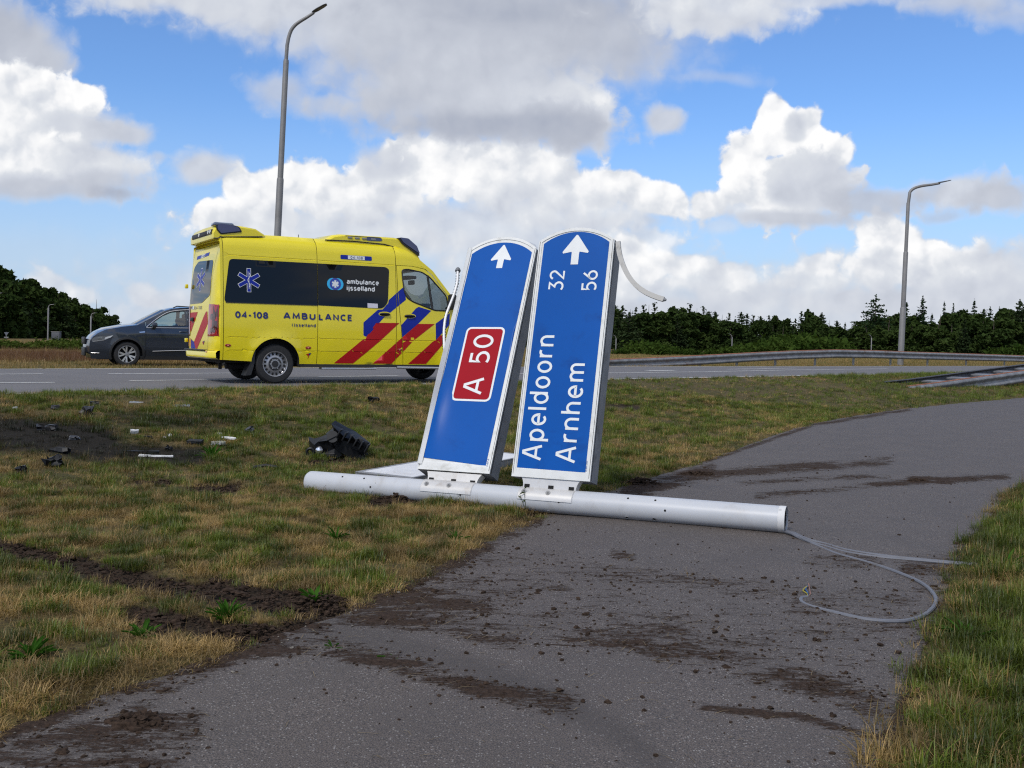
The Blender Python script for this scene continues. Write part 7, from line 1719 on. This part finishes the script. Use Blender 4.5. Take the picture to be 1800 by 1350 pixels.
weed(398, 1092, 30, .10, .026, 'fresh green dock plant between the two ruts at left', 1, 'dock_plant', 1.1); weed(552, 1058, 22, .08, .022, 'bright green weed at the end of the rut by the path edge', 2); weed(372, 806, 16, .17, .035, 'bright green weed in the grass left of the black car part', 3)
weed(1702, 1125, 16, .12, .026, 'green dandelion clump in the grass right of the cable loop', 4, 'dandelion', .7); weed(1768, 1000, 12, .13, .026, 'green weed in the grass beyond the cables at right', 5); weed(620, 1320, 5, .06, .010, 'torn green grass blades lying on the path at the bottom', 6, 'grass_sprig', .25)
weed(690, 1162, 7, .05, .010, 'small green sprig in the mud on the path', 7, 'grass_sprig', .6); weed(585, 1142, 9, .05, .006, 'yellowing tuft of grass lying in the mud on the path', 8, 'grass_tuft', .5); weed(520, 808, 5, .10, .03, 'single green leaf near the left end of the pole', 9) if 0 else None
weed(250, 1125, 26, .085, .018, 'green weed in the grass above the lower left path edge', 10); weed(55, 1160, 34, .10, .018, 'large green weed near the left edge of the photo', 11); weed(590, 950, 12, .10, .02, 'low green weed in the verge below the left end of the pole', 12); weed(800, 955, 10, .09, .012, 'green grass clump between the pole and the path edge', 13, 'grass_clump', 1.1)
g = hit(925, 902); t = thing('wild_plant', 'thin dark weed stem standing in front of the pole below the right sign', 'plant', tuple(g))
for i, (dx_, h_) in enumerate(((-.05, .14), (-.02, .18), (.03, .13))):
    mb = MB(); mb.tube([(0, 0, 0), (dx_ * .5, -.01, h_ * .5), (dx_, -.01, h_)], .0018, n=5); s_ = mb.build('stem', m_decid, t)
    for q in range(3):
        c = Vector((dx_ * (.6 + .2 * q), -.01, h_ * (.6 + .2 * q))); mb = MB(); mb.add([c, c + Vector((.016 * (-1) ** q, 0, .004)), c + Vector((.022 * (-1) ** q, 0, .018)), c + Vector((.004 * (-1) ** q, 0, .010))], [(0, 1, 2, 3)]); mb.build('leaf', m_decid, s_)
g = hit(1211, 1018); t = scatter('straw_tuft', 'upright tuft of dry straw stuck on the muddy path', 'grass', [tuple(g)], TC, [4], [.8], [0], [1.0], [1.0])

# ------------------------------------------------------------------ wreckage
m_blk = mat('black_car_plastic', (.008, .009, .011), .5, var=.3, vscale=14, spec=.3, dirt=(.022, .02, .018), dscale=11, damt=.35)
m_wht = mat('white_plastic_shard', (.62, .62, .62), .5, var=.1, vscale=20, dirt=(.2, .18, .15), dscale=20, damt=.5)
m_clr = mat('clear_lens_shard', (.36, .37, .38), .2, coat=.6)
def at_px(px, py): g = hit(px, py); return Vector((g[0], g[1], float(ground_z(np.array([g[0]]), np.array([g[1]]))[0][0])))
def px_m(px, py): return at_px(px, py).y / F     # metres per pixel there
o = at_px(592, 803); k = (px_m(592, 803)); t = thing('headlight_housing', 'broken black headlight housing lying on its back in the grass behind the pole', 'car part', tuple(o)); t.scale = (1.28, 1.28, 1.35)
def lump(name, m, par, loc, size, seed, bev=.25, rot=(0, 0, 0), jit=.16):
    r = np.random.default_rng(seed); bm = bmesh.new(); bmesh.ops.create_cube(bm, size=1); bmesh.ops.subdivide_edges(bm, edges=bm.edges, cuts=2, use_grid_fill=True)
    for v in bm.verts: v.co = Vector([v.co[q] * size[q] for q in range(3)]) + Vector(r.normal(size=3) * jit * min(size))
    me = bpy.data.meshes.new(name); bm.to_mesh(me); bm.free(); me.materials.append(m); sharp(me, 25); ob = bpy.data.objects.new(name, me); COL.objects.link(ob); ob.parent = par; ob.location = loc; ob.rotation_euler = rot; return ob
lump('housing', m_blk, t, (.08, .05, .115), (.30, .20, .13), 3, rot=(.2, .55, .2), jit=.10); lump('housing_end', m_blk, t, (-.10, 0, .075), (.20, .18, .13), 4, rot=(.1, -.3, .3), jit=.14)
mb = MB()
for i in range(6): mb.rbox((.03 + .045 * i, -.055, .185 - .022 * i), (.012, .12, .07), .003, Matrix.Rotation(.5, 3, 'Y'))
rb = mb.build('cooling_ribs', m_blk, t); rb['kind'] = 'stuff'
mb = MB(); mb.tube([(-.02, -.06, .15), (-.02, -.09, .16)], [.050, .046], n=20); mb.build('bulb_socket', m_blk, t)
mb = MB(); mb.rbox((.17, -.04, .13), (.14, .05, .012), .004, Matrix.Rotation(.65, 3, 'Y')); mb.rbox((.20, -.02, .09), (.10, .06, .10), .01, Matrix.Rotation(.4, 3, 'Y')); mb.build('mounting_arm', m_blk, t)
mb = MB(); mb.lathe([(.001, .03), (.022, .022), (.032, 0), (.026, -.012), (.010, -.015)], 16); rf_ = mb.build('reflector', mat('chromed_reflector', (.75, .75, .76), .2, .9), t); rf_.location = (-.125, -.10, .055); rf_.rotation_euler = (0, 0, 2.9)
mb = MB(); mb.tube([Vector((-.195 + .028 * math.cos(a), -.10, .04 + .028 * math.sin(a))) for a in np.linspace(0, 2 * PI, 18)], .012, n=6, caps=False); mb.build('seal_ring', m_blk, t)
mb = MB(); mb.tube([(-.17, -.09, .05), (-.12, -.11, .03), (-.06, -.09, .025), (.0, -.1, .03)], .006, n=6); mb.build('wire', m_blk, t)
lump('bracket_stub', m_blk, t, (.225, -.05, .015), (.06, .05, .04), 8)
def shard(name, px, py, L, W_, H, m, label, rz=0.0, tilt=0.0, jit=.12, cat='debris', lift=.0, seed=1):
    o = at_px(px, py); f_ = .6 if m is m_blk else .8; t = lump(name, m, None, o + Vector((0, 0, H * .4 + lift)), (L * f_, W_ * f_, H * f_), seed + int(px), rot=(tilt, 0, rz), jit=jit); return tag(t, label, cat)
shard('plastic_fragment', 657, 709, .20, .14, .10, m_blk, 'small black fragment in the grass near the road right of the ambulance wheel', .4, .3, .25)
shard('plastic_fragment', 152, 732, .13, .08, .11, mat('grey_plastic', (.04, .04, .045), .5), 'grey and black fragment standing in the grass near the road at left', 1.2, .4, .25)
shard('plastic_fragment', 166, 714, .16, .08, .05, m_blk, 'flat black scrap close to the road edge at left', .2); shard('plastic_fragment', 97, 722, .10, .06, .05, mat('dark_grey_plastic', (.03, .03, .035), .5), 'small dark scrap left of the grey and black fragment', .2)
shard('lens_fragment', 318, 716, .26, .07, .025, m_clr, 'pale shiny shard in the grass near the road', .3); shard('lens_fragment', 240, 710, .22, .05, .02, m_clr, 'thin pale shard just left of the shiny one near the road', .1)
shard('lens_fragment', 226, 687, .34, .06, .02, m_clr, 'thin pale shard lying on the road by the white edge line', .6); shard('plastic_fragment', 27, 719, .05, .05, .03, m_wht, 'tiny white scrap near the left photo edge', 0)
shard('trim_strip', 274, 801, .40, .045, .02, m_wht, 'long white trim strip in the grass at left', .12, 0, .2); shard('trim_strip', 245, 795, .62, .05, .03, m_blk, 'long thin black trim strip beside the white one', .05, 0, .2)
shard('plastic_fragment', 297, 789, .09, .06, .05, m_blk, 'black stub at the right end of the long black strip', .3, .3, .3); shard('plastic_cover', 343, 782, .25, .13, .05, m_blk, 'flat black ribbed cover in the grass left of the pale shards', -.1, .2)
shard('trim_strip', 401, 779, .26, .03, .02, m_wht, 'slanting thin white strip above the clear lens piece', -.55, .2, .15, lift=.02); shard('lens_fragment', 384, 786, .17, .14, .04, m_clr, 'clear lens piece in the grass below the slanting white strip', .1)
shard('plastic_fragment', 290, 770, .03, .03, .02, m_wht, 'left one of two tiny white scraps in the grass', 0); shard('plastic_fragment', 298, 769, .05, .04, .035, m_wht, 'right one of two tiny white scraps in the grass', .4); shard('plastic_fragment', 386, 767, .06, .04, .02, m_wht, 'tiny white scrap above the slanting white strip', .2)
shard('plastic_fragment', 248, 768, .36, .08, .02, m_blk, 'dark flat strip in the scorched grass', .02, 0, .3); shard('lens_fragment', 236, 764, .10, .03, .05, m_wht, 'pale bent sliver on the dark flat strip', .7, .5)
shard('plastic_fragment', 95, 823, .19, .12, .11, m_blk, 'black pointed chunk in the grass at left', .2, .5, .3); shard('plastic_fragment', 38, 838, .10, .10, .08, m_blk, 'small dark lump near the left edge below the pointed chunk', .2, .3, .3)
shard('plastic_fragment', 82, 758, .22, .10, .05, mat('burnt_plastic', (.018, .018, .02), .35), 'crumpled dark sheet in the scorched patch at left', .2, .3, .35); shard('lens_fragment', 130, 776, .11, .06, .04, mat('sooty_lens', (.07, .07, .075), .3), 'sooty curved lens piece in the scorched patch', .8, .5, .3)
shard('plastic_fragment', 105, 797, .28, .12, .05, m_blk, 'black burnt scraps at the lower edge of the scorched patch', .1, .2, .35); shard('plastic_fragment', 438, 763, .10, .07, .06, mat('blue_grey_plastic', (.05, .055, .065), .5), 'blue grey scrap in the dry grass left of the headlight housing', .3, .4, .3)
o = at_px(466, 826); t = thing('rubber_trim', 'curved black rubber trim half sunk in the grass left of the pole end', 'debris', tuple(o)); mb = MB(); mb.tube([(-.13, .0, .0), (-.09, .02, .03), (.0, .03, .045), (.10, .01, .035), (.13, -.01, .0)], .016, n=8); mb.build('trim_body', m_blk, t)
shard('twig', 1058, 912, .09, .01, .006, m_wht, 'short pale splinter on the path just below the pole', .0, 0, .1); shard('plastic_fragment', 1324, 1250, .02, .015, .01, mat('turquoise_scrap', (.12, .26, .26), .5), 'tiny turquoise scrap on the path', .3)
